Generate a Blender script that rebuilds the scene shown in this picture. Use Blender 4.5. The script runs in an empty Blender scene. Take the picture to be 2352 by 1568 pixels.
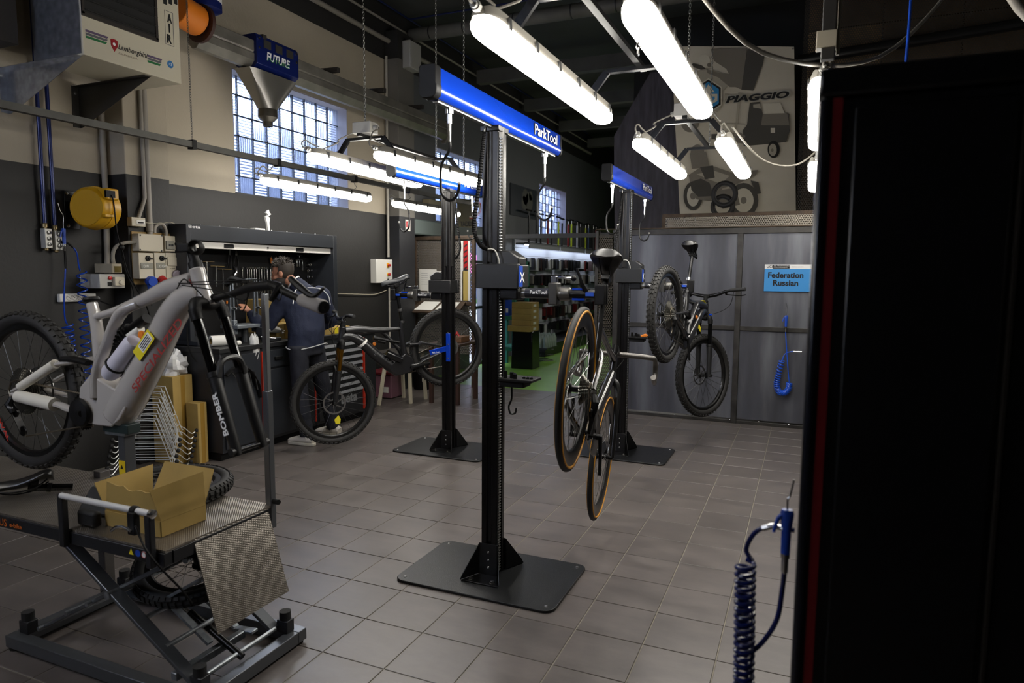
import bpy, math, random
from mathutils import Vector as V, Matrix
random.seed(7)
PI = math.pi
scn = bpy.context.scene
col = scn.collection

# ------------------------------------------------------------------ camera, world, exposure
YAW, PITCH, ROLL, CAMH = -0.406603, 0.100140, 0.0068516, 1.56636
def cam_axes():
    cy, sy, cp, sp = math.cos(YAW), math.sin(YAW), math.cos(PITCH), math.sin(PITCH)
    f = V((sy*cp, cy*cp, -sp)); r = V((cy, -sy, 0)); u = r.cross(f)
    cr, sr = math.cos(ROLL), math.sin(ROLL)
    return cr*r + sr*u, -sr*r + cr*u, f
CR, CU, CF = cam_axes()
CP = V((0, 0, CAMH))
cd = bpy.data.cameras.new('camera'); cam = bpy.data.objects.new('camera', cd); col.objects.link(cam)
cd.sensor_width = 36; cd.lens = 24.0; cd.clip_start = 0.05; cd.clip_end = 200
cd.dof.use_dof = True; cd.dof.focus_distance = 4.6; cd.dof.aperture_fstop = 3.4
cam.matrix_world = Matrix(((CR.x, CU.x, -CF.x, 0), (CR.y, CU.y, -CF.y, 0), (CR.z, CU.z, -CF.z, CAMH), (0, 0, 0, 1)))
scn.camera = cam
wd = bpy.data.worlds.new('sky'); scn.world = wd; wd.use_nodes = True
bgn = wd.node_tree.nodes['Background']; bgn.inputs[0].default_value = (0.66, 0.74, 0.95, 1); bgn.inputs[1].default_value = 11.0
scn.view_settings.view_transform = 'Standard'; scn.view_settings.look = 'None'
scn.view_settings.gamma = 1; scn.view_settings.use_curve_mapping = False
scn.view_settings.exposure = 0.0
LAMP = 30.0                                   # emission of the fluorescent diffusers

# a point of the place from a sight line of the photograph and one known plane
def ray(px, py): return CF + CR*((px-1176)/1568.0) - CU*((py-784)/1568.0)
def atx(px, py, X): d = ray(px, py); return CP + d*(X/d.x)
def aty(px, py, Y): d = ray(px, py); return CP + d*(Y/d.y)
def atz(px, py, Z=0.0): d = ray(px, py); return CP + d*((Z-CAMH)/d.z)
def atd(px, py, D): return CP + ray(px, py)*D

# ------------------------------------------------------------------ materials
def lin(c):
    c = c/255.0
    return c/12.92 if c <= 0.04045 else ((c+0.055)/1.055)**2.4
def rgb(h): return tuple(lin(int(h[i:i+2], 16)) for i in (0, 2, 4)) + (1,)
MATS = {}
def mat(name, h, rough=0.5, metal=0.0, var=None, bump=None, coat=0.0, emit=None, spec=0.5, stretch=None):
    if name in MATS: return MATS[name]
    m = bpy.data.materials.new(name); m.use_nodes = True; nt = m.node_tree; b = nt.nodes['Principled BSDF']
    c = rgb(h) if isinstance(h, str) else tuple(h) + (1,)
    b.inputs['Base Color'].default_value = c; b.inputs['Roughness'].default_value = rough; b.inputs['Metallic'].default_value = metal
    b.inputs['Specular IOR Level'].default_value = spec; b.inputs['Coat Weight'].default_value = coat; b.inputs['Coat Roughness'].default_value = 0.08
    if emit: b.inputs['Emission Color'].default_value = c; b.inputs['Emission Strength'].default_value = emit
    if var or bump:
        tc = nt.nodes.new('ShaderNodeNewGeometry'); src = tc.outputs['Position']
        if stretch:
            mp = nt.nodes.new('ShaderNodeMapping'); mp.inputs['Scale'].default_value = stretch
            nt.links.new(src, mp.inputs['Vector']); src = mp.outputs['Vector']
    if var:
        n = nt.nodes.new('ShaderNodeTexNoise'); n.inputs['Scale'].default_value = var[0]; n.inputs['Detail'].default_value = 5
        nt.links.new(src, n.inputs['Vector'])
        r = nt.nodes.new('ShaderNodeValToRGB'); k = var[1]
        r.color_ramp.elements[0].position = 0.3; r.color_ramp.elements[1].position = 0.7
        r.color_ramp.elements[0].color = tuple(x*(1-k) for x in c[:3]) + (1,)
        r.color_ramp.elements[1].color = tuple(min(1, x*(1+k)) for x in c[:3]) + (1,)
        nt.links.new(n.outputs['Fac'], r.inputs['Fac']); nt.links.new(r.outputs['Color'], b.inputs['Base Color'])
        q = nt.nodes.new('ShaderNodeMapRange'); q.inputs['To Min'].default_value = max(0.02, rough*(1-k*0.5)); q.inputs['To Max'].default_value = min(1, rough*(1+k*0.5))
        nt.links.new(n.outputs['Fac'], q.inputs['Value']); nt.links.new(q.outputs['Result'], b.inputs['Roughness'])
    if bump:
        n2 = nt.nodes.new('ShaderNodeTexNoise'); n2.inputs['Scale'].default_value = bump[0]; n2.inputs['Detail'].default_value = 3
        nt.links.new(src, n2.inputs['Vector'])
        bp = nt.nodes.new('ShaderNodeBump'); bp.inputs['Strength'].default_value = bump[1]; bp.inputs['Distance'].default_value = 0.004
        nt.links.new(n2.outputs['Fac'], bp.inputs['Height']); nt.links.new(bp.outputs['Normal'], b.inputs['Normal'])
    MATS[name] = m
    return m
BLACK = mat('black paint', '0e0e0f', 0.35)
SATIN = mat('black satin metal', '131314', 0.3, 0.35)
RUBBER = mat('rubber', '141415', 0.75, bump=(300, 0.3))
PLASTIC = mat('black plastic', '0c0c0d', 0.55, spec=0.25)
CHROME = mat('chrome', 'd0d0d0', 0.18, 1.0)
STEEL = mat('bright steel', 'a8a8a8', 0.3, 1.0)
ZINC = mat('zinc plate', '9aa0a5', 0.38, 0.9, var=(40, 0.3))
ALU = mat('aluminium', '9a9a98', 0.42, 0.8)
DGREY = mat('dark grey paint', '2b2d30', 0.4)
LGREY = mat('light grey plastic', 'a8a6a0', 0.5)
WHITE = mat('white paint', 'd8d6d0', 0.5)
PAPER = mat('paper', 'd8d6d0', 0.85)
CARD = mat('cardboard', '9c8248', 0.85, var=(6, 0.12))
CARDIN = mat('cardboard inside', '8f7640', 0.9, var=(6, 0.12))
BLUE = mat('blue anodised', '0f3fbe', 0.22, 0.25, coat=0.6)
BLUEP = mat('blue plastic', '1a44a8', 0.4)
HOSEB = mat('blue hose', '123a9c', 0.25)
RED = mat('red paint', 'b01818', 0.4)
YEL = mat('yellow print', 'd8c81c', 0.6)
ORANGE = mat('orange plastic', 'd8781a', 0.5)
INK = mat('black print', '101010', 0.7)
WINK = mat('white print', 'e4e4e4', 0.6)

# ------------------------------------------------------------------ mesh building
RM = {}
def reg(o, m): RM[o.name] = m
def tag(o, label=None, cat=None, group=None, kind=None):
    if label: o['label'] = label
    if cat: o['category'] = cat
    if group: o['group'] = group
    if kind: o['kind'] = kind
    return o
def thing(name, label, cat, loc=(0, 0, 0), rz=0.0, group=None):
    o = bpy.data.objects.new(name, None); col.objects.link(o); o.empty_display_size = 0.05
    o.location = loc; o.rotation_euler = (0, 0, rz)
    reg(o, Matrix.Translation(V(loc)) @ Matrix.Rotation(rz, 4, 'Z'))
    return tag(o, label, cat, group)
def copy_tree(o, parent=None):
    c = o.copy(); col.objects.link(c); c.parent = parent
    for ch in list(o.children):
        k = copy_tree(ch, c); k.matrix_parent_inverse = ch.matrix_parent_inverse.copy()
    return c
def basis(d, up=None):
    d = V(d).normalized()
    up = V(up) if up is not None else (V((0, 0, 1)) if abs(d.z) < 0.95 else V((1, 0, 0)))
    x = up.cross(d)
    if x.length < 1e-6: x = V((1, 0, 0)).cross(d)
    x.normalize(); y = d.cross(x).normalized()
    return x, y, d
def crom(pts, k=6, closed=False):
    pts = [V(p) for p in pts]; n = len(pts); out = []
    rng = range(n if closed else n-1)
    for i in rng:
        if closed: a, b, c, d = pts[(i-1) % n], pts[i], pts[(i+1) % n], pts[(i+2) % n]
        else: a, b, c, d = pts[max(0, i-1)], pts[i], pts[i+1], pts[min(n-1, i+2)]
        for j in range(k):
            t = j/k
            out.append(0.5*((2*b) + (c-a)*t + (2*a-5*b+4*c-d)*t*t + (3*b-3*c+d-a)*t**3))
    if not closed: out.append(pts[-1])
    return out
class MB:
    def __init__(s): s.v = []; s.f = []
    def add(s, vs, fs):
        o = len(s.v); s.v += [V(p) for p in vs]; s.f += [tuple(i+o for i in f) for f in fs]; return s
    def box(s, x0, x1, y0, y1, z0, z1):
        return s.add([(x0,y0,z0),(x1,y0,z0),(x1,y1,z0),(x0,y1,z0),(x0,y0,z1),(x1,y0,z1),(x1,y1,z1),(x0,y1,z1)],
                     [(0,3,2,1),(4,5,6,7),(0,1,5,4),(1,2,6,5),(2,3,7,6),(3,0,4,7)])
    def cbox(s, c, sx, sy, sz, ax=None):
        c = V(c)
        X, Y, Z = (V((1,0,0)), V((0,1,0)), V((0,0,1))) if ax is None else ax
        vs = [c + X*(i*sx/2) + Y*(j*sy/2) + Z*(k*sz/2) for k in (-1, 1) for i, j in ((-1,-1),(1,-1),(1,1),(-1,1))]
        return s.add(vs, [(0,3,2,1),(4,5,6,7),(0,1,5,4),(1,2,6,5),(2,3,7,6),(3,0,4,7)])
    def bar(s, a, b, w, h, up=None):
        a, b = V(a), V(b); x, y, d = basis(b-a, up)
        return s.cbox((a+b)/2, w, h, (b-a).length, (x, y, d))
    def loft(s, pts, rad, n=10, up=None, caps=True, rot=0.0):
        pts = [V(p) for p in pts]; m = len(pts); rings = []
        if not isinstance(rad, (list, tuple)): rad = [rad]*m
        elif len(rad) != m:
            rr = []
            for i in range(m):
                t = i/(m-1)*(len(rad)-1); k = min(int(t), len(rad)-2); f = t-k; A, B = rad[k], rad[k+1]
                if isinstance(A, tuple): rr.append((A[0]+(B[0]-A[0])*f, A[1]+(B[1]-A[1])*f))
                else: rr.append(A+(B-A)*f)
            rad = rr
        px = None
        for i in range(m):
            d = (pts[min(i+1, m-1)]-pts[max(i-1, 0)])
            if d.length < 1e-9: d = V((0,0,1))
            d.normalize()
            if px is None or up is not None: x, y, _ = basis(d, up)
            else:
                x = px - d*px.dot(d)
                if x.length < 1e-6: x, y, _ = basis(d)
                x.normalize(); y = d.cross(x)
            px = x
            ra, rb = rad[i] if isinstance(rad[i], tuple) else (rad[i], rad[i])
            rings.append([pts[i] + x*(ra*math.cos(2*PI*k/n+rot)) + y*(rb*math.sin(2*PI*k/n+rot)) for k in range(n)])
        vs = [p for r in rings for p in r]
        fs = [(i*n+k, i*n+(k+1) % n, (i+1)*n+(k+1) % n, (i+1)*n+k) for i in range(m-1) for k in range(n)]
        if caps: fs += [tuple(range(n-1, -1, -1)), tuple((m-1)*n+k for k in range(n))]
        return s.add(vs, fs)
    def tube(s, pts, r, n=8, k=0, **kw):
        return s.loft(crom(pts, k) if k else pts, r, n, **kw)
    def cyl(s, a, b, r, r2=None, n=14):
        return s.loft([a, b], [r, r if r2 is None else r2], n)
    def lathe(s, c, axis, prof, n=20, closed=False):
        c = V(c); x, y, d = basis(axis); m = len(prof)
        vs = [c + d*h + (x*math.cos(2*PI*k/n) + y*math.sin(2*PI*k/n))*r for r, h in prof for k in range(n)]
        fs = [(i*n+k, i*n+(k+1) % n, (i+1)*n+(k+1) % n, (i+1)*n+k) for i in range(m-1) for k in range(n)]
        if closed: fs += [((m-1)*n+k, (m-1)*n+(k+1) % n, (k+1) % n, k) for k in range(n)]
        else:
            if prof[0][0] > 1e-5: fs.append(tuple(range(n-1, -1, -1)))
            if prof[-1][0] > 1e-5: fs.append(tuple((m-1)*n+k for k in range(n)))
        return s.add(vs, fs)
    def torus(s, c, axis, R, r, n=24, m=8, a0=0.0, a1=2*PI, ref=None):
        x, y, d = basis(axis, ref); c = V(c); full = abs(a1-a0-2*PI) < 1e-6
        cnt = n if full else n+1
        pts = [c + (x*math.cos(a0+(a1-a0)*i/n) + y*math.sin(a0+(a1-a0)*i/n))*R for i in range(cnt)]
        ra, rb = r if isinstance(r, tuple) else (r, r)
        vs = []
        for p in pts:
            o = (p-c).normalized()
            vs += [p + o*(ra*math.cos(2*PI*k/m)) + d*(rb*math.sin(2*PI*k/m)) for k in range(m)]
        fs = [(i*m+k, i*m+(k+1) % m, ((i+1) % cnt)*m+(k+1) % m, ((i+1) % cnt)*m+k) for i in range(n) for k in range(m)]
        if not full: fs += [tuple(range(m-1, -1, -1)), tuple(n*m+k for k in range(m))]
        return s.add(vs, fs)
    def prism(s, poly, o, ex, ey, th):
        o, ex, ey = V(o), V(ex), V(ey); ez = ex.cross(ey).normalized(); n = len(poly)
        vs = [o + ex*p[0] + ey*p[1] for p in poly] + [o + ex*p[0] + ey*p[1] + ez*th for p in poly]
        return s.add(vs, [tuple(range(n-1, -1, -1)), tuple(range(n, 2*n))] + [(i, (i+1) % n, n+(i+1) % n, n+i) for i in range(n)])
    def ball(s, c, r, n=12, m=8, sc=(1, 1, 1)):
        c = V(c); vs = [c + V((0, 0, -r*sc[2]))]
        for i in range(1, m):
            a = PI*i/m - PI/2
            vs += [c + V((r*math.cos(a)*math.cos(2*PI*k/n)*sc[0], r*math.cos(a)*math.sin(2*PI*k/n)*sc[1], r*math.sin(a)*sc[2])) for k in range(n)]
        vs.append(c + V((0, 0, r*sc[2]))); L = len(vs)-1
        fs = [(0, 1+(k+1) % n, 1+k) for k in range(n)]
        for i in range(m-2):
            fs += [(1+i*n+k, 1+i*n+(k+1) % n, 1+(i+1)*n+(k+1) % n, 1+(i+1)*n+k) for k in range(n)]
        fs += [(L, 1+(m-2)*n+k, 1+(m-2)*n+(k+1) % n) for k in range(n)]
        return s.add(vs, fs)
    def build(s, name, m, parent=None, label=None, cat=None, group=None, kind=None, bevel=0.0, angle=38, seg=2):
        me = bpy.data.meshes.new(name)
        inv = RM[parent.name].inverted() if parent is not None else None
        vs = [(inv @ p) if inv is not None else p for p in s.v]
        me.from_pydata([tuple(p) for p in vs], [], s.f); me.materials.append(m)
        import bmesh
        b = bmesh.new(); b.from_mesh(me); bmesh.ops.recalc_face_normals(b, faces=b.faces); b.to_mesh(me); b.free()
        for p in me.polygons: p.use_smooth = True
        me.set_sharp_from_angle(angle=math.radians(angle))
        o = bpy.data.objects.new(name, me); col.objects.link(o)
        if parent is not None: o.parent = parent; reg(o, RM[parent.name])
        else: reg(o, Matrix.Identity(4))
        if bevel:
            md = o.modifiers.new('bevel', 'BEVEL'); md.width = bevel; md.segments = seg; md.limit_method = 'ANGLE'; md.angle_limit = math.radians(40)
        return tag(o, label, cat, group, kind)
def text(body, m, parent, o, ex, ey, w=None, h=None, th=0.0008, name='lettering', bold=0.0, shear=0.0, center=False, space=1.0):
    cu = bpy.data.curves.new('t', 'FONT'); cu.body = body; cu.size = 1; cu.resolution_u = 3; cu.offset = bold; cu.shear = shear; cu.space_character = space
    if center: cu.align_x = 'CENTER'
    ob = bpy.data.objects.new('t', cu); col.objects.link(ob)
    bpy.context.view_layer.update()
    me = bpy.data.meshes.new_from_object(ob.evaluated_get(bpy.context.evaluated_depsgraph_get()))
    bpy.data.objects.remove(ob); bpy.data.curves.remove(cu)
    if not me.vertices: return None
    xs = [v.co.x for v in me.vertices]; ys = [v.co.y for v in me.vertices]
    x0, x1, y0, y1 = min(xs), max(xs), min(ys), max(ys)
    sx = w/(x1-x0) if w else None; sy = h/(y1-y0) if h else None
    sx = sx or sy; sy = sy or sx
    o, ex, ey = V(o), V(ex).normalized(), V(ey).normalized(); ez = ex.cross(ey)
    vs = [o + ex*((v.co.x-x0)*sx) + ey*((v.co.y-y0)*sy) + ez*th for v in me.vertices]
    b = MB().add(vs, [tuple(p.vertices) for p in me.polygons])
    bpy.data.meshes.remove(me)
    return b.build(name, m, parent)

# ------------------------------------------------------------------ the setting
def zone_wall(name, bands, bump=0.25):
    """painted plaster: bands = [(test node input, limit, colour hex)] laid over the first colour; limits are where the paint changes"""
    m = bpy.data.materials.new(name); m.use_nodes = True; nt = m.node_tree; b = nt.nodes['Principled BSDF']
    g = nt.nodes.new('ShaderNodeNewGeometry'); sp = nt.nodes.new('ShaderNodeSeparateXYZ'); nt.links.new(g.outputs['Position'], sp.inputs[0])
    cur = None
    for axis, lim, sign, h in bands:
        c = rgb(h)
        if cur is None:
            r = nt.nodes.new('ShaderNodeRGB'); r.outputs[0].default_value = c; cur = r.outputs[0]; continue
        t = nt.nodes.new('ShaderNodeMath'); t.operation = 'GREATER_THAN' if sign > 0 else 'LESS_THAN'
        nt.links.new(sp.outputs[axis], t.inputs[0]); t.inputs[1].default_value = lim
        mx = nt.nodes.new('ShaderNodeMix'); mx.data_type = 'RGBA'; nt.links.new(t.outputs[0], mx.inputs['Factor'])
        nt.links.new(cur, mx.inputs['A']); mx.inputs['B'].default_value = c; cur = mx.outputs['Result']
    n = nt.nodes.new('ShaderNodeTexNoise'); n.inputs['Scale'].default_value = 1.6; n.inputs['Detail'].default_value = 6
    nt.links.new(g.outputs['Position'], n.inputs['Vector'])
    mr = nt.nodes.new('ShaderNodeMapRange'); mr.inputs['To Min'].default_value = 0.85; mr.inputs['To Max'].default_value = 1.12; nt.links.new(n.outputs['Fac'], mr.inputs['Value'])
    mu = nt.nodes.new('ShaderNodeVectorMath'); mu.operation = 'SCALE'; nt.links.new(cur, mu.inputs[0]); nt.links.new(mr.outputs['Result'], mu.inputs['Scale'])
    nt.links.new(mu.outputs[0], b.inputs['Base Color']); b.inputs['Roughness'].default_value = 0.6
    n2 = nt.nodes.new('ShaderNodeTexNoise'); n2.inputs['Scale'].default_value = 45; n2.inputs['Detail'].default_value = 4
    nt.links.new(g.outputs['Position'], n2.inputs['Vector'])
    bp = nt.nodes.new('ShaderNodeBump'); bp.inputs['Strength'].default_value = bump; bp.inputs['Distance'].default_value = 0.006
    nt.links.new(n2.outputs['Fac'], bp.inputs['Height']); nt.links.new(bp.outputs['Normal'], b.inputs['Normal'])
    return m
PLASTER = zone_wall('painted plaster', [('Z', 0, 1, 'a89e8c'), ('Z', 2.312, -1, '1f1e1d'), ('Y', 7.66, 1, '5c5e61'), ('Z', 4.27, 1, '262524')])
PILPLASTER = zone_wall('pilaster plaster', [('Z', 0, 1, 'a89e8c'), ('Z', 2.312, -1, '1b1a19'), ('Z', 4.27, 1, '262524')])
DARKWALL = mat('dark grey wall', '2b2b2c', 0.7, var=(1.5, 0.15))
DARKCEIL = mat('dark ceiling paint', '3c3d3a', 0.75, var=(1.2, 0.2))

# floor: grout bed and single tiles
fl = MB().box(-5.4, 2.6, -1.6, 8.45, -0.2, -0.003).build('floor', mat('grout', '7d786c', 0.85, var=(8, 0.2)), kind='structure')
fl['label'] = 'grey stone-look tiled workshop floor'
def tile_mat():
    m = bpy.data.materials.new('grey floor tile'); m.use_nodes = True; nt = m.node_tree; b = nt.nodes['Principled BSDF']
    g = nt.nodes.new('ShaderNodeNewGeometry'); oi = nt.nodes.new('ShaderNodeObjectInfo')
    n = nt.nodes.new('ShaderNodeTexNoise'); n.inputs['Scale'].default_value = 5.0; n.inputs['Detail'].default_value = 8; n.inputs['Roughness'].default_value = 0.65
    mp = nt.nodes.new('ShaderNodeMapping'); mp.inputs['Scale'].default_value = (0.7, 1.6, 1)
    nt.links.new(g.outputs['Position'], mp.inputs[0]); nt.links.new(mp.outputs[0], n.inputs['Vector'])
    r = nt.nodes.new('ShaderNodeValToRGB'); r.color_ramp.elements[0].position = 0.25; r.color_ramp.elements[1].position = 0.75
    r.color_ramp.elements[0].color = rgb('4a4543'); r.color_ramp.elements[1].color = rgb('655e5b')
    nt.links.new(n.outputs['Fac'], r.inputs['Fac'])
    mr = nt.nodes.new('ShaderNodeMapRange'); mr.inputs['To Min'].default_value = 0.9; mr.inputs['To Max'].default_value = 1.1; nt.links.new(oi.outputs['Random'], mr.inputs['Value'])
    mu = nt.nodes.new('ShaderNodeVectorMath'); mu.operation = 'SCALE'; nt.links.new(r.outputs['Color'], mu.inputs[0]); nt.links.new(mr.outputs['Result'], mu.inputs['Scale'])
    nt.links.new(mu.outputs[0], b.inputs['Base Color'])
    q = nt.nodes.new('ShaderNodeMapRange'); q.inputs['To Min'].default_value = 0.27; q.inputs['To Max'].default_value = 0.47; nt.links.new(n.outputs['Fac'], q.inputs['Value']); nt.links.new(q.outputs['Result'], b.inputs['Roughness'])
    bp = nt.nodes.new('ShaderNodeBump'); bp.inputs['Strength'].default_value = 0.08; bp.inputs['Distance'].default_value = 0.003
    nt.links.new(n.outputs['Fac'], bp.inputs['Height']); nt.links.new(bp.outputs['Normal'], b.inputs['Normal'])
    return m
TILE = tile_mat()
TS, GX, GY = 0.30, -2.07271, 2.45762
def tile_geo(b, x, y):
    h, c = TS/2-0.0025, 0.0015
    b.add([(x+i*h, y+j*h, -0.003) for i, j in ((-1,-1),(1,-1),(1,1),(-1,1))] + [(x+i*h, y+j*h, -c) for i, j in ((-1,-1),(1,-1),(1,1),(-1,1))] + [(x+i*(h-c), y+j*(h-c), 0) for i, j in ((-1,-1),(1,-1),(1,1),(-1,1))],
          [(0,1,5,4),(1,2,6,5),(2,3,7,6),(3,0,4,7),(4,5,9,8),(5,6,10,9),(6,7,11,10),(7,4,8,11),(8,9,10,11)])
cells = []
for i in range(-11, 16):
    for j in range(-13, 20):
        x, y = GX+(i+0.5)*TS, GY+(j+0.5)*TS
        if x < -5.0 or x > 2.5 or y < -1.45 or y > 8.4: continue
        d = V((x, y, 0))-CP; zc = d.dot(CF)
        if zc > 0.3: px, py = 1176+1568*d.dot(CR)/zc, 784-1568*d.dot(CU)/zc
        else: px, py = -9999, -9999
        vis = -60 < px < 1845 and py < 1650 and zc > 0.3
        cells.append((0 if vis else 1, d.length, x, y))
cells.sort()
tb = MB(); tile_geo(tb, 0, 0); t0 = tb.build('tile', TILE, fl)
rest = MB()
for k, (vis, d, x, y) in enumerate(cells):
    if k < 300:
        o = t0 if k == 0 else t0.copy()
        if k: col.objects.link(o); o.parent = fl
        o.location = (x, y, 0)
    else: tile_geo(rest, x, y)
rest.build('tile_field', TILE, fl, kind='stuff')
MB().box(-5.4, 2.6, 8.45, 19.2, -0.2, 0.0).build('floor_shop', mat('green shop floor', '6f9a3c', 0.35, var=(3, 0.12)), kind='structure')

def wall_cells(b, us, vs, holes, put):
    for i in range(len(us)-1):
        for j in range(len(vs)-1):
            u, v = (us[i]+us[i+1])/2, (vs[j]+vs[j+1])/2
            if not any(h[0] < u < h[1] and h[2] < v < h[3] for h in holes): put(us[i], us[i+1], vs[j], vs[j+1])
WINS = [(5.08, 6.86, 2.312, 3.483), (8.95, 10.75, 2.32, 3.40), (13.18, 14.88, 2.36, 3.385)]
DOOR = (10.05, 10.85, 0.0, 2.12)
b = MB(); us = sorted({-1.6, 19.2} | {u for h in WINS for u in h[:2]} | set(DOOR[:2])); vz = sorted({-0.2, 5.1} | {v for h in WINS for v in h[2:]} | {0.0, 2.12})
wall_cells(b, us, vz, WINS+[DOOR], lambda a, c, d, e: b.box(-5.36, -5.1, a, c, d, e))
b.build('wall_left', PLASTER, kind='structure', angle=20)
for k, (ya, yb) in enumerate(((3.77, 4.17), (7.66, 8.04))):
    MB().box(-5.1, -4.9, ya, yb, 0, 4.62).build('trim_%d' % (k+1), PILPLASTER if k == 0 else zone_wall('second pilaster plaster', [('Z', 0, 1, '6d6a64'), ('Z', 2.29, -1, '1d1e22'), ('Z', 4.27, 1, '262524')]), kind='structure', bevel=0.006)
MB().box(2.45, 2.6, -1.6, 19.2, -0.2, 5.1).build('wall_right', DARKWALL, kind='structure')
b = MB(); BW = (-4.7, -2.7, 2.3, 3.7)
wall_cells(b, [-5.36, BW[0], BW[1], 2.6], [-0.2, BW[2], BW[3], 5.1], [BW], lambda a, c, d, e: b.box(a, c, -1.75, -1.6, d, e))
b.build('wall_behind', DARKWALL, kind='structure')
MB().box(-5.36, 2.6, 19.2, 19.35, -0.2, 5.1).build('wall_far', DARKWALL, kind='structure')
ce = MB().box(-5.36, 2.6, -1.75, 19.35, 4.95, 5.1).build('ceiling', DARKCEIL, kind='structure')
for k, y in enumerate((8.15, 10.2, 12.2, 14.15, 16.2)):
    b = MB().cyl((-5.01, y, 4.70), (2.44, y, 4.70), 0.085, n=16)
    if k: b = MB().bar((-5.01, y, 4.68), (2.44, y, 4.68), 0.14, 0.2)
    bo = b.build('ceiling_beam', mat('beam paint', '5a5852', 0.6, var=(3, 0.2)), ce)
    if k == 0:
        for x in (-4.7, -4.2, -3.5, -2.75, -2.2, -1.2):
            MB().lathe((x, y, 4.70), (1, 0, 0), [(0.088, -0.008), (0.09, 0), (0.088, 0.008)], 16).build('pipe_band', BLACK, bo)
# wall-mounted beam ledge under the ceiling along the left wall, carrying conduits
def conduit(name, pts, r, m, label, cat='pipe', group=None, k=0):
    o = MB().tube(pts, r, 10, k).build(name, m)
    return tag(o, label, cat, group)
GREYPIPE = mat('grey conduit', '8f8980', 0.5)
conduit('conduit', [(-5.04, 4.5, 4.49), (-5.04, 16.5, 4.49)], 0.03, GREYPIPE, 'thick grey conduit running along the dark band high on the left wall')
conduit('conduit', [(-5.05, 5.5, 4.72), (-5.05, 16.5, 4.72)], 0.016, GREYPIPE, 'thin grey conduit above the thick one, just below the ceiling')
NAVYP = mat('navy pipe', '0c1a4a', 0.5)
conduit('air_pipe', [(-4.95, 6.0, 4.86), (-4.95, 16, 4.86)], 0.012, NAVYP, 'thin blue air pipe along the ceiling edge over the left wall')
conduit('air_pipe', [(-4.95, 8.02, 4.86), (2.4, 8.02, 4.86)], 0.012, NAVYP, 'thin blue air pipe crossing the ceiling beside the first round beam')
jc = atx(947, 130, -4.83)
t = thing('junction_box', 'large pale junction box high on the left wall where the conduits meet', 'junction box', (-4.83, jc.y, jc.z-0.17))
MB().box(-4.898, -4.785, jc.y-0.13, jc.y+0.13, jc.z-0.17, jc.z+0.17).build('body', LGREY, t, bevel=0.006)
MB().box(-4.785, -4.77, jc.y-0.12, jc.y+0.12, jc.z-0.16, jc.z+0.16).build('lid', LGREY, t, bevel=0.004)

# ---- glass block windows
def block_mat(name, vert):
    m = bpy.data.materials.new(name); m.use_nodes = True; nt = m.node_tree
    for n in list(nt.nodes): nt.nodes.remove(n)
    out = nt.nodes.new('ShaderNodeOutputMaterial'); g = nt.nodes.new('ShaderNodeNewGeometry')
    w = nt.nodes.new('ShaderNodeTexWave'); w.wave_type = 'BANDS'; w.bands_direction = 'Y' if vert else 'Z'; w.inputs['Scale'].default_value = 11.0
    nt.links.new(g.outputs['Position'], w.inputs['Vector'])
    bp = nt.nodes.new('ShaderNodeBump'); bp.inputs['Strength'].default_value = 0.9; bp.inputs['Distance'].default_value = 0.006; nt.links.new(w.outputs['Fac'], bp.inputs['Height'])
    rf = nt.nodes.new('ShaderNodeBsdfRefraction'); rf.inputs['Roughness'].default_value = 0.2; rf.inputs['IOR'].default_value = 1.22; rf.inputs['Color'].default_value = (0.80, 0.86, 0.95, 1)
    tl = nt.nodes.new('ShaderNodeBsdfTranslucent'); tl.inputs['Color'].default_value = (0.6, 0.66, 0.78, 1)
    gl = nt.nodes.new('ShaderNodeBsdfGlossy'); gl.inputs['Roughness'].default_value = 0.12
    m1 = nt.nodes.new('ShaderNodeMixShader'); m1.inputs[0].default_value = 0.1; nt.links.new(rf.outputs[0], m1.inputs[1]); nt.links.new(tl.outputs[0], m1.inputs[2])
    m2 = nt.nodes.new('ShaderNodeMixShader'); m2.inputs[0].default_value = 0.05; nt.links.new(m1.outputs[0], m2.inputs[1]); nt.links.new(gl.outputs[0], m2.inputs[2])
    for s in (rf, tl, gl): nt.links.new(bp.outputs['Normal'], s.inputs['Normal'])
    nt.links.new(m2.outputs[0], out.inputs['Surface'])
    return m
BLKH, BLKV = block_mat('glass block ribbed across', False), block_mat('glass block ribbed upright', True)
JOINT = mat('dark window joint', '1c1e22', 0.6)
REVEAL = mat('window reveal paint', '9d9aa0', 0.7)
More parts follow.
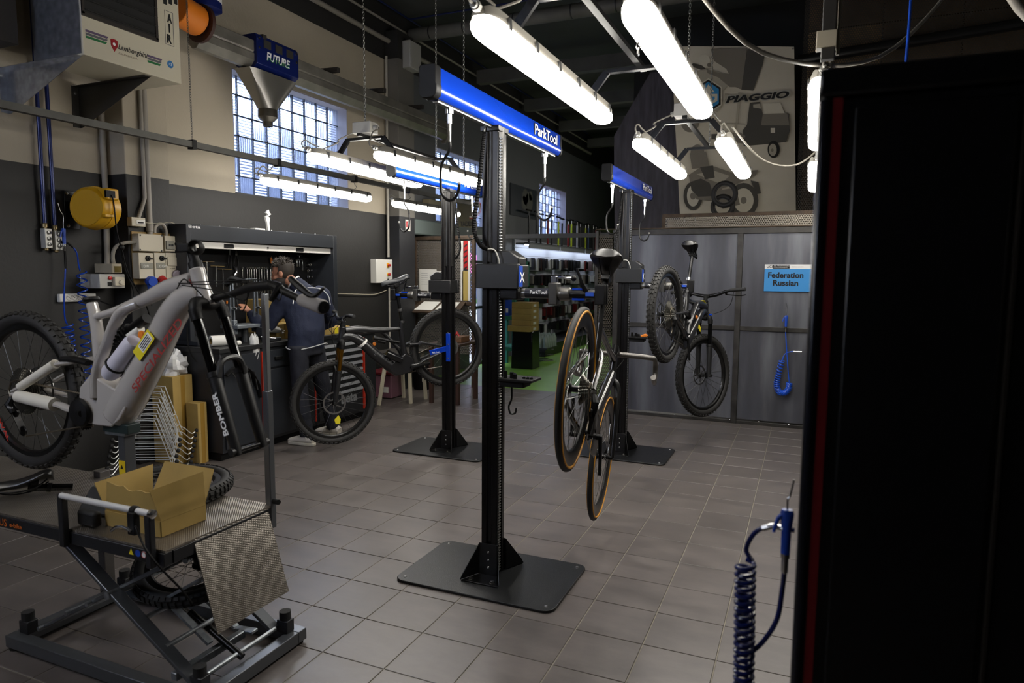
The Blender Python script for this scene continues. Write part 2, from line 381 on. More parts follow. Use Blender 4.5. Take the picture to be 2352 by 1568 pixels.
def glass_window(n, rect):
    y0, y1, z0, z1 = rect; w = bpy.data.objects.new('window_%d' % n, None); col.objects.link(w); w.location = (-5.23, y0, z0); reg(w, Matrix.Translation((-5.23, y0, z0))); w['kind'] = 'structure'
    c, r = 9, 6; x = -5.25; py, pz = (y1-y0)/c, (z1-z0)/r
    g = MB()
    for i in range(c+1): g.box(x-0.02, x+0.0195, y0+i*py-0.0035, y0+i*py+0.0035, z0, z1)
    for j in range(r+1): g.box(x-0.019, x+0.019, y0, y1, z0+j*pz-0.0035, z0+j*pz+0.0035)
    g.build('joint_grid', JOINT, w)
    kn = MB()
    for i in range(1, c):
        for j in range(1, r): kn.cyl((x+0.018, y0+i*py, z0+j*pz), (x+0.024, y0+i*py, z0+j*pz), 0.009, n=8)
    kn.build('joint_caps', JOINT, w)
    MB().box(-5.35, -5.102, y0-0.001, y0+0.012, z0, z1).box(-5.35, -5.102, y1-0.012, y1+0.001, z0, z1).box(-5.35, -5.102, y0, y1, z1-0.012, z1+0.001).build('reveal', REVEAL, w)
    MB().box(-5.35, -5.102, y0, y1, z0-0.001, z0+0.012).build('window_sill', mat('dark sill', '202022', 0.5), w)
    first = {}
    for i in range(c):
        for j in range(r):
            v = (i+j) % 2; ox, oz = py/2-0.005, pz/2-0.005
            if v not in first:
                bb = MB().cbox((0, 0, 0), 0.04, 2*ox, 2*oz)
                me_o = bb.build('glass_block', BLKV if v else BLKH); me_o.parent = w; first[v] = me_o; o = me_o
            else:
                o = first[v].copy(); col.objects.link(o); o.parent = w
            o.location = V((x, y0+(i+0.5)*py, z0+(j+0.5)*pz)) - w.location
for n, rect in enumerate(WINS): glass_window(n+1, rect)
w4 = bpy.data.objects.new('window_4', None); col.objects.link(w4); w4.location = (-3.7, -1.68, 2.3); reg(w4, Matrix.Translation((-3.7, -1.68, 2.3))); w4['kind'] = 'structure'
FROST = bpy.data.materials.new('clear window glass'); FROST.use_nodes = True; q = FROST.node_tree.nodes['Principled BSDF']; q.inputs['Transmission Weight'].default_value = 1; q.inputs['Roughness'].default_value = 0.05; q.inputs['IOR'].default_value = 1.05
for i in range(3):
    for j in range(2): MB().box(BW[0]+0.02+i*0.66, BW[0]+0.64+i*0.66, -1.685, -1.68, BW[2]+0.03+j*0.69, BW[2]+0.68+j*0.69).build('pane', FROST, w4)
m = MB()
for i in range(4): m.box(BW[0]-0.01+i*0.66, BW[0]+0.03+i*0.66, -1.71, -1.65, BW[2], BW[3])
for j in range(3): m.box(BW[0], BW[1], -1.71, -1.65, BW[2]-0.01+j*0.69, BW[2]+0.035+j*0.69)
m.build('window_frame', JOINT, w4)
# outdoors; the wall is added, unseen, to darken the lower window panes
MB().box(-26, -5.36, -10, 40, -0.3, -0.12).build('ground_outside', mat('pale paving', '9a9a96', 0.8), kind='structure')
MB().box(-17.5, -16.5, -14, 44, -0.12, 6.1).build('wall_sky_block', mat('sky-blocking wall', '1c2740', 0.8), kind='structure')

# ---- glazed door in the left wall of the shop
d = bpy.data.objects.new('door_1', None); col.objects.link(d); d.location = (-5.2, DOOR[0], 0); reg(d, Matrix.Translation((-5.2, DOOR[0], 0))); d['kind'] = 'structure'
fr = MB(); y0, y1 = DOOR[0], DOOR[1]
for y in (y0, y1-0.05): fr.box(-5.26, -5.12, y, y+0.05, 0, 2.12)
for z in (0, 0.95, 1.42, 1.72, 2.07): fr.box(-5.24, -5.14, y0, y1, z, z+0.05)
fr.build('door_frame', mat('door frame', '2c3438', 0.4), d)
GL = bpy.data.materials.new('clear glass'); GL.use_nodes = True
bb_ = GL.node_tree.nodes['Principled BSDF']; bb_.inputs['Transmission Weight'].default_value = 1; bb_.inputs['Roughness'].default_value = 0.02; bb_.inputs['IOR'].default_value = 1.05
for z in (0.05, 1.0, 1.47, 1.77): MB().box(-5.2, -5.195, y0+0.05, y1-0.05, z, {0.05: 0.95, 1.0: 1.42, 1.47: 1.72, 1.77: 2.07}[z]).build('pane', GL, d)

# ---- steel partition across the workshop, with single sheet panels
def steel_mat():
    m = bpy.data.materials.new('raw steel sheet'); m.use_nodes = True; nt = m.node_tree; b = nt.nodes['Principled BSDF']
    g = nt.nodes.new('ShaderNodeNewGeometry'); mp = nt.nodes.new('ShaderNodeMapping'); mp.inputs['Scale'].default_value = (2.2, 1, 0.35); nt.links.new(g.outputs['Position'], mp.inputs[0])
    n = nt.nodes.new('ShaderNodeTexNoise'); n.inputs['Scale'].default_value = 1.5; n.inputs['Detail'].default_value = 7; nt.links.new(mp.outputs[0], n.inputs['Vector'])
    r = nt.nodes.new('ShaderNodeValToRGB'); e = r.color_ramp.elements; e[0].position = 0.34; e[0].color = rgb('45454b'); e[1].position = 0.68; e[1].color = rgb('787a80')
    e2 = e.new(0.5); e2.color = rgb('55565d'); nt.links.new(n.outputs['Fac'], r.inputs['Fac'])
    nt.links.new(r.outputs['Color'], b.inputs['Base Color']); b.inputs['Metallic'].default_value = 0.55; b.inputs['Roughness'].default_value = 0.46
    return m
SHEET = steel_mat()
FRAME = mat('dark steel frame', '3a3836', 0.45, 0.5, var=(9, 0.4))
pt = bpy.data.objects.new('wall_partition', None); col.objects.link(pt); pt.location = (0, 7.5, 0); reg(pt, Matrix.Translation((0, 7.5, 0))); pt['kind'] = 'structure'
xs = [-1.96, -0.655, 0.66, 1.97, 2.45]
for i in range(4):
    for z0, z1 in ((0.05, 0.985), (1.03, 1.985)):
        MB().box(xs[i]+0.03, xs[i+1]-0.03, 7.475, 7.48, z0, z1).build('panel', SHEET, pt)
for x in xs: MB().box(x-0.028, x+0.028, 7.452, 7.50, 0, 2.0).build('post', FRAME, pt, bevel=0.003)
for i in range(4):
    MB().box(xs[i]+0.028, xs[i+1]-0.028, 7.455, 7.50, 0.985, 1.03).build('mid_rail', FRAME, pt, bevel=0.003)
    MB().box(xs[i]+0.028, xs[i+1]-0.028, 7.455, 7.50, 0.0, 0.035).build('bottom_rail', FRAME, pt, bevel=0.003)
MB().box(-2.0, 2.45, 7.45, 7.505, 1.985, 2.045).build('top_rail', FRAME, pt, bevel=0.003)
for k in range(15):
    MB().ball((-1.85+0.29*k, 7.452, 0.038), 0.006, 6, 4).build('bolt', CHROME, pt)
def perf_mat(name, h, pitch, hole, rough=0.5, metal=0.5, plane='XZ'):
    m = bpy.data.materials.new(name); m.use_nodes = True; nt = m.node_tree; b = nt.nodes['Principled BSDF']
    b.inputs['Base Color'].default_value = rgb(h); b.inputs['Metallic'].default_value = metal; b.inputs['Roughness'].default_value = rough
    g = nt.nodes.new('ShaderNodeNewGeometry'); sp = nt.nodes.new('ShaderNodeSeparateXYZ'); nt.links.new(g.outputs['Position'], sp.inputs[0])
    U, Vv = sp.outputs[plane[0]], sp.outputs[plane[1]]
    def mth(op, a, c=None, d=None):
        n = nt.nodes.new('ShaderNodeMath'); n.operation = op
        for i, q in enumerate((a, c, d)):
            if q is None: continue
            if isinstance(q, (int, float)): n.inputs[i].default_value = q
            else: nt.links.new(q, n.inputs[i])
        return n.outputs[0]
    def lattice(off):
        u = mth('SUBTRACT', mth('FRACT', mth('ADD', mth('MULTIPLY', U, 1/pitch), off+100)), 0.5)
        v = mth('MULTIPLY', mth('SUBTRACT', mth('FRACT', mth('ADD', mth('MULTIPLY', Vv, 1/(pitch*1.732)), off+100)), 0.5), 1.732)
        return mth('SQRT', mth('ADD', mth('MULTIPLY', u, u), mth('MULTIPLY', v, v)))
    dmin = mth('MINIMUM', lattice(0.0), lattice(0.5))
    nt.links.new(mth('GREATER_THAN', dmin, hole), b.inputs['Alpha'])
    return m
PERF = perf_mat('perforated steel', '8a8378', 0.022, 0.34)
PERFD = perf_mat('dark perforated steel', '433d34', 0.024, 0.33)
RUST = mat('rusty angle steel', '4a3c30', 0.6, 0.4, var=(14, 0.4))
# perforated end strip of the partition, next to the opening
MB().box(-2.17, -2.0, 7.47, 7.475, 0.03, 2.0).build('perforated_strip', PERFD, pt)
MB().box(-2.2, -2.165, 7.45, 7.5, 0, 2.04).build('post', FRAME, pt, bevel=0.003)
# mezzanine above the partition
mz = bpy.data.objects.new('mezzanine', None); col.objects.link(mz); mz.location = (0, 7.5, 2.05); reg(mz, Matrix.Translation((0, 7.5, 2.05))); mz['kind'] = 'structure'
MB().box(-2.2, 2.45, 7.46, 9.6, 2.05, 2.06).build('deck', RUST, mz)
MB().box(-1.45, 2.45, 7.50, 7.504, 2.06, 2.17).build('perforated_guard', PERF, mz)
MB().box(-1.47, 2.45, 7.49, 7.54, 2.17, 2.205).box(-1.47, -1.44, 7.49, 7.54, 2.05, 2.17).build('guard_angle', RUST, mz)
MB().box(-1.46, 2.45, 7.75, 7.8, 2.06, 2.17).build('kick_board', mat('pale kick board', '7f776a', 0.7, var=(10, 0.3)), mz)
MB().box(-2.3, 2.45, 9.5, 9.6, 2.06, 4.95).build('wall_mezzanine', mat('dark mezzanine wall', '1c1d1c', 0.8), kind='structure')
# brown boards behind a perforated screen, right of the banner
bw = bpy.data.objects.new('wall_boards', None); col.objects.link(bw); bw.location = (1, 8.6, 2.06); reg(bw, Matrix.Translation((1, 8.6, 2.06))); bw['kind'] = 'structure'
BOARD = mat('brown board', '6a5238', 0.75, var=(5, 0.25)); BOARD2 = mat('tan board', 'a8875a', 0.75, var=(5, 0.2))
for i, x in enumerate((-0.12, 0.62, 1.36)):
    for j, z in enumerate((2.07, 2.62, 3.17, 3.72, 4.27)):
        MB().box(x+0.005, x+0.735, 8.6, 8.63, z+0.005, z+0.54).build('board', BOARD2 if (i+j*2) % 5 == 1 else BOARD, bw, bevel=0.004)
MB().box(-0.16, 2.45, 8.30, 8.304, 2.07, 4.9).build('perforated_screen', PERFD, bw)
MB().cyl((-0.2, 8.2, 3.86), (2.44, 8.2, 4.02), 0.055, n=14).build('black_pipe', mat('black glossy pipe', '161616', 0.25), kind='structure')
# streaked dark sheet left of the banner, its upper corner cut along the roof slope
p = [aty(1562, 525, 8.32), aty(1412, 525, 8.32), aty(1410, 313, 8.32), aty(1494, 166, 8.32), aty(1556, 166, 8.32)]
MB().prism([(q.x, q.z) for q in p], (0, 8.32, 0), (1, 0, 0), (0, 0, 1), -0.03).build('trim_3', mat('streaked dark sheet', '37333a', 0.6, var=(7, 0.55), stretch=(3.5, 1, 0.5)), kind='structure')
# lintel over the opening into the shop
MB().box(-5.1, -2.2, 8.4, 8.47, 2.02, 2.075).build('trim_4', mat('dark lintel', '232425', 0.5), kind='structure')

# ------------------------------------------------------------------ fluorescent lamps
def lamp_mat():
    m = bpy.data.materials.new('lit diffuser'); m.use_nodes = True; nt = m.node_tree; b = nt.nodes['Principled BSDF']
    b.inputs['Base Color'].default_value = (0.8, 0.8, 0.8, 1); b.inputs['Emission Color'].default_value = (1.0, 0.955, 0.87, 1); b.inputs['Emission Strength'].default_value = LAMP
    return m
LIT = lamp_mat()
HOUSE = mat('lamp housing', '8f8b82', 0.55)
CLIP = mat('lamp clip', '2a2a2a', 0.5)
CABLEG = mat('grey cable', '8a857c', 0.5)
def make_lamp(label, group):
    """along +Y, length 1.57, z = 0 at the underside of the diffuser"""
    t = thing('fluorescent_lamp', label, 'lamp', group=group)
    L = 1.57
    def shell(prof, ends, z_s):
        # cross sections swept along y with rounded ends: prof list of (x, z)
        b = MB(); n = len(prof); st = []
        for f, sc in ((0, 0.45), (0.02, 0.75), (0.06, 0.95), (0.11, 1), (L-0.11, 1), (L-0.06, 0.95), (L-0.02, 0.75), (L, 0.45)): st.append((f, sc))
        vs = [(x*sc, f, z_s + (z-z_s)*(0.35+0.65*sc)) for f, sc in st for x, z in prof]
        fs = [(i*n+k, i*n+(k+1) % n, (i+1)*n+(k+1) % n, (i+1)*n+k) for i in range(len(st)-1) for k in range(n)]
        fs += [tuple(range(n)), tuple((len(st)-1)*n+k for k in range(n))]
        return b.add(vs, fs)
    shell([(-0.046, 0.066), (-0.057, 0.046), (-0.054, 0.022), (-0.034, 0.005), (0, 0), (0.034, 0.005), (0.054, 0.022), (0.057, 0.046), (0.046, 0.066)], 1, 0.06).build('diffuser', LIT, t)
    shell([(-0.050, 0.064), (0.050, 0.064), (0.052, 0.075), (0.04, 0.105), (-0.04, 0.105), (-0.052, 0.075)], 1, 0.06).build('housing', HOUSE, t)
    for sx in (-1, 1):
        for k in range(6):
            y = 0.13+k*0.262
            MB().bar((sx*0.059, y, 0.046), (sx*0.056, y, 0.088), 0.006, 0.022, (0, 1, 0)).build('clip', CLIP, t)
    g = MB().cyl((0, 0.03, 0.085), (0, -0.045, 0.085), 0.013, n=10).cyl((0, -0.01, 0.085), (0, -0.03, 0.085), 0.018, n=6)
    gl = g.build('cable_gland', LGREY, t)
    MB().tube([(0, -0.045, 0.085), (0, -0.08, 0.09), (0, -0.085, 0.12), (0.01, -0.055, 0.135), (0.02, -0.02, 0.12), (0.03, 0.06, 0.11)], 0.005, 6, 5).build('cable_loop', CABLEG, gl)
    return t
LAMPS = [((-1.05, 2.14, 2.36), 'lit fluorescent lamp right of the foremost blue beam', 0.0),
         ((-0.54, 2.20, 2.36), 'lit fluorescent lamp in front of the hexagon emblem of the banner', 0.0),
         ((-1.0, 4.28, 2.335), 'lit fluorescent lamp at the left edge of the banner, above the rear blue beam', 0.0),
         ((-0.515, 4.43, 2.335), 'lit fluorescent lamp in front of the pictured motorcycle on the banner', 0.0),
         ((-3.16, 3.83, 2.31), 'lit fluorescent lamp hanging before the large glass block window, left lamp of its frame', 0.05),
         ((-2.70, 3.95, 2.31), 'lit fluorescent lamp right above the blue beam of the left repair stand', 0.0),
         ((-4.33, 4.62, 2.3), 'lit fluorescent lamp slung under the grey rail above the tool cabinet', 0.0),
         ((-4.35, 6.68, 2.3), 'lit fluorescent lamp slung under the grey rail near the fire extinguisher sign', 0.0),
         ((0.02, 3.22, 2.33), 'lit fluorescent lamp partly hidden by the tall black cabinet, upper one', 0.0),
         ((-2.75, -0.25, 2.33), 'lit fluorescent lamp overhead left of the camera, near the lift table', 0.0),
         ((-2.55, 10.9, 2.9), 'added fluorescent lamp brightening the shop from out of view, nearer one', 0.0),  # added behind the streaked sheet to brighten the shop
         ((-2.55, 13.2, 2.9), 'added fluorescent lamp brightening the shop from out of view, farther one', 0.0),  # second hidden lamp, also added for the shop's brightness
         ((0.02, 5.55, 2.33), 'lit fluorescent lamp partly hidden by the tall black cabinet, lower one', 0.0)]
l0 = None
for loc, lab, rz in LAMPS:
    if l0 is None: l0 = make_lamp(lab, 'lit fluorescent workshop lamps'); o = l0
    else: o = copy_tree(l0); o['label'] = lab
    o.location = loc; o.rotation_euler = (0, 0, rz)
CHAINM = mat('chain steel', '8a8a86', 0.35, 0.9)
def chain(a, b, label, link=0.026, r=0.0022):
    a, b = V(a), V(b); n = int((b-a).length/(link*0.74)); m = MB(); d = (b-a).normalized(); x, y, _ = basis(d)
    for k in range(n):
        c = a + (b-a)*((k+0.5)/n); ax = x if k % 2 else y; side = y if k % 2 else x
        pts = [c + d*(math.cos(q)*link/2) + side*(math.sin(q)*link*0.27) for q in [2*PI*i/8 for i in range(8)]]
        vs = []; 
        for i, p in enumerate(pts):
            o = (p-c).normalized(); vs += [p + o*r, p + ax*r, p - o*r, p - ax*r]
        m.add(vs, [(i*4+j, i*4+(j+1) % 4, ((i+1) % 8)*4+(j+1) % 4, ((i+1) % 8)*4+j) for i in range(8) for j in range(4)])
    o = m.build('hanging_chain', CHAINM); return tag(o, label, 'chain', 'chains holding up the lamps')
def lamp_frame(xa, xb, y0, z, label, two=True):
    t = thing('lamp_frame', label, 'lamp frame', ((xa+xb)/2, y0+0.8, z))
    for y in ((y0+0.28, y0+1.26)):
        zt = z+0.20
        pts = [(xa, y, z+0.115), (xa+0.02, y, z+0.115), (xa+0.09, y, zt), (xb-0.09, y, zt), (xb-0.02, y, z+0.115), (xb, y, z+0.115)]
        m = MB()
        for i in range(5): m.bar(pts[i], pts[i+1], 0.035, 0.018, (0, 0, 1) if abs(V(pts[i+1]).z-V(pts[i]).z) < 1e-3 else (0, 1, 0))
        m.build('cross_bar', SATIN, t)
    xm = (xa+xb)/2
    MB().bar((xm, y0+0.2, z+0.215), (xm, y0+1.34, z+0.215), 0.03, 0.02).build('long_bar', SATIN, t)
    jb = MB().box(xm-0.075, xm+0.075, y0+0.23, y0+0.33, z+0.23, z+0.31).build('junction_box', LGREY, t, bevel=0.004)
    MB().cyl((xm+0.075, y0+0.28, z+0.27), (xm+0.11, y0+0.28, z+0.27), 0.017, n=10).cyl((xm-0.075, y0+0.28, z+0.26), (xm-0.1, y0+0.28, z+0.25), 0.015, n=10).build('cable_gland', LGREY, jb)
    MB().tube([(xm-0.1, y0+0.28, z+0.25), (xm-0.2, y0+0.24, z+0.2), (xa+0.06, y0+0.2, z+0.17), (xa, y0+0.1, z+0.11)], 0.005, 6, 5).build('cable', CABLEG, t)
    MB().tube([(xm+0.11, y0+0.28, z+0.27), (xm+0.17, y0+0.2, z+0.24), (xb-0.05, y0+0.1, z+0.2), (xb, y0, z+0.13)], 0.005, 6, 5).build('cable', CABLEG, t)
    return xm
xm = lamp_frame(-1.05, -0.54, 2.14, 2.36, 'black hanging frame with junction box between the two foremost lamps')
chain((xm, 2.42, 2.66), (xm, 2.42, 4.94), 'steel chain above the junction box of the foremost lamp frame')
chain((-0.56, 2.36, 2.30), (-0.56, 2.36, 4.94), 'steel chain hanging loose beside the lamp in front of the emblem')
xm = lamp_frame(-1.0, -0.515, 4.28, 2.335, 'black hanging frame between the two lamps in front of the banner')
chain((xm, 4.56, 2.64), (xm, 4.56, 4.94), 'left of the two steel chains crossing the banner')
chain((xm+0.02, 5.5, 2.55), (xm+0.02, 5.5, 4.94), 'right of the two steel chains crossing the banner')
xm = lamp_frame(-3.18, -2.70, 3.88, 2.31, 'black hanging frame with box beside the large glass block window')
chain((xm, 4.16, 2.6), (xm, 4.16, 4.94), 'steel chain above the grey box right of the large window')
chain((xm+0.01, 5.16, 2.5), (xm+0.01, 5.16, 4.94), 'steel chain just right of the chain above the grey box by the window')
chain((-2.69, 5.2, 2.42), (-2.69, 5.2, 4.94), 'steel chain hanging past the left end cap of the foremost blue beam')
conduit('cable', [(-0.45, 2.4, 2.6), (-0.2, 2.9, 2.42), (0.25, 3.6, 2.55), (0.62, 4.2, 3.05), (0.6, 4.25, 3.2)], 0.009, CABLEG, 'thick grey cable sagging across the banner to the upright rail', 'cable', k=6)
conduit('cable', [(-0.47, 4.5, 2.47), (-0.3, 4.75, 2.3), (-0.1, 4.9, 2.28), (0.06, 5.0, 2.42)], 0.006, CABLEG, 'grey cable drooping from the lamp before the motorcycle towards the cabinet', 'cable', k=6)
for x, y, z, lab in ((-2.55, 11.2, 3.0, 'steel chain holding the nearer added shop lamp'), (-2.55, 12.2, 3.0, 'second steel chain of the nearer added shop lamp'), (-2.55, 13.5, 3.0, 'steel chain holding the farther added shop lamp'), (-2.55, 14.5, 3.0, 'second steel chain of the farther added shop lamp'), (-2.75, 0.05, 2.43, 'steel chain holding the lamp left of the camera'), (-2.75, 1.05, 2.43, 'second steel chain of the lamp left of the camera'), (0.02, 5.9, 2.43, 'steel chain of the lower lamp beside the tall cabinet')): chain((x, y, z), (x, y, 4.94), lab)
# rail above the bench with hangers
t = thing('light_rail', 'long grey metal rail hung on a chain above the tool cabinet', 'rail', (-4.35, 5, 2.5))
MB().bar((-4.35, 1.2, 2.52), (-4.35, 8.9, 2.52), 0.045, 0.045).build('rail', mat('galvanised rail', '5d5c58', 0.5, 0.5, var=(6, 0.2)), t)
for y in (3.92, 4.83, 5.95, 7.0): 
    hg = MB().box(-4.38, -4.32, y-0.018, y+0.018, 2.485, 2.555).build('clamp', BLACK, t)
    if y > 4.5: MB().tube([(-4.35, y, 2.49), (-4.35, y+0.01, 2.46), (-4.34, y+0.03, 2.44), (-4.35, y+0.01, 2.42), (-4.35, y, 2.40)], 0.003, 5, 3).build('hook', STEEL, hg)
chain((-4.35, 3.92, 2.56), (-4.35, 3.92, 4.94), 'steel chain holding the grey rail below the orange and blue exhaust hose')
conduit('cable', [(-4.33, 4.57, 2.4), (-4.32, 4.62, 2.46), (-4.34, 4.72, 2.44), (-4.36, 4.8, 2.5)], 0.005, mat('cream cable', 'b0a894', 0.5), 'short cream cable from the bench lamp up to the grey rail', 'cable', k=5)

# ------------------------------------------------------------------ repair stands
BLKEX = mat('black anodised extrusion', '141313', 0.28, 0.5)
PLATE = mat('black powder coated plate', '17181a', 0.36, 0.2, bump=(220, 0.25))
def roundrect(x0, x1, y0, y1, r, k=6):
    out = []
    for cx, cy, a in ((x1-r, y1-r, 0), (x0+r, y1-r, PI/2), (x0+r, y0+r, PI), (x1-r, y0+r, 1.5*PI)):
        out += [(cx+r*math.cos(a+PI/2*i/k), cy+r*math.sin(a+PI/2*i/k)) for i in range(k+1)]
    return out
def make_stand(label, zc=1.49):
    t = thing('repair_stand', label, 'repair stand', group='tall black repair stands with blue top beams')
    X, Y, Z = V((1,0,0)), V((0,1,0)), V((0,0,1))
    pl = MB().prism(roundrect(-0.43, 0.43, -0.28, 0.28, 0.055), (0, 0, 0.001), X, Y, 0.013).build('base_plate', PLATE, t, bevel=0.003)
    for sx in (-1, 1):
        for sy in (-1, 1): MB().lathe((sx*0.385, sy*0.235, 0.014), Z, [(0.009, 0), (0.007, 0.003), (0, 0.004)], 8).build('screw', STEEL, pl)
    # post: T-slot extrusion
    hx, hy = 0.042, 0.05
    prof = [(-hx,-hy),(-0.012,-hy),(-0.012,-hy+0.012),(0.012,-hy+0.012),(0.012,-hy),(hx,-hy),(hx,-0.02),(hx-0.012,-0.02),(hx-0.012,0.02),(hx,0.02),(hx,hy),(0.012,hy),(0.012,hy-0.012),(-0.012,hy-0.012),(-0.012,hy),(-hx,hy),(-hx,0.02),(-hx+0.012,0.02),(-hx+0.012,-0.02),(-hx,-0.02)]
    MB().prism(prof, (0, 0, 0.014), X, Y, 2.25).build('post', BLKEX, t, bevel=0.003)
    MB().cyl((0.0, 0.0, 1.62), (0.0, 0.0, 2.26), 0.051, n=24).build('inner_tube', mat('worn black tube', '2a2927', 0.3, 0.6, var=(12, 0.3)), t)
    # lift chain on the right face
    ch = MB().box(hx+0.001, hx+0.004, -0.046, -0.022, 0.03, 2.24)
    ch.build('chain_track', mat('dark track', '0c0c0c', 0.4, 0.4), t)
    ch = MB()
    for k in range(150):
        z = 0.05+k*0.0145; ch.cyl((hx+0.010, -0.043, z), (hx+0.010, -0.025, z), 0.0046, n=6)
    ch.build('lift_chain', CHAINM, t)
    for s in (-1, 1):
        fb = MB()
        y0, y1 = s*hy, s*(hy+0.11)
        fb.prism([(-0.05, y0), (0.05, y0), (0.105, y1), (-0.105, y1)], (0, 0, 0.014), X, Y, 0.006)
        fb.box(-0.05, 0.05, min(y0, y0+s*0.006), max(y0, y0+s*0.006), 0.014, 0.185)
        for q in (-1, 1):
            a, b_, c = V((q*0.048, y0, 0.02)), V((q*0.105, y1, 0.02)), V((q*0.048, y0, 0.185)); c2 = V((q*0.098, y1-s*0.012, 0.045)); n = V((q*0.006, 0, 0))
            fb.add([a, b_, c2, c, a+n, b_+n, c2+n, c+n], [(0,1,2,3),(4,5,6,7),(0,1,5,4),(1,2,6,5),(2,3,7,6),(3,0,4,7)])
        br = fb.build('foot_bracket', SATIN, t, bevel=0.002)
        for q in (-0.06, 0.06): MB().lathe((q, s*(hy+0.085), 0.02), Z, [(0.016, 0), (0.016, 0.003), (0.010, 0.004), (0.010, 0.012), (0, 0.014)], 8).build('bolt', CHROME, br)
        for z in (0.06, 0.1, 0.14): MB().lathe((0, s*(hy+0.006), z), (0, s, 0), [(0.006, 0), (0.004, 0.003), (0, 0.003)], 8).build('screw', STEEL, br)
    # top beam
    prof = [(-0.036, 0.0), (-0.022, -0.012), (0.022, -0.012), (0.036, 0.0), (0.040, 0.018), (0.040, 0.036), (0.036, 0.042), (0.036, 0.104), (0.030, 0.112), (-0.030, 0.112), (-0.036, 0.104), (-0.036, 0.042), (-0.040, 0.036), (-0.040, 0.018)]
    y0, y1 = -0.60, 0.865
    bm_ = MB().prism(prof, (0, y1, 2.282), X, Z, y1-y0).build('top_beam', BLUE, t, bevel=0.002)
    for yy, dd in ((y0-0.045, 0.045), (y1, 0.02)):
        MB().prism([(x*1.06, (z-0.05)*1.06+0.05) for x, z in prof], (0, yy+dd, 2.282), X, Z, dd).build('end_cap', PLASTIC, bm_, bevel=0.003)
    MB().box(-0.012, 0.012, y0+0.02, y1-0.02, 2.262, 2.272).build('slide_track', ALU, bm_)
    text('ParkTool', INK, bm_, (0.0405, 0.43, 2.316), Y, Z, 0.37, 0.062, bold=0.035, th=0.0004, name='lettering_outline')
    text('ParkTool', WINK, bm_, (0.0405, 0.436, 2.319), Y, Z, 0.358, 0.056, bold=0.012, th=0.0012)
    text('ParkTool', INK, bm_, (-0.0405, -0.22, 2.316), -Y, Z, 0.34, 0.062, bold=0.035, th=0.0004, name='lettering_outline')
    text('ParkTool', WINK, bm_, (-0.0405, -0.226, 2.319), -Y, Z, 0.328, 0.056, bold=0.012, th=0.0012)
    MB().box(-0.05, 0.05, -0.06, 0.06, 2.245, 2.272).build('beam_bracket', SATIN, t, bevel=0.003)
    for y, fl in ((-0.46, 1), (0.70, 1)):
        hk = MB().tube([(0, y, 2.13), (0, y, 2.09), (-0.04*fl, y, 2.025), (-0.042*fl, y, 1.93), (-0.03*fl, y, 1.895), (0.0, y, 1.876), (0.03*fl, y, 1.89), (0.044*fl, y, 1.92), (0.048*fl, y, 1.945)], 0.0065, 8, 5).build('hook', BLACK, t)
        MB().cyl((0, y, 2.262), (0, y, 2.24), 0.018, n=10).cyl((0, y, 2.24), (0, y, 2.2), 0.011, n=10).cyl((0, y, 2.2), (0, y, 2.12), 0.0072, n=8).build('swivel', CHROME, hk)
        MB().ball((0.048*fl, y, 1.947), 0.0085, 8, 6).build('tip', LGREY, hk)
    # ribbed cable sleeve
    path = crom([(-0.02, -0.075, 2.24), (-0.03, -0.08, 2.12), (-0.045, -0.09, 1.95), (-0.062, -0.1, 1.78), (-0.03, -0.095, 1.70), (0.005, -0.085, 1.68)], 26)
    MB().loft(path, [0.0115 if i % 2 else 0.0088 for i in range(len(path))], 8).build('cable_sleeve', PLASTIC, t)
    MB().tube([(0.005, -0.085, 1.68), (0.04, -0.08, 1.675), (0.06, -0.075, 1.63), (0.06, -0.07, zc+0.11)], 0.004, 6, 6).build('cable', LGREY, t)
    MB().tube([(-0.02, -0.075, 2.24), (-0.02, -0.06, 2.27), (-0.01, -0.03, 2.3)], 0.004, 6, 3).build('upper_cable', LGREY, t)
    # carriage with arm and clamp
    c = MB().box(-0.06, 0.165, -0.085, -0.052, zc+0.0, zc+0.12).box(-0.055, 0.16, -0.052, 0.07, zc+0.005, zc+0.115)
    cr = c.build('carriage', mat('black carriage cover', '161616', 0.4), t, bevel=0.004)
    MB().prism([(0.03, 0.115), (0.155, 0.115), (0.155, 0.15), (0.10, 0.185), (0.045, 0.185), (0.03, 0.165)], (0, 0.05, zc), X, Z, 0.10).build('motor_cover', mat('black motor cover', '1e1e1e', 0.35), t, bevel=0.006)
    MB().box(0.05, 0.15, -0.05, 0.05, zc-0.055, zc+0.005).build('arm_block', SATIN, t, bevel=0.008)
    rd = MB().box(0.165, 0.168, -0.075, -0.03, zc+0.01, zc+0.11).build('side_sticker', BLUEP, cr)
    text('X', WINK, cr, (0.169, -0.07, zc+0.03), Y, Z, 0.06, 0.05, bold=0.0)
    arm = MB().cyl((0.15, 0, zc-0.022), (0.345, 0, zc-0.022), 0.024, n=20).build('arm_tube', mat('brushed arm', '8f8f8d', 0.3, 0.9), t)
    MB().cyl((0.175, 0, zc-0.022), (0.30, 0, zc-0.022), 0.0248, n=20).build('arm_label', mat('black arm label', '1b1c22', 0.35), arm)
    for yy in (-1, 1): text('ParkTool', WINK, arm, (0.205 if yy < 0 else 0.29, yy*0.0252, zc-0.024), (1 if yy < 0 else -1, 0, 0), Z, 0.085, 0.017, bold=0.02)
    cb = MB().box(0.30, 0.345, -0.032, 0.032, zc-0.075, zc+0.03).build('clamp_block', mat('grey cast block', '3c3b39', 0.4, 0.4), t, bevel=0.004)
    MB().box(0.308, 0.338, -0.012, 0.012, zc+0.03, zc+0.062).bar((0.305, 0, zc+0.058), (0.41, 0, zc+0.052), 0.011, 0.011).build('handle', CHROME, cb, bevel=0.003)
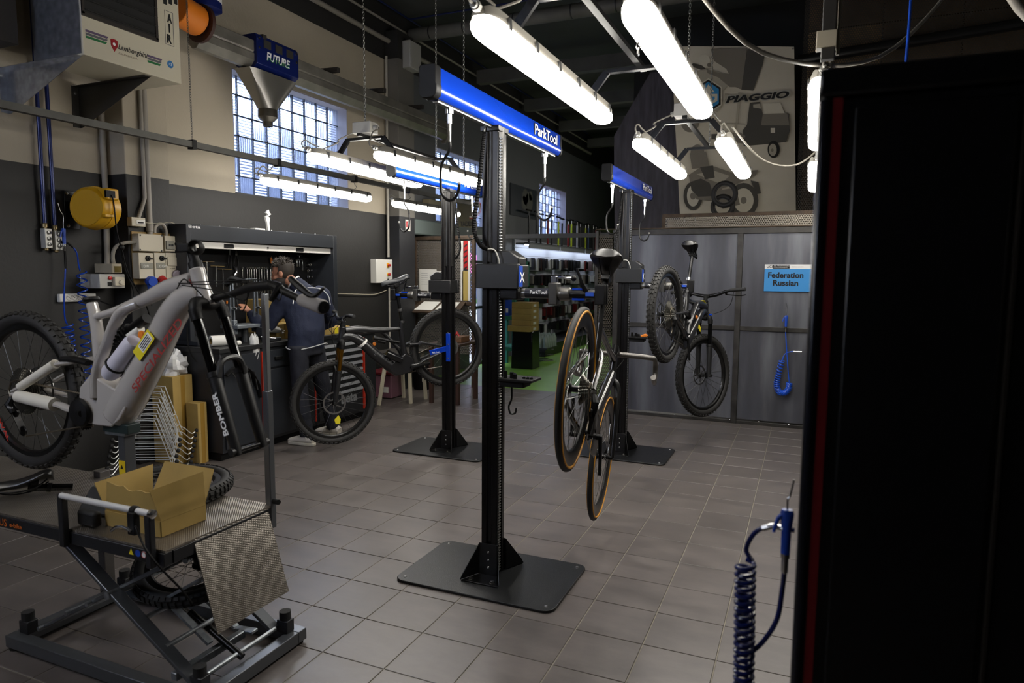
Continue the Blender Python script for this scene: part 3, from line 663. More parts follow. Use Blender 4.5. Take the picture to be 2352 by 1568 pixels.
    MB().ball((0.418, 0, zc+0.052), 0.014, 10, 8).build('knob', PLASTIC, cb)
    MB().lathe((0.345, 0, zc-0.022), X, [(0.03, 0), (0.034, 0.008), (0.034, 0.02), (0.031, 0.055), (0.026, 0.06)], 20).build('collar', mat('grey collar', '6a6864', 0.32, 0.8), t)
    MB().cyl((0.40, 0, zc-0.022), (0.545, 0, zc-0.022), 0.022, n=18).build('clamp_tube', SATIN, t, bevel=0.002)
    MB().box(0.415, 0.475, -0.012, 0.012, zc-0.003, zc+0.006).box(0.415, 0.475, -0.012, 0.012, zc-0.051, zc-0.041).build('clamp_stripe', BLUE, t)
    MB().box(0.485, 0.525, -0.024, -0.0215, zc-0.03, zc-0.012).box(0.485, 0.525, 0.0215, 0.024, zc-0.03, zc-0.012).build('clamp_sticker', BLUEP, t)
    lv = MB().tube([(0.485, -0.01, zc-0.01), (0.47, -0.02, zc+0.02), (0.455, -0.022, zc+0.06), (0.44, -0.022, zc+0.10)], [0.012, 0.010, 0.007, 0.006], 8, 3).build('clamp_lever', SATIN, t)
    MB().box(0.53, 0.58, -0.03, -0.012, zc-0.07, zc+0.025).box(0.53, 0.58, 0.012, 0.03, zc-0.07, zc+0.025).build('clamp_jaw', PLASTIC, t, bevel=0.004)
    return t
S1 = make_stand('nearest repair stand, in the middle of the floor, holding the road bike')
S1.location = (-1.44, 3.11, 0)
S3 = copy_tree(S1); S3['label'] = 'rear repair stand on the right, clamping the black mountain bike before the steel partition'; S3.location = (-1.44, 5.78, 0)
for c in S3.children:
    pass
S2 = make_stand('repair stand left of the nearest one, its arm reaching left to the dark electric bike', 1.385)
S2.location = (-2.86, 5.24, 0); S2.rotation_euler = (0, 0, PI)

# ------------------------------------------------------------------ bicycles
TYRE = mat('tyre rubber', '1d1c1b', 0.7, bump=(400, 0.2))
TAN = mat('tan sidewall', 'd0901e', 0.6)
RIMM = mat('black rim', '131313', 0.3, 0.2)
SPOKE = mat('black spoke', '3a3a3a', 0.35, 0.7)
SPOKEL = mat('steel spoke', '9a9a98', 0.3, 0.9)
DARKMET = mat('dark metal', '232324', 0.3, 0.7)
CASM = mat('cassette steel', '8c8a84', 0.28, 0.95)
CHAINB = mat('bike chain', '7d7466', 0.35, 0.9)
GOLD = mat('gold stanchion', '8a5f14', 0.2, 0.9)
STANC = mat('black stanchion', '0d0d0e', 0.12, 0.5, coat=0.5)
class Bike:
    def __init__(s, name, label, O, e, L, cat='bicycle', sh=0.0, k=1.0):
        s.O = V(O); s.e = V(e).normalized(); s.L = V(L); s.L = (s.L - s.e*s.L.dot(s.e)).normalized(); s.u = s.e.cross(s.L)
        s.t = thing(name, label, cat, tuple(s.O)); s.sh = sh; s.k = k; s.st = None
    def P(s, a, w, t): return s.O + s.e*((a + s.sh*t)*s.k) + s.L*(w*s.k) + s.u*(t*s.k)
    def setsteer(s, p0, p1, ang):
        a, b = s.P(p0[0], 0, p0[1]), s.P(p1[0], 0, p1[1]); s.st = (a, (b-a).normalized(), ang)
    def F(s, a, w, t):
        p = s.P(a, w, t)
        if s.st: p = s.st[0] + Matrix.Rotation(s.st[2], 3, s.st[1]) @ (p - s.st[0])
        return p
    def FL(s):
        return (Matrix.Rotation(s.st[2], 3, s.st[1]) @ s.L) if s.st else s.L
def wheel(parent, name, c, ax, R, tr, style, rotor=None, cass=None, ref=None, phase=0.0):
    """one wheel: rim with tyre, hub, spokes, rotor and cassette as sub-parts"""
    c = V(c); ax = V(ax).normalized(); x, y, d = basis(ax)
    Rc = R - tr
    if style == 'road':
        ri, ro = Rc-0.068, Rc-0.012; hw = 0.012
        rim = MB().lathe(c, ax, [(ri, -0.004), (ri, 0.004), (ri+0.02, hw), (ro, hw*0.95), (ro, -hw*0.95), (ri+0.02, -hw)], 56, closed=True).build(name, RIMM, parent)
        MB().torus(c, ax, Rc, (tr*0.95, tr*0.9), 64, 10).build('tyre', TYRE, rim)
        for s in (-1, 1): MB().torus(c + ax*(s*tr*0.80), ax, Rc-tr*0.42, (0.0055, 0.005), 64, 6).build('sidewall', TAN, rim)
        ns = 24
    else:
        ri, ro = Rc-0.052, Rc-0.018; hw = 0.016
        rim = MB().lathe(c, ax, [(ri, -0.008), (ri, 0.008), (ri+0.008, hw), (ro, hw), (ro, -hw), (ri+0.008, -hw)], 56, closed=True).build(name, RIMM, parent)
        ty = MB().torus(c, ax, Rc, (tr*0.9, tr*0.92), 64, 12)
        n = 58
        for i in range(n):
            for row in range(4):
                a = 2*PI*(i + (0.5 if row in (1, 2) else 0.0))/n + phase
                th = (-0.85, -0.26, 0.26, 0.85)[row]
                o = x*math.cos(a) + y*math.sin(a); tg = -x*math.sin(a) + y*math.cos(a)
                nrm = o*math.cos(th) + ax*math.sin(th); bi = -o*math.sin(th) + ax*math.cos(th)
                ty.cbox(c + o*Rc + nrm*(tr*0.95), 0.017 if row in (1, 2) else 0.02, 0.013, tr*0.26, (tg, bi, nrm))
        ty.build('tyre', TYRE, rim); ns = 28
    MB().lathe(c, ax, [(0.008, -0.06), (0.012, -0.055), (0.012, -0.035), (0.026, -0.034), (0.026, -0.03), (0.015, -0.02), (0.015, 0.02), (0.026, 0.03), (0.026, 0.034), (0.012, 0.035), (0.012, 0.055), (0.008, 0.06)], 16).build('hub', DARKMET, rim)
    sp = MB()
    for i in range(ns):
        a = 2*PI*i/ns + phase; s = 1 if i % 2 else -1; a2 = a + (0.9 if (i//2) % 2 else -0.9)
        sp.loft([c + ax*(s*0.032) + (x*math.cos(a2) + y*math.sin(a2))*0.025, c + (x*math.cos(a) + y*math.sin(a))*(ri+0.004)], 0.0013, 4, caps=False)
    sp.build('spokes', SPOKE if style != 'road' else SPOKEL, rim)
    a = phase + 0.2
    MB().cyl(c + (x*math.cos(a) + y*math.sin(a))*ri, c + (x*math.cos(a) + y*math.sin(a))*(ri-0.035), 0.003, n=6).build('valve', CHROME, rim)
    if rotor:
        rr, off = rotor; m = MB().lathe(c + ax*off, ax, [(rr-0.014, -0.001), (rr, -0.001), (rr, 0.001), (rr-0.014, 0.001)], 40, closed=True)
        for i in range(6):
            q = 2*PI*i/6; m.bar(c + ax*off + (x*math.cos(q) + y*math.sin(q))*0.02, c + ax*off + (x*math.cos(q+0.5) + y*math.sin(q+0.5))*(rr-0.012), 0.006, 0.002, ax)
        m.build('brake_rotor', STEEL, rim)
    if cass:
        s0, dirn, n, r0, r1 = cass
        cg = MB()
        for i in range(n):
            r = r1 + (r0-r1)*(1-i/(n-1))**1.25; off = s0 + dirn*i*0.0042; T = int(r*2*PI/0.0127)
            pts = []
            for j in range(T*2): pts.append((r + (0.004 if j % 2 else -0.002), 2*PI*j/(T*2)))
            cg.prism([(q*math.cos(a), q*math.sin(a)) for q, a in pts], c + ax*off, x, y, 0.0018)
        cg.build('cassette', CASM, rim)
    return rim
def chain_path(pts, k=1):
    """bead-like chain: radius alternates with each link"""
    out = []
    for i in range(len(pts)-1):
        a, b = V(pts[i]), V(pts[i+1]); n = max(2, int((b-a).length/0.0064))
        out += [a + (b-a)*(j/n) for j in range(n)]
    return out + [V(pts[-1])]
def bchain(parent, pts):
    p = chain_path(pts); MB().loft(p, [(0.0045 if i % 2 else 0.0028) for i in range(len(p))], 5).build('chain', CHAINB, parent)
def saddle(b, c, fwd, up, left, m, ln=0.26, wd=0.15):
    c, fwd, up, left = V(c), V(fwd), V(up), V(left); st = []
    for f, w, z in crom([(-0.49, 0.26, 0.010), (-0.46, 0.42, 0.018), (-0.36, 0.5, 0.02), (-0.2, 0.42, 0.008), (0.0, 0.24, 0.0), (0.2, 0.14, 0.0), (0.4, 0.11, -0.002), (0.5, 0.05, -0.01)], 3):
        ring = []
        for q in range(24):
            a = 2*PI*q/24; ring.append(c + fwd*(f*ln) + left*(math.cos(a)*w*wd*1.0) + up*(z + math.sin(a)*(0.016 if math.sin(a) > 0 else 0.024) - 0.016*math.cos(a)**4))
        st.append(ring)
    n = 24; vs = [p for r in st for p in r]
    fs = [(i*n+k, i*n+(k+1) % n, (i+1)*n+(k+1) % n, (i+1)*n+k) for i in range(len(st)-1) for k in range(n)] + [tuple(range(n)), tuple((len(st)-1)*n+k for k in range(n))]
    o = MB().add(vs, fs).build('saddle', m, b, angle=70)
    for s in (-1, 1): MB().tube([c - fwd*(0.4*ln) + left*(s*0.03) - up*0.01, c - fwd*(0.2*ln) + left*(s*0.022) - up*0.04, c + fwd*(0.15*ln) + left*(s*0.02) - up*0.042, c + fwd*(0.42*ln) + left*(s*0.008) - up*0.012], 0.0035, 6, 4).build('saddle_rail', DARKMET, o)
    return o
SADM = mat('black saddle', '101011', 0.32)
def crank(b, bbpos, ax, u_dir, ring_r, m, pedals=True, arm=0.17, both=True, ringoff=-0.045, pedal_m=PLASTIC):
    """ax points to the left of the bike"""
    bb, ax = V(bbpos), V(ax).normalized(); x, y, d = basis(ax); u_dir = V(u_dir).normalized()
    t = b
    rg = MB(); T = 32; pts = []
    for j in range(T*2): pts.append(ring_r + (0.004 if j % 2 else -0.003))
    outer = [(q*math.cos(2*PI*j/(T*2)), q*math.sin(2*PI*j/(T*2))) for j, q in enumerate(pts)]
    rg.prism(outer, bb + ax*(ringoff-0.0015), x, y, 0.003)
    cr = MB().cyl(bb + ax*0.075, bb - ax*0.075, 0.014, n=14)
    for s in (-1, 1):
        if s == 1 and not both: continue
        dr = u_dir*(1 if s < 0 else -1)
        cr.loft([bb - ax*(0.068*-s*-1) if False else bb + ax*(s*0.066), bb + ax*(s*0.075) + dr*(arm*0.5), bb + ax*(s*0.082) + dr*arm], [(0.017, 0.010), (0.013, 0.008), (0.013, 0.008)], 10, up=ax)
    co = cr.build('crankset', m, t)
    rg.build('chainring', DARKMET, co)
    if pedals:
        for s in (-1, 1):
            dr = u_dir*(1 if s < 0 else -1); c = bb + ax*(s*0.14) + dr*arm
            MB().cyl(bb + ax*(s*0.08) + dr*arm, c, 0.006, n=8).cbox(c, 0.1, 0.09, 0.016, (x, ax, x.cross(ax))).build('pedal', pedal_m, co, bevel=0.003)
    return co
def mtb(B, fm, o):
    """full-suspension bike in side-view units of a 1.30 wheelbase; o holds the options"""
    P, F, t = B.P, B.F, B.t; Lf = B.L
    r1 = o.get('dt', 0.045)
    up = Lf
    def tub(pts, rad, w=None, n=12, k=5): return crom([P(a, (w or 0.0), c) for a, c in pts], k), rad
    fb = MB()
    pts, rad = tub([(1.035, 0.555), (0.96, 0.535), (0.875, 0.45), (0.769, 0.267), (0.648, 0.084), (0.58, -0.01)], None)
    fb.loft(pts, [(r1*0.72, r1*0.75), (r1*0.78, r1*0.85), (r1*0.9, r1), (r1*0.95, r1*1.12), (r1*1.05, r1*1.25), (r1*1.1, r1*1.1)], 14, up=None)
    pts, rad = tub([(0.425, 0.385), (0.55, 0.425), (0.70, 0.485), (0.85, 0.555), (0.985, 0.60)], None)
    fb.loft(pts, [(0.019, 0.015), (0.022, 0.019), (0.026, 0.026), (0.032, 0.034), (0.032, 0.034)], 12)
    pts, rad = tub([(0.407, 0.445), (0.437, 0.36), (0.462, 0.22), (0.475, 0.08)], None)
    fb.loft(pts, [0.0225, 0.024, 0.027, 0.032], 12)
    fb.loft([P(0.995, 0, 0.645), P(1.018, 0, 0.59), P(1.062, 0, 0.505)], [0.030, 0.029, 0.034], 16)
    if o.get('sidearm', True):
        pts = crom([P(0.70, -0.012, 0.475), P(0.625, -0.03, 0.43), P(0.56, -0.036, 0.31), P(0.50, -0.036, 0.17), P(0.50, -0.03, 0.06)], 5)
        fb.loft(pts, [(0.02, 0.02), (0.022, 0.03), (0.018, 0.026), (0.018, 0.03), (0.02, 0.04)], 10, up=Lf)
    mot = [(0.405, 0.09), (0.47, 0.155), (0.53, 0.14), (0.60, 0.12), (0.66, 0.11), (0.685, 0.05), (0.655, -0.0), (0.60, -0.045), (0.52, -0.055), (0.44, -0.06), (0.395, -0.02)]
    ms = o.get('motor', 1.0)
    cx, cz = 0.53, 0.03
    fb.prism([((a-cx)*ms+cx, (c-cz)*ms+cz) for a, c in mot], P(0, -0.05*ms, 0), (P(1, 0, 0)-P(0, 0, 0)), (P(0, 0, 1)-P(0, 0, 0)), -0.1*ms if B.e.cross(B.u).dot(B.L) < 0 else 0.1*ms)
    fr = fb.build('frame', fm, t, bevel=0.008, angle=45)
    # swingarm, split into stays so each can be told apart
    sm = o.get('stay_m', fm)
    for s in (-1, 1):
        MB().loft(crom([P(0.44, s*0.04, 0.0), P(0.36, s*0.055, -0.012), P(0.30, s*0.062, -0.004), P(0.15, s*0.066, -0.008), P(0.0, s*0.066, -0.006)], 4), [(0.018, 0.022), (0.016, 0.022), (0.014, 0.019), (0.011, 0.016), (0.010, 0.018)], 10, up=Lf).build('chainstay', sm, t)
        MB().loft(crom([P(0.40, s*0.045, 0.205), P(0.33, s*0.055, 0.185), P(0.27, s*0.06, 0.165), P(0.14, s*0.064, 0.085), P(0.0, s*0.066, 0.008)], 4), [(0.015, 0.018), (0.014, 0.02), (0.012, 0.016), (0.010, 0.014), (0.010, 0.016)], 10, up=Lf).build('seatstay', sm, t)
    MB().loft(crom([P(0.315, -0.058, 0.195), P(0.38, -0.052, 0.205), P(0.455, -0.045, 0.20)], 3), [(0.014, 0.022), (0.014, 0.025), (0.012, 0.02)], 10, up=Lf).build('rocker_link', PLASTIC, t)
    if o.get('shock', True):
        sh = MB().cyl(P(0.735, 0, 0.42), P(0.60, 0, 0.335), 0.021, n=14).cyl(P(0.60, 0, 0.335), P(0.49, 0, 0.265), 0.012, n=10).build('shock', DARKMET, t)
        cpts = []
        for i in range(80): 
            f = i/79; q = P(0.64-0.13*f, 0, 0.36-0.083*f); a = f*8*2*PI; dd = (P(0.49, 0, 0.265)-P(0.735, 0, 0.42)).normalized(); bx, by, _ = basis(dd); cpts.append(q + bx*(0.028*math.cos(a)) + by*(0.028*math.sin(a)))
        if o.get('coil'): MB().loft(cpts, 0.0045, 6).build('coil_spring', PLASTIC, sh)
        MB().cyl(P(0.70, 0.0, 0.375), P(0.63, 0.0, 0.33), 0.018, n=12).build('reservoir', o.get('res_m', DARKMET), sh)
        MB().lathe(P(0.735, -0.03, 0.355), Lf, [(0.014, 0), (0.017, 0.006), (0.015, 0.014), (0, 0.016)], 12).build('adjuster', ORANGE, sh)
    # fork
    c1, c2 = (1.066, 0.490), (1.293, 0.0)
    def fk(f, w): return F(c1[0]+(c2[0]-c1[0])*f, w, c1[1]+(c2[1]-c1[1])*f)
    LF = B.FL()
    lw = 0.065
    fo = MB()
    fo.loft(crom([fk(0.03, -lw), fk(-0.06, -lw*0.75), F(1.062, 0, 0.515), fk(-0.06, lw*0.75), fk(0.03, lw)], 4), [(0.021, 0.019), (0.026, 0.024), (0.028, 0.026), (0.026, 0.024), (0.021, 0.019)], 12)
    fork = fo.build('fork_crown', o.get('fork_m', PLASTIC), t)
    lm = o.get('fork_m', mat('fork lower', '1a1a1b', 0.42))
    for s in (-1, 1):
        st = MB().loft([fk(-0.02, s*lw), fk(0.02, s*lw), fk(0.06, s*lw)], [0.023, 0.023, 0.0225], 14)
        st.build('crown_socket', o.get('fork_m', PLASTIC), fork)
        MB().cyl(fk(0.05, s*lw), fk(0.52, s*lw), 0.0182, n=16).build('stanchion', o.get('stan_m', STANC), fork)
        lo = MB().loft([fk(0.435, s*lw), fk(0.47, s*lw), fk(0.475, s*lw), fk(0.60, s*lw), fk(0.97, s*lw), fk(1.03, s*lw)], [0.0275, 0.0275, 0.0245, 0.0235, 0.020, 0.016], 14).build('lower_leg', lm, fork)
        MB().lathe(fk(1.0, s*(lw+0.016)), LF, [(0.014, -0.012), (0.014, 0.012)], 12).build('dropout', lm, fork)
        if o.get('legtext') and s == -1:
            d = (fk(0.9, 0)-fk(0.5, 0)).normalized(); nrm = -LF; ex = -d; ey = ex.cross(nrm)*-1
            ey = nrm.cross(ex)
            text(o['legtext'], WINK, fork, fk(0.88, s*(lw+0.0225)) - ey*0.013, ex, ey, 0.165, 0.026, bold=0.03, th=0.002)
    arch = MB().loft(crom([fk(0.47, -lw) + B.e*0.02, fk(0.36, -lw*0.7) + B.e*0.035, fk(0.33, 0) + B.e*0.04, fk(0.36, lw*0.7) + B.e*0.035, fk(0.47, lw) + B.e*0.02], 5), [(0.014, 0.01), (0.012, 0.012), (0.012, 0.014), (0.012, 0.012), (0.014, 0.01)], 8).build('fork_arch', lm, fork)
    MB().cyl(fk(1.0, -lw-0.02), fk(1.0, lw+0.02), 0.0085, n=10).build('axle', DARKMET, fork)
    # stem, headset
    a0, a1 = (0.995, 0.645), (0.958, 0.715)
    hs = MB().cyl(F(*[0.995, 0, 0.645]), F(0.985, 0, 0.668), 0.026, n=16).cyl(F(0.985, 0, 0.668), F(0.966, 0, 0.712), 0.0185, n=14).build('headset', PLASTIC, t)
    return fr
def flat_bar(B, o, c=(1.005, 0.735), width=0.78, rise=0.025):
    F, t = B.F, B.t; s0, t0 = c; h = width/2/B.k
    MB().bar(F(0.968, 0, 0.70), F(s0, 0, t0-0.01), 0.036, 0.034, B.u).build('stem', PLASTIC, t, bevel=0.004)
    pts = crom([F(s0-0.05, -h, t0+rise), F(s0-0.03, -h*0.55, t0+rise), F(s0, -0.07, t0), F(s0, 0.07, t0), F(s0-0.03, h*0.55, t0+rise), F(s0-0.05, h, t0+rise)], 5)
    bar_ = MB().loft(pts, [0.0115, 0.0125, 0.0165, 0.0165, 0.0125, 0.0115], 12).build('handlebar', o.get('bar_m', SATIN), t)
    for s in (-1, 1):
        g0, g1 = F(s0-0.05, s*h, t0+rise), F(s0-0.043, s*(h-0.14/B.k), t0+rise)
        d = (g1-g0).normalized()
        MB().lathe(g0 - d*0.004, d, [(0.012, 0), (0.0165, 0.002), (0.0165, 0.012), (0.0155, 0.02), (0.0165, 0.12), (0.0175, 0.14), (0.013, 0.143)], 14).build('grip', RUBBER, bar_)
        lc = F(s0-0.035, s*(h-0.2/B.k), t0+rise)
        br = MB().loft([lc, lc + B.e*0.045 - B.u*0.01], [0.014, 0.009], 8).build('brake_lever', PLASTIC, bar_)
        MB().tube([lc + B.e*0.045 - B.u*0.012, F(s0+0.03, s*(h-0.15/B.k), t0+rise-0.015), F(s0+0.035, s*(h-0.08/B.k), t0+rise-0.02), F(s0+0.03, s*(h-0.03/B.k), t0+rise-0.015)], [0.006, 0.005, 0.0045, 0.005], 6, 3).build('lever_blade', SATIN, br)
    return bar_
def cable(parent, pts, r=0.0024, m=PLASTIC, name='cable'): return MB().tube(pts, r, 5, 6).build(name, m, parent)
def drivetrain(B, bbp, ring_r, crankdir, cm, cas_r=0.095, pedals=True, arm=0.17):
    P, t = B.P, B.t; bb = P(bbp[0], 0, bbp[1])
    crank(t, bb, B.L, crankdir, ring_r, cm, pedals, arm=arm)
    w = -0.045
    # derailleur below the cassette
    d1, d2 = P(0.02, -0.075, -0.085), P(0.055, -0.062, -0.165)
    de = MB().loft([P(0.0, -0.075, -0.02), P(-0.005, -0.085, -0.05), P(0.02, -0.08, -0.085)], [0.011, 0.017, 0.014], 8).build('derailleur', PLASTIC, t)
    MB().bar(d1, d2, 0.004, 0.03, B.L).build('cage', DARKMET, de)
    MB().lathe(d1, B.L, [(0.022, -0.004), (0.022, 0.004)], 14).build('jockey_wheel', DARKMET, de)
    MB().lathe(d2, B.L, [(0.022, -0.004), (0.022, 0.004)], 14).build('jockey_wheel', DARKMET, de)
    up_ = lambda s, h: P(s, w, h)
    rr = ring_r/B.k; cr = cas_r*0.55/B.k
    bchain(t, [P(bbp[0], w, bbp[1]+rr), P(0.0, w-0.01, cr), P(-cr*0.7, w-0.01, cr*0.7), P(-cr, w-0.01, 0), P(-cr*0.6, w-0.012, -cr*0.8), P(0.0, w-0.015, -0.07), P(0.035, -0.065, -0.12), P(0.04, -0.062, -0.18), P(0.075, -0.06, -0.185), P(bbp[0]-0.03, w, bbp[1]-rr*0.97), P(bbp[0]+rr*0.7, w, bbp[1]-rr*0.7), P(bbp[0]+rr, w, bbp[1]), P(bbp[0]+rr*0.7, w, bbp[1]+rr*0.7), P(bbp[0], w, bbp[1]+rr)])

# ---- white electric mountain bike on the lift (front wheel taken out, bar unbolted)
GREYF = mat('gloss grey bike paint', 'a8a4a1', 0.16, 0.0, coat=0.8)
RA, FA = aty(68, 896, 1.93), aty(577, 1027, 1.93)
A = Bike('electric_mountain_bike', 'glossy grey electric mountain bike without front wheel, clamped on the lift table', RA, FA-RA, (0, 1, 0))
frA = mtb(A, GREYF, dict(dt=0.058, coil=True, legtext='BOMBER', res_m=WHITE))
wheel(A.t, 'rear_wheel', A.P(0, 0, 0), A.L, 0.358, 0.033, 'mtb', rotor=(0.1, 0.045), cass=(-0.022, -1, 11, 0.105, 0.025))
drivetrain(A, (0.43, -0.012), 0.075, A.P(1, 0, 0.1)-A.P(0, 0, 0), PLASTIC, 0.1, pedals=False, arm=0.03)
MB().lathe(A.P(0.43, -0.062, -0.012), -A.L, [(0.062, 0), (0.055, 0.012), (0.02, 0.02), (0, 0.021)], 24).build('motor_cover', PLASTIC, A.t)
MB().lathe(A.P(0.405, 0, 0.452), A.P(0.402, 0, 0.47)-A.P(0.407, 0, 0.445), [(0.03, 0), (0.033, 0.006), (0.03, 0.016), (0.02, 0.018)], 16).build('seat_clamp', PLASTIC, A.t)
MB().loft([A.P(0.30-0.02, -0.067, 0.172), A.P(0.05, -0.068, 0.036)], [0.021, 0.019], 14).build('foam_wrap', mat('white foam wrap', 'c9c5ba', 0.7), A.t)
MB().loft([A.P(0.28, -0.070, -0.004), A.P(0.04, -0.072, -0.008)], [0.029, 0.026], 14).build('foam_wrap', mat('white foam wrap', 'c9c5ba', 0.7), A.t)
bt = MB().loft([A.P(0.562, -0.035, 0.165), A.P(0.575, -0.035, 0.178), A.P(0.70, -0.035, 0.315), A.P(0.712, -0.035, 0.328)], [0.030, 0.037, 0.037, 0.030], 18).build('white_tube', mat('pale plastic tube', 'c4c2d0', 0.4), A.t)
MB().torus(A.P(0.605, -0.035, 0.212), A.P(0.7, 0, 0.315)-A.P(0.575, 0, 0.178), 0.039, 0.005, 20, 6).build('strap', PLASTIC, bt)
# lettering and sticker on the down tube
dn = (A.P(0.92, 0, 0.43)-A.P(0.68, 0, 0.125)).normalized(); nr = -A.L; py = nr.cross(dn)
text('SPECIALIZED', mat('dark red print', '8e2a26', 0.5), frA, A.P(0.757, -0.0605, 0.125), dn, py, 0.40, 0.036, bold=0.015, th=0.001)
st = A.P(0.775, -0.0605, 0.258)
MB().prism(roundrect(0, 0.13, 0, 0.052, 0.006), st, dn, py, 0.0008).build('yellow_sticker', YEL, A.t)
MB().prism([(0.04, 0.008), (0.12, 0.008), (0.12, 0.044), (0.04, 0.044)], st + nr*0.001, dn, py, 0.0006).build('sticker_field', WINK, A.t)
for k in range(4): MB().prism([(0.046, 0.012+k*0.008), (0.112, 0.012+k*0.008), (0.112, 0.016+k*0.008), (0.046, 0.016+k*0.008)], st + nr*0.0018, dn, py, 0.0003).build('sticker_line', INK, A.t)
# head badge
hb = A.P(1.015, -0.0305, 0.555); hx, hy = (A.P(1, 0, 0)-A.P(0, 0, 0)).normalized(), (A.P(1.0, 0, 0.64)-A.P(1.06, 0, 0.505)).normalized()
MB().prism([(-0.012, 0.0), (0.010, -0.045), (0.006, -0.008), (0.016, -0.004), (0.002, 0.055), (0.002, 0.018), (-0.012, 0.012)], hb, hx, hy, 0.002).build('head_badge', mat('red badge', 'c01a1e', 0.35), A.t)
text('DEORE XT', WINK, A.t, A.P(0.02, -0.105, -0.06), (1, 0, 0), (0, 0, 1), 0.04, 0.009)
text('ROVAL', mat('red rim print', 'c03022', 0.5), A.t, A.P(-0.20, -0.034, -0.13), (A.P(0.10, 0, -0.12)-A.P(0, 0, 0)), (A.P(0.1, 0, 0.12)-A.P(0, 0, 0)), 0.16, 0.022, bold=0.02)
# stem turned on the steerer, its bar clamp empty
MB().cyl(A.F(0.985, 0, 0.668), A.F(0.958, 0, 0.735), 0.0185, n=14).build('steerer_spacers', PLASTIC, A.t)
sc = A.F(0.963, 0, 0.72)
so = MB().bar(sc - V((0.035, 0.02, 0)), sc + V((0.03, -0.02, 0.0)), 0.034, 0.034).build('stem', PLASTIC, A.t, bevel=0.005)
MB().torus(sc + V((0.06, -0.03, 0.0)), (0.35, -0.9, 0.15), 0.022, (0.007, 0.02), 20, 8).build('bar_clamp', PLASTIC, so)
for dz in (-0.014, 0.014): MB().cyl(sc + V((-0.045, -0.03, dz)), sc + V((-0.045, 0.0, dz)), 0.006, n=8).build('clamp_bolt', DARKMET, so)
# unbolted handlebar dangling on its cables beside the head tube
ha, hbv = atd(487, 687, 2.62), atd(762, 712, 2.02)
hp = [ha, ha.lerp(atd(545, 672, 2.45), 0.8), atd(578, 660, 2.36), atd(632, 656, 2.26), atd(650, 668, 2.22), atd(694, 689, 2.13)]
bA = MB().loft(crom(hp, 6), [0.0115, 0.0125, 0.0165, 0.0165, 0.0125, 0.0115], 12).build('handlebar', PLASTIC, A.t)
g0 = atd(692, 688, 2.135); gd = (hbv-g0).normalized()
GRIPG = mat('grey rubber grip', '8f8a86', 0.75, bump=(250, 0.3))
gg = MB().lathe(g0, gd, [(0.014, 0), (0.019, 0.004), (0.0195, 0.03), (0.0215, 0.09), (0.0225, 0.125), (0.020, 0.13)], 16).build('grip', GRIPG, bA)
MB().lathe(g0 + gd*0.13, gd, [(0.0195, -0.004), (0.019, 0.003), (0.004, 0.004), (0, 0.003)], 16).build('grip_cap', PLASTIC, gg)
MB().lathe(ha, (ha-hp[1]).normalized(), [(0.017, 0), (0.0175, 0.02), (0.0165, 0.06), (0.0165, 0.12)], 14).build('grip', GRIPG, bA)
MB().lathe(hp[0].lerp(hp[1], 0.1), (hp[1]-hp[0]), [(0.019, 0), (0.02, 0.008), (0.019, 0.016)], 14).build('grip_collar', DARKMET, bA)
lv = MB().loft([atd(618, 652, 2.28), atd(640, 662, 2.22), atd(622, 690, 2.2)], [0.012, 0.013, 0.009], 8).build('shifter', PLASTIC, bA)
lv2 = MB().loft(crom([atd(668, 640, 2.15), atd(690, 660, 2.11), atd(720, 680, 2.08), atd(745, 660, 2.05)], 4), [0.010, 0.012, 0.008, 0.004], 8).build('brake_lever', PLASTIC, bA)
MB().loft(crom([atd(520, 655, 2.5), atd(535, 640, 2.48), atd(560, 645, 2.46)], 4), [0.008, 0.014, 0.010], 8).build('brake_lever', PLASTIC, bA)
for pts in ([atd(410, 650, 2.5), atd(470, 653, 2.48), atd(560, 648, 2.4), atd(640, 650, 2.25)], [atd(418, 655, 2.5), atd(500, 668, 2.45), atd(560, 690, 2.4), atd(575, 660, 2.36)],
            [atd(540, 670, 2.45), atd(545, 700, 2.44), atd(555, 715, 2.42), atd(565, 700, 2.4), atd(570, 670, 2.38)], [atd(430, 648, 2.5), atd(520, 645, 2.45), atd(600, 642, 2.32), atd(660, 655, 2.18)],
            [atd(430, 750, 2.45), atd(432, 790, 2.45), atd(440, 815, 2.46), atd(452, 830, 2.48)], [atd(622, 660, 2.26), atd(640, 690, 2.2), atd(648, 670, 2.2)]):
    cable(bA, pts)
cable(A.t, [A.P(0.93, -0.03, 0.56), A.P(0.98, -0.05, 0.6), A.P(1.03, -0.07, 0.6), A.P(1.1, -0.06, 0.55)])

# ---- dark electric bike on the left stand
BLKF = mat('satin black carbon', '1c1c1e', 0.3, 0.1, coat=0.3)
RB, FB = atd(1028, 797, 6.4), atd(765, 924, 5.97)
eB = FB-RB; LB = V((0, 0, 1)).cross(eB)
B = Bike('electric_mountain_bike', 'satin black electric mountain bike with gold fork stanchions, nose down on the left stand', RB, eB, LB, sh=-0.12, k=eB.length/1.30)
GF = dict(dt=0.044, motor=0.9, stan_m=GOLD)
frB = mtb(B, BLKF, GF); flat_bar(B, GF)
wheel(B.t, 'rear_wheel', B.P(0, 0, 0), B.L, 0.37, 0.031, 'mtb', rotor=(0.09, 0.045), cass=(-0.022, -1, 11, 0.105, 0.025))
wheel(B.t, 'front_wheel', B.P(1.295, 0, 0), B.L, 0.372, 0.031, 'mtb', rotor=(0.1, 0.04), phase=0.3)
drivetrain(B, (0.45, -0.01), 0.07, B.P(1, 0, 0.2)-B.P(0, 0, 0), PLASTIC, 0.1, pedals=False)
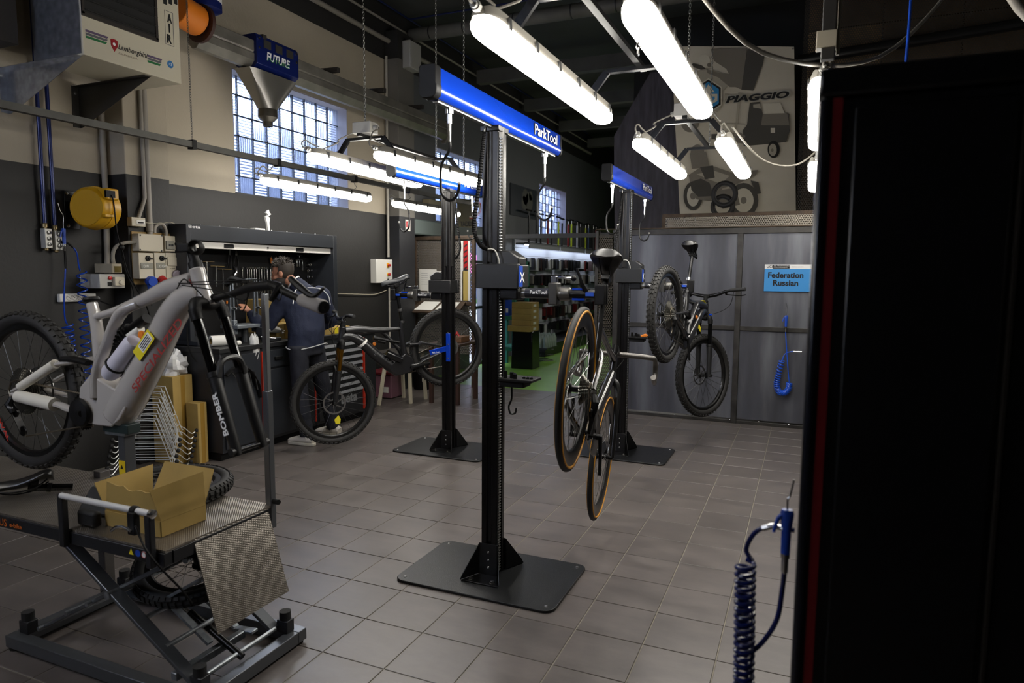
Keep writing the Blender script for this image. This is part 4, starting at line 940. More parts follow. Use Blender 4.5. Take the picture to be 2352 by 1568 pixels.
def seat(B, top, post_r=0.0155, drop=True, fwd=None, m=SADM, wd=0.14):
    p0, p1 = B.P(0.407, 0, 0.44), B.P(*top)
    sp = MB().cyl(p0, p1, post_r, n=14).build('seat_post', SATIN, B.t)
    MB().lathe(p0, p1-p0, [(0.024, -0.01), (0.024, 0.012), (0.018, 0.02)], 14).build('post_collar', DARKMET, sp)
    MB().lathe(p0 + (p1-p0)*0.35, p1-p0, [(0.019, -0.012), (0.02, 0.0), (0.019, 0.012)], 12).build('post_ring', STEEL, sp)
    f = V(fwd).normalized() if fwd is not None else B.e
    u = (p1-p0).normalized(); u = (u - f*u.dot(f)).normalized()
    MB().cbox(p1 + u*0.008, 0.04, 0.045, 0.03, (f, B.L, f.cross(B.L))).build('saddle_clamp', DARKMET, sp, bevel=0.004)
    return saddle(B.t, p1 + u*0.055, f, u, B.L, m, wd=wd)
seat(B, (0.36, 0, 0.80), fwd=V((B.e.x, B.e.y, -0.18)), m=mat('grey-black saddle', '26282b', 0.35))
for pts in ([B.F(1.0, 0.3, 0.75), B.F(1.12, 0.2, 0.68), B.F(1.14, 0.05, 0.55), B.F(1.08, 0.03, 0.52)], [B.F(1.0, -0.25, 0.75), B.F(1.1, -0.1, 0.62), B.F(1.15, 0.08, 0.4), B.F(1.27, 0.075, 0.05)], [B.F(1.0, -0.3, 0.75), B.F(1.1, -0.18, 0.66), B.F(1.05, -0.05, 0.55)]): cable(B.t, pts)
MB().loft(crom([B.P(0.66, 0.055, 0.235), B.P(0.60, 0.055, 0.17), B.P(0.53, 0.05, 0.10)], 3), [0.032, 0.036, 0.033], 14).build('battery_pack', mat('gloss black pack', '101012', 0.2), B.t)
dB = (B.P(0.68, 0, 0.125)-B.P(0.92, 0, 0.43)).normalized(); nB = B.L; pB = nB.cross(dB)
text('S-WORKS', mat('grey print', '4a4a4c', 0.5), frB, B.P(0.79, 0.045, 0.275), dB, pB, 0.26, 0.036, bold=0.01, th=0.001)
MB().loft([B.P(0.858, 0, 0.425), B.P(0.848, 0, 0.405)], [0.0515, 0.0515], 14).build('white_band', WHITE, B.t)
MB().prism([(-0.018, 0.03), (0.03, 0.01), (0.035, -0.03), (0.0, -0.045), (-0.02, -0.01)], B.P(1.31, 0.055, -0.16), B.e, B.u, 0.002).build('yellow_tag', YEL, B.t)

# ---- black mountain bike on the rear stand
RD, FD = atd(1530, 722, 5.2), atd(1614, 862, 6.12)
eD = FD-RD; LD = V((0, 0, 1)).cross(eD).normalized() + V((0, 0, -0.03))
D = Bike('mountain_bike', 'black mountain bike hanging nose down before the steel partition', RD, eD, LD, k=eD.length/1.30)
D.setsteer((1.0, 0.64), (1.06, 0.50), math.radians(21))
DO = dict(dt=0.038, motor=0.6, sidearm=True)
frD = mtb(D, BLKF, DO); flat_bar(D, DO)
wheel(D.t, 'rear_wheel', D.P(0, 0, 0), D.L, 0.37, 0.033, 'mtb', rotor=(0.09, 0.045), cass=(-0.022, -1, 12, 0.105, 0.022))
wheel(D.t, 'front_wheel', D.F(1.295, 0, 0), D.FL(), 0.37, 0.033, 'mtb', rotor=(0.09, 0.04), phase=0.4)
drivetrain(D, (0.45, -0.01), 0.068, D.P(0.5, 0, -1)-D.P(0, 0, 0), SATIN, 0.1, pedals=False)
seat(D, (0.365, 0, 0.80), fwd=V((D.e.x, D.e.y, -0.33)))
for pts in ([D.F(0.98, -0.3, 0.75), D.F(1.1, -0.2, 0.66), D.F(1.1, -0.05, 0.58), D.F(1.0, -0.03, 0.56)], [D.F(0.98, 0.3, 0.75), D.F(1.1, 0.2, 0.66), D.F(1.12, 0.05, 0.56), D.F(1.05, 0.03, 0.5)]): cable(D.t, pts)
MB().prism([(0, 0), (0.11, 0), (0.11, 0.035), (0, 0.035)], D.P(0.86, -0.03, 0.60), D.e, D.L, 0.002).build('yellow_tag', YEL, D.t)
MB().prism([(0, 0), (0.07, 0), (0.07, 0.04), (0, 0.04)], D.P(0.78, -0.043, 0.26), D.e, D.u, -0.002).build('yellow_sticker', YEL, D.t)
MB().lathe(D.F(1.045, -0.065, 0.535), (D.F(1.066, 0, 0.49)-D.F(1.293, 0, 0)), [(0.014, 0), (0.014, 0.012), (0.006, 0.014)], 12).build('blue_knob', BLUE, D.t)

# ---- road bike on the nearest stand
RC, FC = atd(1325, 893, 2.8), atd(1382, 1048, 3.67)
eC = FC-RC; LC = V((-0.9945, -0.105, 0.06))
Cb = Bike('road_bike', 'dark silver road bike with tan-sided tyres, nose down on the nearest stand', RC, eC, LC, k=eC.length/0.99)
SILV = mat('dark silver carbon', '2c2b2a', 0.22, 0.5, coat=0.3)
P = Cb.P
fb = MB()
fb.loft([P(0.405, 0, -0.07), P(0.335, 0, 0.18), P(0.272, 0, 0.40), P(0.262, 0, 0.435)], [(0.024, 0.02), (0.02, 0.016), (0.018, 0.014), (0.02, 0.016)], 12)
fb.loft(crom([P(0.27, 0, 0.415), P(0.55, 0, 0.46), P(0.84, 0, 0.51)], 4), [(0.012, 0.016), (0.014, 0.018), (0.018, 0.022)], 12)
fb.loft(crom([P(0.405, 0, -0.07), P(0.62, 0, 0.16), P(0.875, 0, 0.43)], 4), [(0.026, 0.026), (0.024, 0.028), (0.024, 0.03)], 12)
fb.loft([P(0.845, 0, 0.545), P(0.865, 0, 0.48), P(0.89, 0, 0.405)], [0.019, 0.019, 0.024], 14)
frC = fb.build('frame', SILV, Cb.t)
for s in (-1, 1):
    MB().loft(crom([P(0.38, s*0.03, -0.065), P(0.2, s*0.058, -0.035), P(0.0, s*0.066, 0.0)], 4), [(0.010, 0.016), (0.009, 0.013), (0.009, 0.013)], 10, up=Cb.L).build('chainstay', SILV, Cb.t)
    MB().loft(crom([P(0.30, s*0.014, 0.315), P(0.22, s*0.04, 0.24), P(0.0, s*0.066, 0.005)], 4), [(0.008, 0.010), (0.007, 0.010), (0.007, 0.011)], 10, up=Cb.L).build('seatstay', SILV, Cb.t)
    MB().loft(crom([P(0.892, s*0.012, 0.40), P(0.90, s*0.04, 0.36), P(0.93, s*0.05, 0.2), P(0.99, s*0.055, 0.0)], 4), [(0.014, 0.02), (0.010, 0.018), (0.009, 0.015), (0.009, 0.012)], 10, up=Cb.L).build('fork_blade', mat('black fork blade', '161616', 0.3), Cb.t)
wheel(Cb.t, 'rear_wheel', P(0, 0, 0), Cb.L, 0.34, 0.0145, 'road', rotor=(0.07, 0.045), cass=(-0.02, -1, 11, 0.062, 0.024))
wheel(Cb.t, 'front_wheel', P(0.99, 0, 0), Cb.L, 0.34, 0.0145, 'road', rotor=(0.07, 0.04), phase=0.5)
drivetrain(Cb, (0.405, -0.07), 0.095, P(0.3, 0, -1)-P(0, 0, 0), DARKMET, 0.06, pedals=False)
sp = MB().loft([P(0.262, 0, 0.43), P(0.205, 0, 0.625)], [(0.017, 0.012), (0.015, 0.011)], 12).build('seat_post', PLASTIC, Cb.t)
MB().cbox(P(0.20, 0, 0.64), 0.045, 0.04, 0.03, (Cb.e, Cb.L, Cb.u)).build('saddle_clamp', DARKMET, sp, bevel=0.004)
saddle(Cb.t, P(0.20, 0, 0.70), Cb.e, Cb.u, Cb.L, SADM, ln=0.25, wd=0.152)
MB().bar(P(0.842, 0, 0.575), P(0.94, 0, 0.585), 0.034, 0.034, Cb.u).build('stem', PLASTIC, Cb.t, bevel=0.005)
MB().cyl(P(0.845, 0, 0.545), P(0.838, 0, 0.59), 0.018, n=14).build('headset', DARKMET, Cb.t)
for s in (-1, 1):
    hb_ = MB().loft(crom([P(0.945, 0, 0.585), P(0.945, s*0.09, 0.585), P(0.945, s*0.19, 0.583), P(0.965, s*0.208, 0.583), P(1.02, s*0.212, 0.57), P(1.05, s*0.215, 0.53), P(1.03, s*0.218, 0.475), P(0.96, s*0.22, 0.455), P(0.90, s*0.22, 0.45)], 4), [0.0155, 0.0150, 0.0145, 0.014, 0.0145, 0.014, 0.014, 0.015, 0.015], 10).build('handlebar_half', mat('silver-grey bar', '5a5754', 0.3, 0.5), Cb.t)
    hd = MB().loft(crom([P(1.01, s*0.212, 0.575), P(1.06, s*0.212, 0.59), P(1.095, s*0.212, 0.62)], 3), [(0.014, 0.018), (0.014, 0.018), (0.011, 0.012)], 10).build('brake_hood', RUBBER, hb_)
    MB().loft(crom([P(1.085, s*0.212, 0.6), P(1.10, s*0.212, 0.55), P(1.085, s*0.215, 0.48)], 3), [(0.006, 0.008), (0.005, 0.007), (0.004, 0.006)], 8).build('brake_lever', PLASTIC, hd)
    cable(hb_, [P(0.95, s*0.12, 0.6), P(0.97, s*0.06, 0.60), P(0.93, s*0.03, 0.52), P(0.9, 0, 0.45)])

# ------------------------------------------------------------------ scissor lift table with what lies on it
def tread_mat():
    m = bpy.data.materials.new('tread plate'); m.use_nodes = True; nt = m.node_tree; b = nt.nodes['Principled BSDF']
    b.inputs['Metallic'].default_value = 0.85; b.inputs['Roughness'].default_value = 0.36
    g = nt.nodes.new('ShaderNodeNewGeometry'); mp = nt.nodes.new('ShaderNodeMapping'); mp.inputs['Scale'].default_value = (1, 1, 1); mp.inputs['Rotation'].default_value = (0.3, 0.4, PI/4)
    nt.links.new(g.outputs['Position'], mp.inputs[0])
    ck = nt.nodes.new('ShaderNodeTexVoronoi'); ck.distance = 'MANHATTAN'; ck.inputs['Scale'].default_value = 150; ck.inputs['Randomness'].default_value = 0.0; nt.links.new(mp.outputs[0], ck.inputs['Vector'])
    n = nt.nodes.new('ShaderNodeTexNoise'); n.inputs['Scale'].default_value = 5; n.inputs['Detail'].default_value = 6; nt.links.new(g.outputs['Position'], n.inputs['Vector'])
    r = nt.nodes.new('ShaderNodeValToRGB'); r.color_ramp.elements[0].color = rgb('69635c'); r.color_ramp.elements[1].color = rgb('b3aca2'); nt.links.new(n.outputs['Fac'], r.inputs['Fac']); nt.links.new(r.outputs['Color'], b.inputs['Base Color'])
    bp = nt.nodes.new('ShaderNodeBump'); bp.inputs['Strength'].default_value = 0.6; bp.inputs['Distance'].default_value = 0.003; nt.links.new(ck.outputs['Distance'], bp.inputs['Height']); nt.links.new(bp.outputs['Normal'], b.inputs['Normal'])
    return m
TREAD = tread_mat()
LIFTM = mat('dark grey lift paint', '26272a', 0.4, 0.3)
LIFTG = mat('grey lift paint', '63666a', 0.3, 0.65)
lt = thing('lift_table', 'grey scissor lift table with tread plate deck in the left foreground', 'lift table', (-2.45, 1.9, 0))
X0, X1, Y0, Y1 = -2.98, -1.89, 1.64, 2.20
for y in (Y0, Y1-0.05): MB().box(X0, X1, y, y+0.05, 0.012, 0.062).build('base_rail', LIFTG, lt, bevel=0.003)
for x in (X0, X1-0.05): MB().box(x, x+0.05, Y0+0.05, Y1-0.05, 0.012, 0.062).build('base_rail', LIFTG, lt, bevel=0.003)
for x in (X0+0.06, X1-0.06):
    for y in (Y0+0.06, Y1-0.06):
        bp_ = MB().box(x-0.028, x+0.028, y-0.022, y+0.022, 0.062, 0.115).build('stop_block', LIFTM, lt, bevel=0.003)
        MB().cyl((x, y, 0.115), (x, y, 0.15), 0.024, n=14).build('rubber_buffer', RUBBER, bp_)
for x in (X0+0.03, X1-0.03):
    for y in (Y0+0.025, Y1-0.025): MB().cyl((x, y, 0.0), (x, y, 0.012), 0.025, n=12).build('foot', RUBBER, lt)
for ya, yb in ((1.70, 1.745), (2.10, 2.055)):
    MB().bar((-2.72, ya, 0.555), (-1.97, ya, 0.085), 0.016, 0.05, (0, 1, 0)).build('scissor_arm', LIFTG, lt, bevel=0.003)
    MB().bar((-2.86, yb, 0.085), (-2.02, yb, 0.545), 0.016, 0.05, (0, 1, 0)).build('scissor_arm', LIFTG, lt, bevel=0.003)
    MB().cyl((-2.385, min(ya, yb)-0.03, 0.338), (-2.385, max(ya, yb)+0.03, 0.338), 0.016, n=12).build('pivot_pin', ZINC, lt)
for x, z in ((-2.86, 0.085), (-1.97, 0.085), (-2.25, 0.255), (-2.55, 0.255), (-2.12, 0.18), (-2.68, 0.19)):
    MB().cyl((x, 1.70, z), (x, 2.10, z), 0.010, n=10).build('cross_rod', ZINC, lt)
for y in (1.84, 1.97): MB().bar((-2.25, y, 0.255), (-2.05, y, 0.14), 0.012, 0.026, (0, 1, 0)).build('brace', ZINC, lt)
for y in (1.80, 1.99): MB().bar((-2.28, y, 0.27), (-2.02, y+0.06, 0.43), 0.012, 0.03, (0, 1, 0)).build('brace', ZINC, lt)
gs = MB().cyl((-2.22, 1.9, 0.20), (-1.95, 1.9, 0.075), 0.014, n=12).build('gas_strut', SATIN, lt)
MB().cyl((-2.40, 1.9, 0.283), (-2.22, 1.9, 0.20), 0.007, n=10).build('strut_rod', CHROME, gs)
pd = MB().bar((-2.06, 1.68, 0.09), (-2.045, 2.0, 0.10), 0.03, 0.03).build('pedal_arm', ZINC, lt, bevel=0.003)
MB().bar((-2.10, 2.01, 0.105), (-1.99, 2.01, 0.115), 0.035, 0.012).build('pedal_pad', ZINC, pd, bevel=0.003)
# deck
DX0, DX1, DY0, DY1 = -3.95, -2.0, 1.62, 2.145
dk = MB().box(DX0, DX1, DY0, DY1, 0.592, 0.600).build('deck_plate', TREAD, lt)
for nm, bx in (('deck_edge', (DX0, DX1, DY0-0.006, DY0+0.03, 0.545, 0.591)), ('deck_edge', (DX0, DX1, DY1-0.03, DY1+0.006, 0.545, 0.591)), ('deck_edge', (DX1-0.03, DX1+0.004, DY0+0.03, DY1-0.03, 0.545, 0.591))):
    MB().box(*bx).build(nm, LIFTM, lt, bevel=0.002)
ot = mat('orange print', 'c8641a', 0.5)
p = aty(2, 1190, DY0-0.007); text('US', ot, lt, (p.x-0.01, DY0-0.0065, 0.553), (1, 0, 0), (0, 0, 1), 0.045, 0.03)
p = aty(21, 1188, DY0-0.007); text('e-bike', ot, lt, (p.x, DY0-0.0065, 0.556), (1, 0, 0), (0, 0, 1), 0.075, 0.018, bold=0.01)
for k, (px, m) in enumerate(((300, YEL), (315, BLUEP), (329, WINK))):
    p = aty(px, 1248, DY0-0.007)
    if k == 0: MB().prism([(-0.012, -0.010), (0.012, -0.010), (0, 0.012)], (p.x, DY0-0.0063, 0.572), (1, 0, 0), (0, 0, 1), 0.0006).build('warning_sticker', m, lt)
    else:
        MB().lathe((p.x, DY0-0.0063, 0.572), (0, -1, 0), [(0.013, 0), (0.013, 0.0006)], 18).build('round_sticker', m, lt)
        if k == 2: MB().torus((p.x, DY0-0.0072, 0.572), (0, -1, 0), 0.011, 0.0016, 18, 4).build('red_ring', RED, lt)
# hanging ramp flap
h0, h1 = V((-2.0, 1.74, 0.595)), V((-2.0, 2.11, 0.595)); l1, l0 = V((-1.90, 2.112, 0.258)), V((-1.90, 1.742, 0.258))
n_ = (h1-h0).cross(l0-h0).normalized()*0.004
rf = MB().add([h0, h1, l1, l0, h0+n_, h1+n_, l1+n_, l0+n_], [(0,1,2,3),(4,5,6,7),(0,1,5,4),(1,2,6,5),(2,3,7,6),(3,0,4,7)]).build('ramp_flap', TREAD, lt)
for f, g in ((0.07, 0.05), (0.5, 0.05), (0.93, 0.05), (0.5, 0.66), (0.08, 0.8), (0.93, 0.66)):
    p = h0.lerp(h1, f).lerp(l0.lerp(l1, f), g) + n_; MB().lathe(p, n_, [(0.008, 0), (0.007, 0.003), (0, 0.004)], 10).build('rivet', CHROME, rf)
# wheel guard at the near edge
gd = MB().cyl((-2.50, 1.598, 0.735), (-2.03, 1.598, 0.735), 0.0115, n=14).build('guard_bar', mat('bright guard bar', 'e6e6e6', 0.3, 0.5), lt)
for x in (-2.50, -2.045): MB().box(x-0.014, x+0.014, 1.588, 1.612, 0.54, 0.742).build('guard_post', LIFTM, lt, bevel=0.004)
MB().lathe((-2.03, 1.598, 0.735), (1, 0, 0), [(0.016, -0.005), (0.016, 0.008), (0.006, 0.012), (0, 0.013)], 12).build('guard_cap', CHROME, gd)
cl = MB().cyl((-2.125, 1.598, 0.735), (-2.10, 1.598, 0.735), 0.017, n=12).box(-2.125, -2.09, 1.575, 1.6, 0.655, 0.735).build('brake_clamp', PLASTIC, lt, bevel=0.003)
MB().tube([(-2.10, 1.572, 0.672), (-2.13, 1.565, 0.685), (-2.16, 1.56, 0.682), (-2.185, 1.56, 0.664)], 0.0055, 8, 4).build('brake_lever', CHROME, cl)
MB().tube([(-2.09, 1.58, 0.69), (-2.03, 1.57, 0.62), (-1.99, 1.60, 0.54), (-1.98, 1.66, 0.45), (-1.975, 1.7, 0.38)], 0.004, 6, 6).build('brake_cable', PLASTIC, cl)
# corner post and bike support
po = MB().box(-2.028, -1.998, 2.128, 2.158, 0.50, 1.08).build('corner_post', LIFTG, lt, bevel=0.003)
MB().box(-2.024, -2.002, 2.132, 2.154, 1.08, 1.475).build('inner_tube', mat('galvanised tube', '8e9092', 0.35, 0.8), po, bevel=0.002)
MB().cyl((-1.998, 2.143, 0.615), (-1.96, 2.13, 0.62), 0.011, n=10).build('clamp_knob', PLASTIC, po)
sp_ = MB().box(-2.60, -2.56, 1.905, 1.955, 0.60, 0.90).build('support_post', LIFTG, lt, bevel=0.003)
MB().box(-2.598, -2.562, 1.9035, 1.905, 0.64, 0.78).build('yellow_label', mat('yellow label', 'd2b414', 0.5), sp_)
MB().prism([(-0.009, 0), (0.009, 0), (0, 0.018)], (-2.58, 1.9033, 0.745), (1, 0, 0), (0, 0, 1), 0.0004).build('label_triangle', INK, sp_)
for k in range(5): MB().box(-2.593, -2.567, 1.9028, 1.9034, 0.65+k*0.014, 0.656+k*0.014).build('label_line', INK, sp_)
MB().box(-2.68, -2.53, 1.90, 1.96, 0.895, 0.935).build('bike_cradle', mat('dark teal cradle', '1b2a2a', 0.5), lt, bevel=0.003)
MB().box(-2.665, -2.545, 1.898, 1.962, 0.886, 0.896).build('cradle_plate', ZINC, lt)
p = atz(172, 1088, 0.6)
MB().box(-3.03, -2.985, 2.09, 2.14, 0.0, 0.63).build('rear_post', mat('grey post', '4a4644', 0.5), lt, bevel=0.003)
MB().cyl((-2.75, 2.15, 0.625), (-2.71, 2.15, 0.625), 0.016, n=12).cbox((-2.73, 2.15, 0.606), 0.03, 0.03, 0.02).build('edge_knob', CHROME, lt)

# open cardboard box
cx = thing('cardboard_box', 'open cardboard box with raised flaps on the lift table', 'box', (-2.26, 1.81, 0.6))
bx0, bx1, by0, by1, bz = -2.405, -2.115, 1.70, 1.90, 0.602
MB().box(bx0, bx1, by0, by1, bz, bz+0.004).build('bottom', CARDIN, cx)
def slab(a, b, c, d, th, name, m, parent):
    a, b, c, d = V(a), V(b), V(c), V(d); n = (b-a).cross(d-a).normalized()*th
    return MB().add([a, b, c, d, a+n, b+n, c+n, d+n], [(0,1,2,3),(4,5,6,7),(0,1,5,4),(1,2,6,5),(2,3,7,6),(3,0,4,7)]).build(name, m, parent)
zt = bz+0.058
sr = slab((bx1, by0, bz), (bx1, by1, bz), (bx1, by1, zt), (bx1, by0, zt), 0.004, 'side', CARD, cx)
sn = slab((bx0, by0, bz), (bx1, by0, bz), (bx1, by0, zt), (bx0, by0, zt), 0.004, 'side', CARD, cx)
slab((bx0, by1, bz), (bx1, by1, bz), (bx1, by1, zt), (bx0, by1, zt), 0.004, 'side', CARD, cx)
slab((bx0, by0, bz), (bx0, by1, bz), (bx0, by1, zt), (bx0, by0, zt), 0.004, 'side', CARD, cx)
slab((bx1, by0, zt), (bx1, by1, zt), atx(465, 1082, -2.14), atx(342, 1127, -2.14), 0.004, 'flap', CARD, cx)
slab((bx0, by0, zt), (bx0, by1, zt), atx(350, 1066, -2.46), atx(216, 1109, -2.46), 0.004, 'flap', CARD, cx)
slab((bx0, by1, zt), (bx1, by1, zt), aty(492, 1077, 1.97), aty(380, 1059, 1.97), 0.004, 'flap', CARD, cx)
# near flap with a torn upper edge
fa, fb_ = aty(245, 1105, 1.685), aty(343, 1132, 1.685)
tp = [fa.lerp(fb_, i/10) + V((0, 0, (-0.006 if i in (2, 3) else -0.012 if i in (5, 6) else -0.003 if i % 2 else 0))) for i in range(11)]
vs = [V((bx0, by0, zt)).lerp(V((bx1, by0, zt)), i/10) for i in range(11)] + tp
vs2 = [v + V((0, 0.004, 0)) for v in vs]
MB().add(vs+vs2, [(i, i+1, 12+i, 11+i) for i in range(10)] + [(22+i, 33+i, 34+i, 23+i) for i in range(10)] + [(11+i, 12+i, 34+i, 33+i) for i in range(10)]).build('flap', CARD, cx)
MB().box(bx1+0.0005, bx1+0.0012, by0+0.085, by0+0.112, bz+0.004, bz+0.05).build('packing_tape', mat('brown tape', '8f6f30', 0.25), cx)
MB().box(bx1+0.0014, bx1+0.002, by0+0.086, by0+0.114, bz+0.002, bz+0.03).build('yellow_label', YEL, cx)
GP = mat('grey box print', '5a4a2c', 0.8)
MB().torus((bx1+0.0008, by0+0.135, bz+0.028), (1, 0, 0), 0.011, 0.001, 18, 4).build('round_print', GP, cx)
MB().box(bx1+0.0005, bx1+0.0010, by0+0.158, by0+0.178, bz+0.032, bz+0.046).build('print_block', GP, cx)
for q in (0.03, 0.045): MB().torus((bx1+0.0008, by0+q, bz+0.026), (1, 0, 0), 0.009, 0.0012, 12, 4, 0.5, 4.5).build('arrow_print', GP, cx)
# saddle with post lying on the deck
sd = thing('bicycle_saddle', 'black saddle with seat post lying on the lift table deck', 'saddle', (-3.05, 1.85, 0.6))
sc = atz(45, 1108, 0.665); pe = atz(168, 1118, 0.62)
fw = V((-0.75, -0.45, 0.25)).normalized(); ax = (pe-sc).normalized(); lf = fw.cross(V((0, 0, 1))).normalized()
saddle(sd, sc, V((-0.55, -0.75, -0.05)).normalized(), V((-0.45, 0.25, 0.85)).normalized(), V((0.75, -0.55, 0.45)).normalized(), SADM, ln=0.25, wd=0.14)
MB().cyl(sc + ax*0.03 - V((0, 0, 0.02)), pe, 0.0155, n=14).build('seat_post', STANC, sd)
MB().lathe(sc.lerp(pe, 0.55) - V((0, 0, 0.01)), ax, [(0.02, -0.008), (0.02, 0.008)], 12).build('post_collar', DARKMET, sd)
MB().cbox(sc.lerp(pe, 0.28), 0.05, 0.05, 0.03, basis(ax)).build('saddle_clamp', DARKMET, sd, bevel=0.004)
bt_ = MB().cbox((-2.45, 1.665, 0.635), 0.10, 0.035, 0.06).build('battery_case', mat('matt black case', '121212', 0.6), bevel=0.012)
tag(bt_, 'matt black case behind the chrome guard bar of the lift table', 'case')
bt_ = MB().prism(roundrect(0, 0.16, 0, 0.10, 0.01), (-2.62, 1.76, 0.601), (1, 0, 0), (0, 0.6, 0.8), 0.03).build('battery_cover', mat('matt black case', '121212', 0.6), bevel=0.004)
tag(bt_, 'flat black cover leaning between the seat post and the cardboard box', 'cover')
# loose wheels
lw = thing('bicycle_wheel', 'knobbly bicycle wheel lying flat on the deck behind the cardboard box', 'wheel', (-2.52, 2.08, 0.6))
wheel(lw, 'rim', (-2.52, 2.05, 0.634), (0, 0, 1), 0.28, 0.031, 'mtb', rotor=(0.1, 0.04))
lw = thing('bicycle_wheel', 'knobbly bicycle wheel tilted under the deck of the lift table', 'wheel', (-2.3, 2.2, 0.1))
wheel(lw, 'rim', atd(452, 1283, 2.86), V((0.12, -0.33, 0.93)), 0.25, 0.031, 'mtb', phase=0.1)

# ------------------------------------------------------------------ wire display stands, tall cartons, wrap
WIRE = mat('bright wire', 'd2d2d0', 0.3, 0.45)
def wire_stand():
    t = thing('wire_bike_stand', '', 'bike stand', group='stacked chrome wire bike stands')
    for s in (-1, 1):
        MB().tube([(-0.17, s*0.03, 0.0), (-0.155, s*0.03, 0.02), (-0.07, s*0.03, 0.26), (-0.05, s*0.03, 0.285), (0.05, s*0.03, 0.285), (0.07, s*0.03, 0.26), (0.155, s*0.03, 0.02), (0.17, s*0.03, 0.0)], 0.0032, 6, 3).build('hoop', WIRE, t)
        for q in (-1, 1):
            f = MB().tube([(q*0.155, s*0.03, 0.02), (q*0.17, s*0.06, 0.0), (q*0.19, s*0.10, -0.04), (q*0.2, s*0.12, -0.045), (q*0.215, s*0.135, -0.03)], 0.0032, 6, 4).build('foot_wire', WIRE, t)
            MB().ball((q*0.218, s*0.137, -0.03), 0.014, 8, 6).build('rubber_tip', RUBBER, f)
    for z in (0.03, 0.10, 0.18):
        w = 0.155-0.085*z/0.26
        for q in (-1, 1): MB().cyl((q*w, -0.03, z), (q*w, 0.03, z), 0.0026, n=6).build('cross_wire', WIRE, t)
    for s in (-1, 1): MB().cyl((-0.15, s*0.03, 0.03), (0.15, s*0.03, 0.03), 0.0026, n=6).build('long_wire', WIRE, t)
    return t
w0 = wire_stand(); wb_ = V((-4.67, 3.68, 0.0))
NW = ['lowest chrome wire bike stand in the stack by the tall carton', 'second lowest chrome wire bike stand in the stack by the tall carton', 'third chrome wire bike stand from the floor in the stack', 'fourth chrome wire bike stand from the floor in the stack', 'fifth chrome wire bike stand from the floor in the stack', 'second chrome wire bike stand from the top of the stack', 'topmost chrome wire bike stand of the stack']
for k in range(7):
    o = w0 if k == 0 else copy_tree(w0)
    o['label'] = NW[k]; o.location = wb_ + V((0.004*k, 0.008*k, 0.065+0.042*k)); o.rotation_euler = (0.0, 0, 0.45+0.02*(k % 3)); o.scale = (1.15, 1.15, 1.2)
def carton(lab, x0, x1, y0, y1, z0, z1):
    t = thing('carton', lab, 'carton', ((x0+x1)/2, (y0+y1)/2, z0))
    MB().box(x0, x1, y0, y1, z0, z1).build('body', CARD, t, bevel=0.003)
    MB().box(x1, x1+0.0008, y0, y1, (z0+z1)/2-0.002, (z0+z1)/2+0.002).build('seam', CARDIN, t)
    MB().box(x1, x1+0.001, (y0+y1)/2-0.02, (y0+y1)/2+0.02, z0, z1).build('packing_tape', mat('brown tape', '8f6f30', 0.25), t)
    return t
carton('tall brown carton standing against the wall behind the wire stands', -4.86, -4.62, 3.88, 4.07, 0.0, 0.72)
carton('narrow brown carton next to the workbench end', -4.60, -4.47, 3.98, 4.07, 0.0, 0.50)
WRAP = bpy.data.materials.new('clear bubble wrap'); WRAP.use_nodes = True
b_ = WRAP.node_tree.nodes['Principled BSDF']; b_.inputs['Base Color'].default_value = (0.8, 0.8, 0.8, 1); b_.inputs['Roughness'].default_value = 0.2; b_.inputs['Alpha'].default_value = 0.62; b_.inputs['Specular IOR Level'].default_value = 0.9
def crumple(c, rx, ry, rz, seed, lab, n=18, m=12, amp=0.28):
    rnd = random.Random(seed); b = MB(); c = V(c); b.ball((0, 0, 0), 1.0, n, m)
    b.v = [c + V((p.x*rx, p.y*ry, p.z*rz))*(1 + rnd.uniform(-amp, amp)) for p in b.v]
    return tag(b.build('bubble_wrap', WRAP, angle=15), lab, 'bubble wrap')
crumple((-4.72, 3.98, 0.80), 0.09, 0.10, 0.11, 3, 'crumpled clear bubble wrap on top of the tall carton')

# ------------------------------------------------------------------ workbench and tool cabinet on the left wall
ANTH = mat('anthracite paint', '24272c', 0.4, var=(3, 0.08))
ANTH2 = mat('dark anthracite paint', '1a1c20', 0.45)
REDS = mat('red trim strip', 'b8321f', 0.4)
BX = -4.34
wb = thing('workbench', 'long anthracite workbench worktop on cabinets along the left wall', 'workbench', (-4.7, 5.17, 0))
MB().box(-5.09, BX+0.02, 4.08, 6.29, 0.90, 0.94).build('worktop', mat('black worktop', '17181a', 0.5), wb, bevel=0.004)
def base_unit(lab, y0, y1):
    t = thing('cabinet', lab, 'cabinet', (-4.7, (y0+y1)/2, 0), group='base cabinets of the workbench')
    MB().box(-5.08, BX, y0+0.003, y1-0.003, 0.07, 0.898).build('body', ANTH2, t, bevel=0.004)
    MB().box(-5.05, BX-0.05, y0+0.02, y1-0.02, 0.0, 0.07).build('plinth', PLASTIC, t)
    return t
u1 = base_unit('leftmost base cabinet of the workbench, with red door strip', 4.10, 4.60)
MB().box(BX, BX+0.015, 4.13, 4.535, 0.10, 0.87).build('door', ANTH, u1, bevel=0.003)
MB().box(BX+0.003, BX+0.022, 4.545, 4.565, 0.12, 0.87).build('red_strip', REDS, u1)
u2 = base_unit('middle base cabinet of the workbench behind the mechanic', 4.60, 5.26)
dr = MB().box(BX, BX+0.015, 4.63, 5.23, 0.10, 0.70).build('door', ANTH, u2, bevel=0.003)
MB().box(BX, BX+0.015, 4.63, 5.23, 0.72, 0.87).build('drawer', ANTH, u2, bevel=0.003)
MB().box(BX+0.015, BX+0.03, 4.7, 4.8, 0.78, 0.81).build('handle', PLASTIC, u2, bevel=0.003)
MB().box(BX+0.003, BX+0.022, 5.232, 5.248, 0.12, 0.87).build('red_strip', REDS, u2)
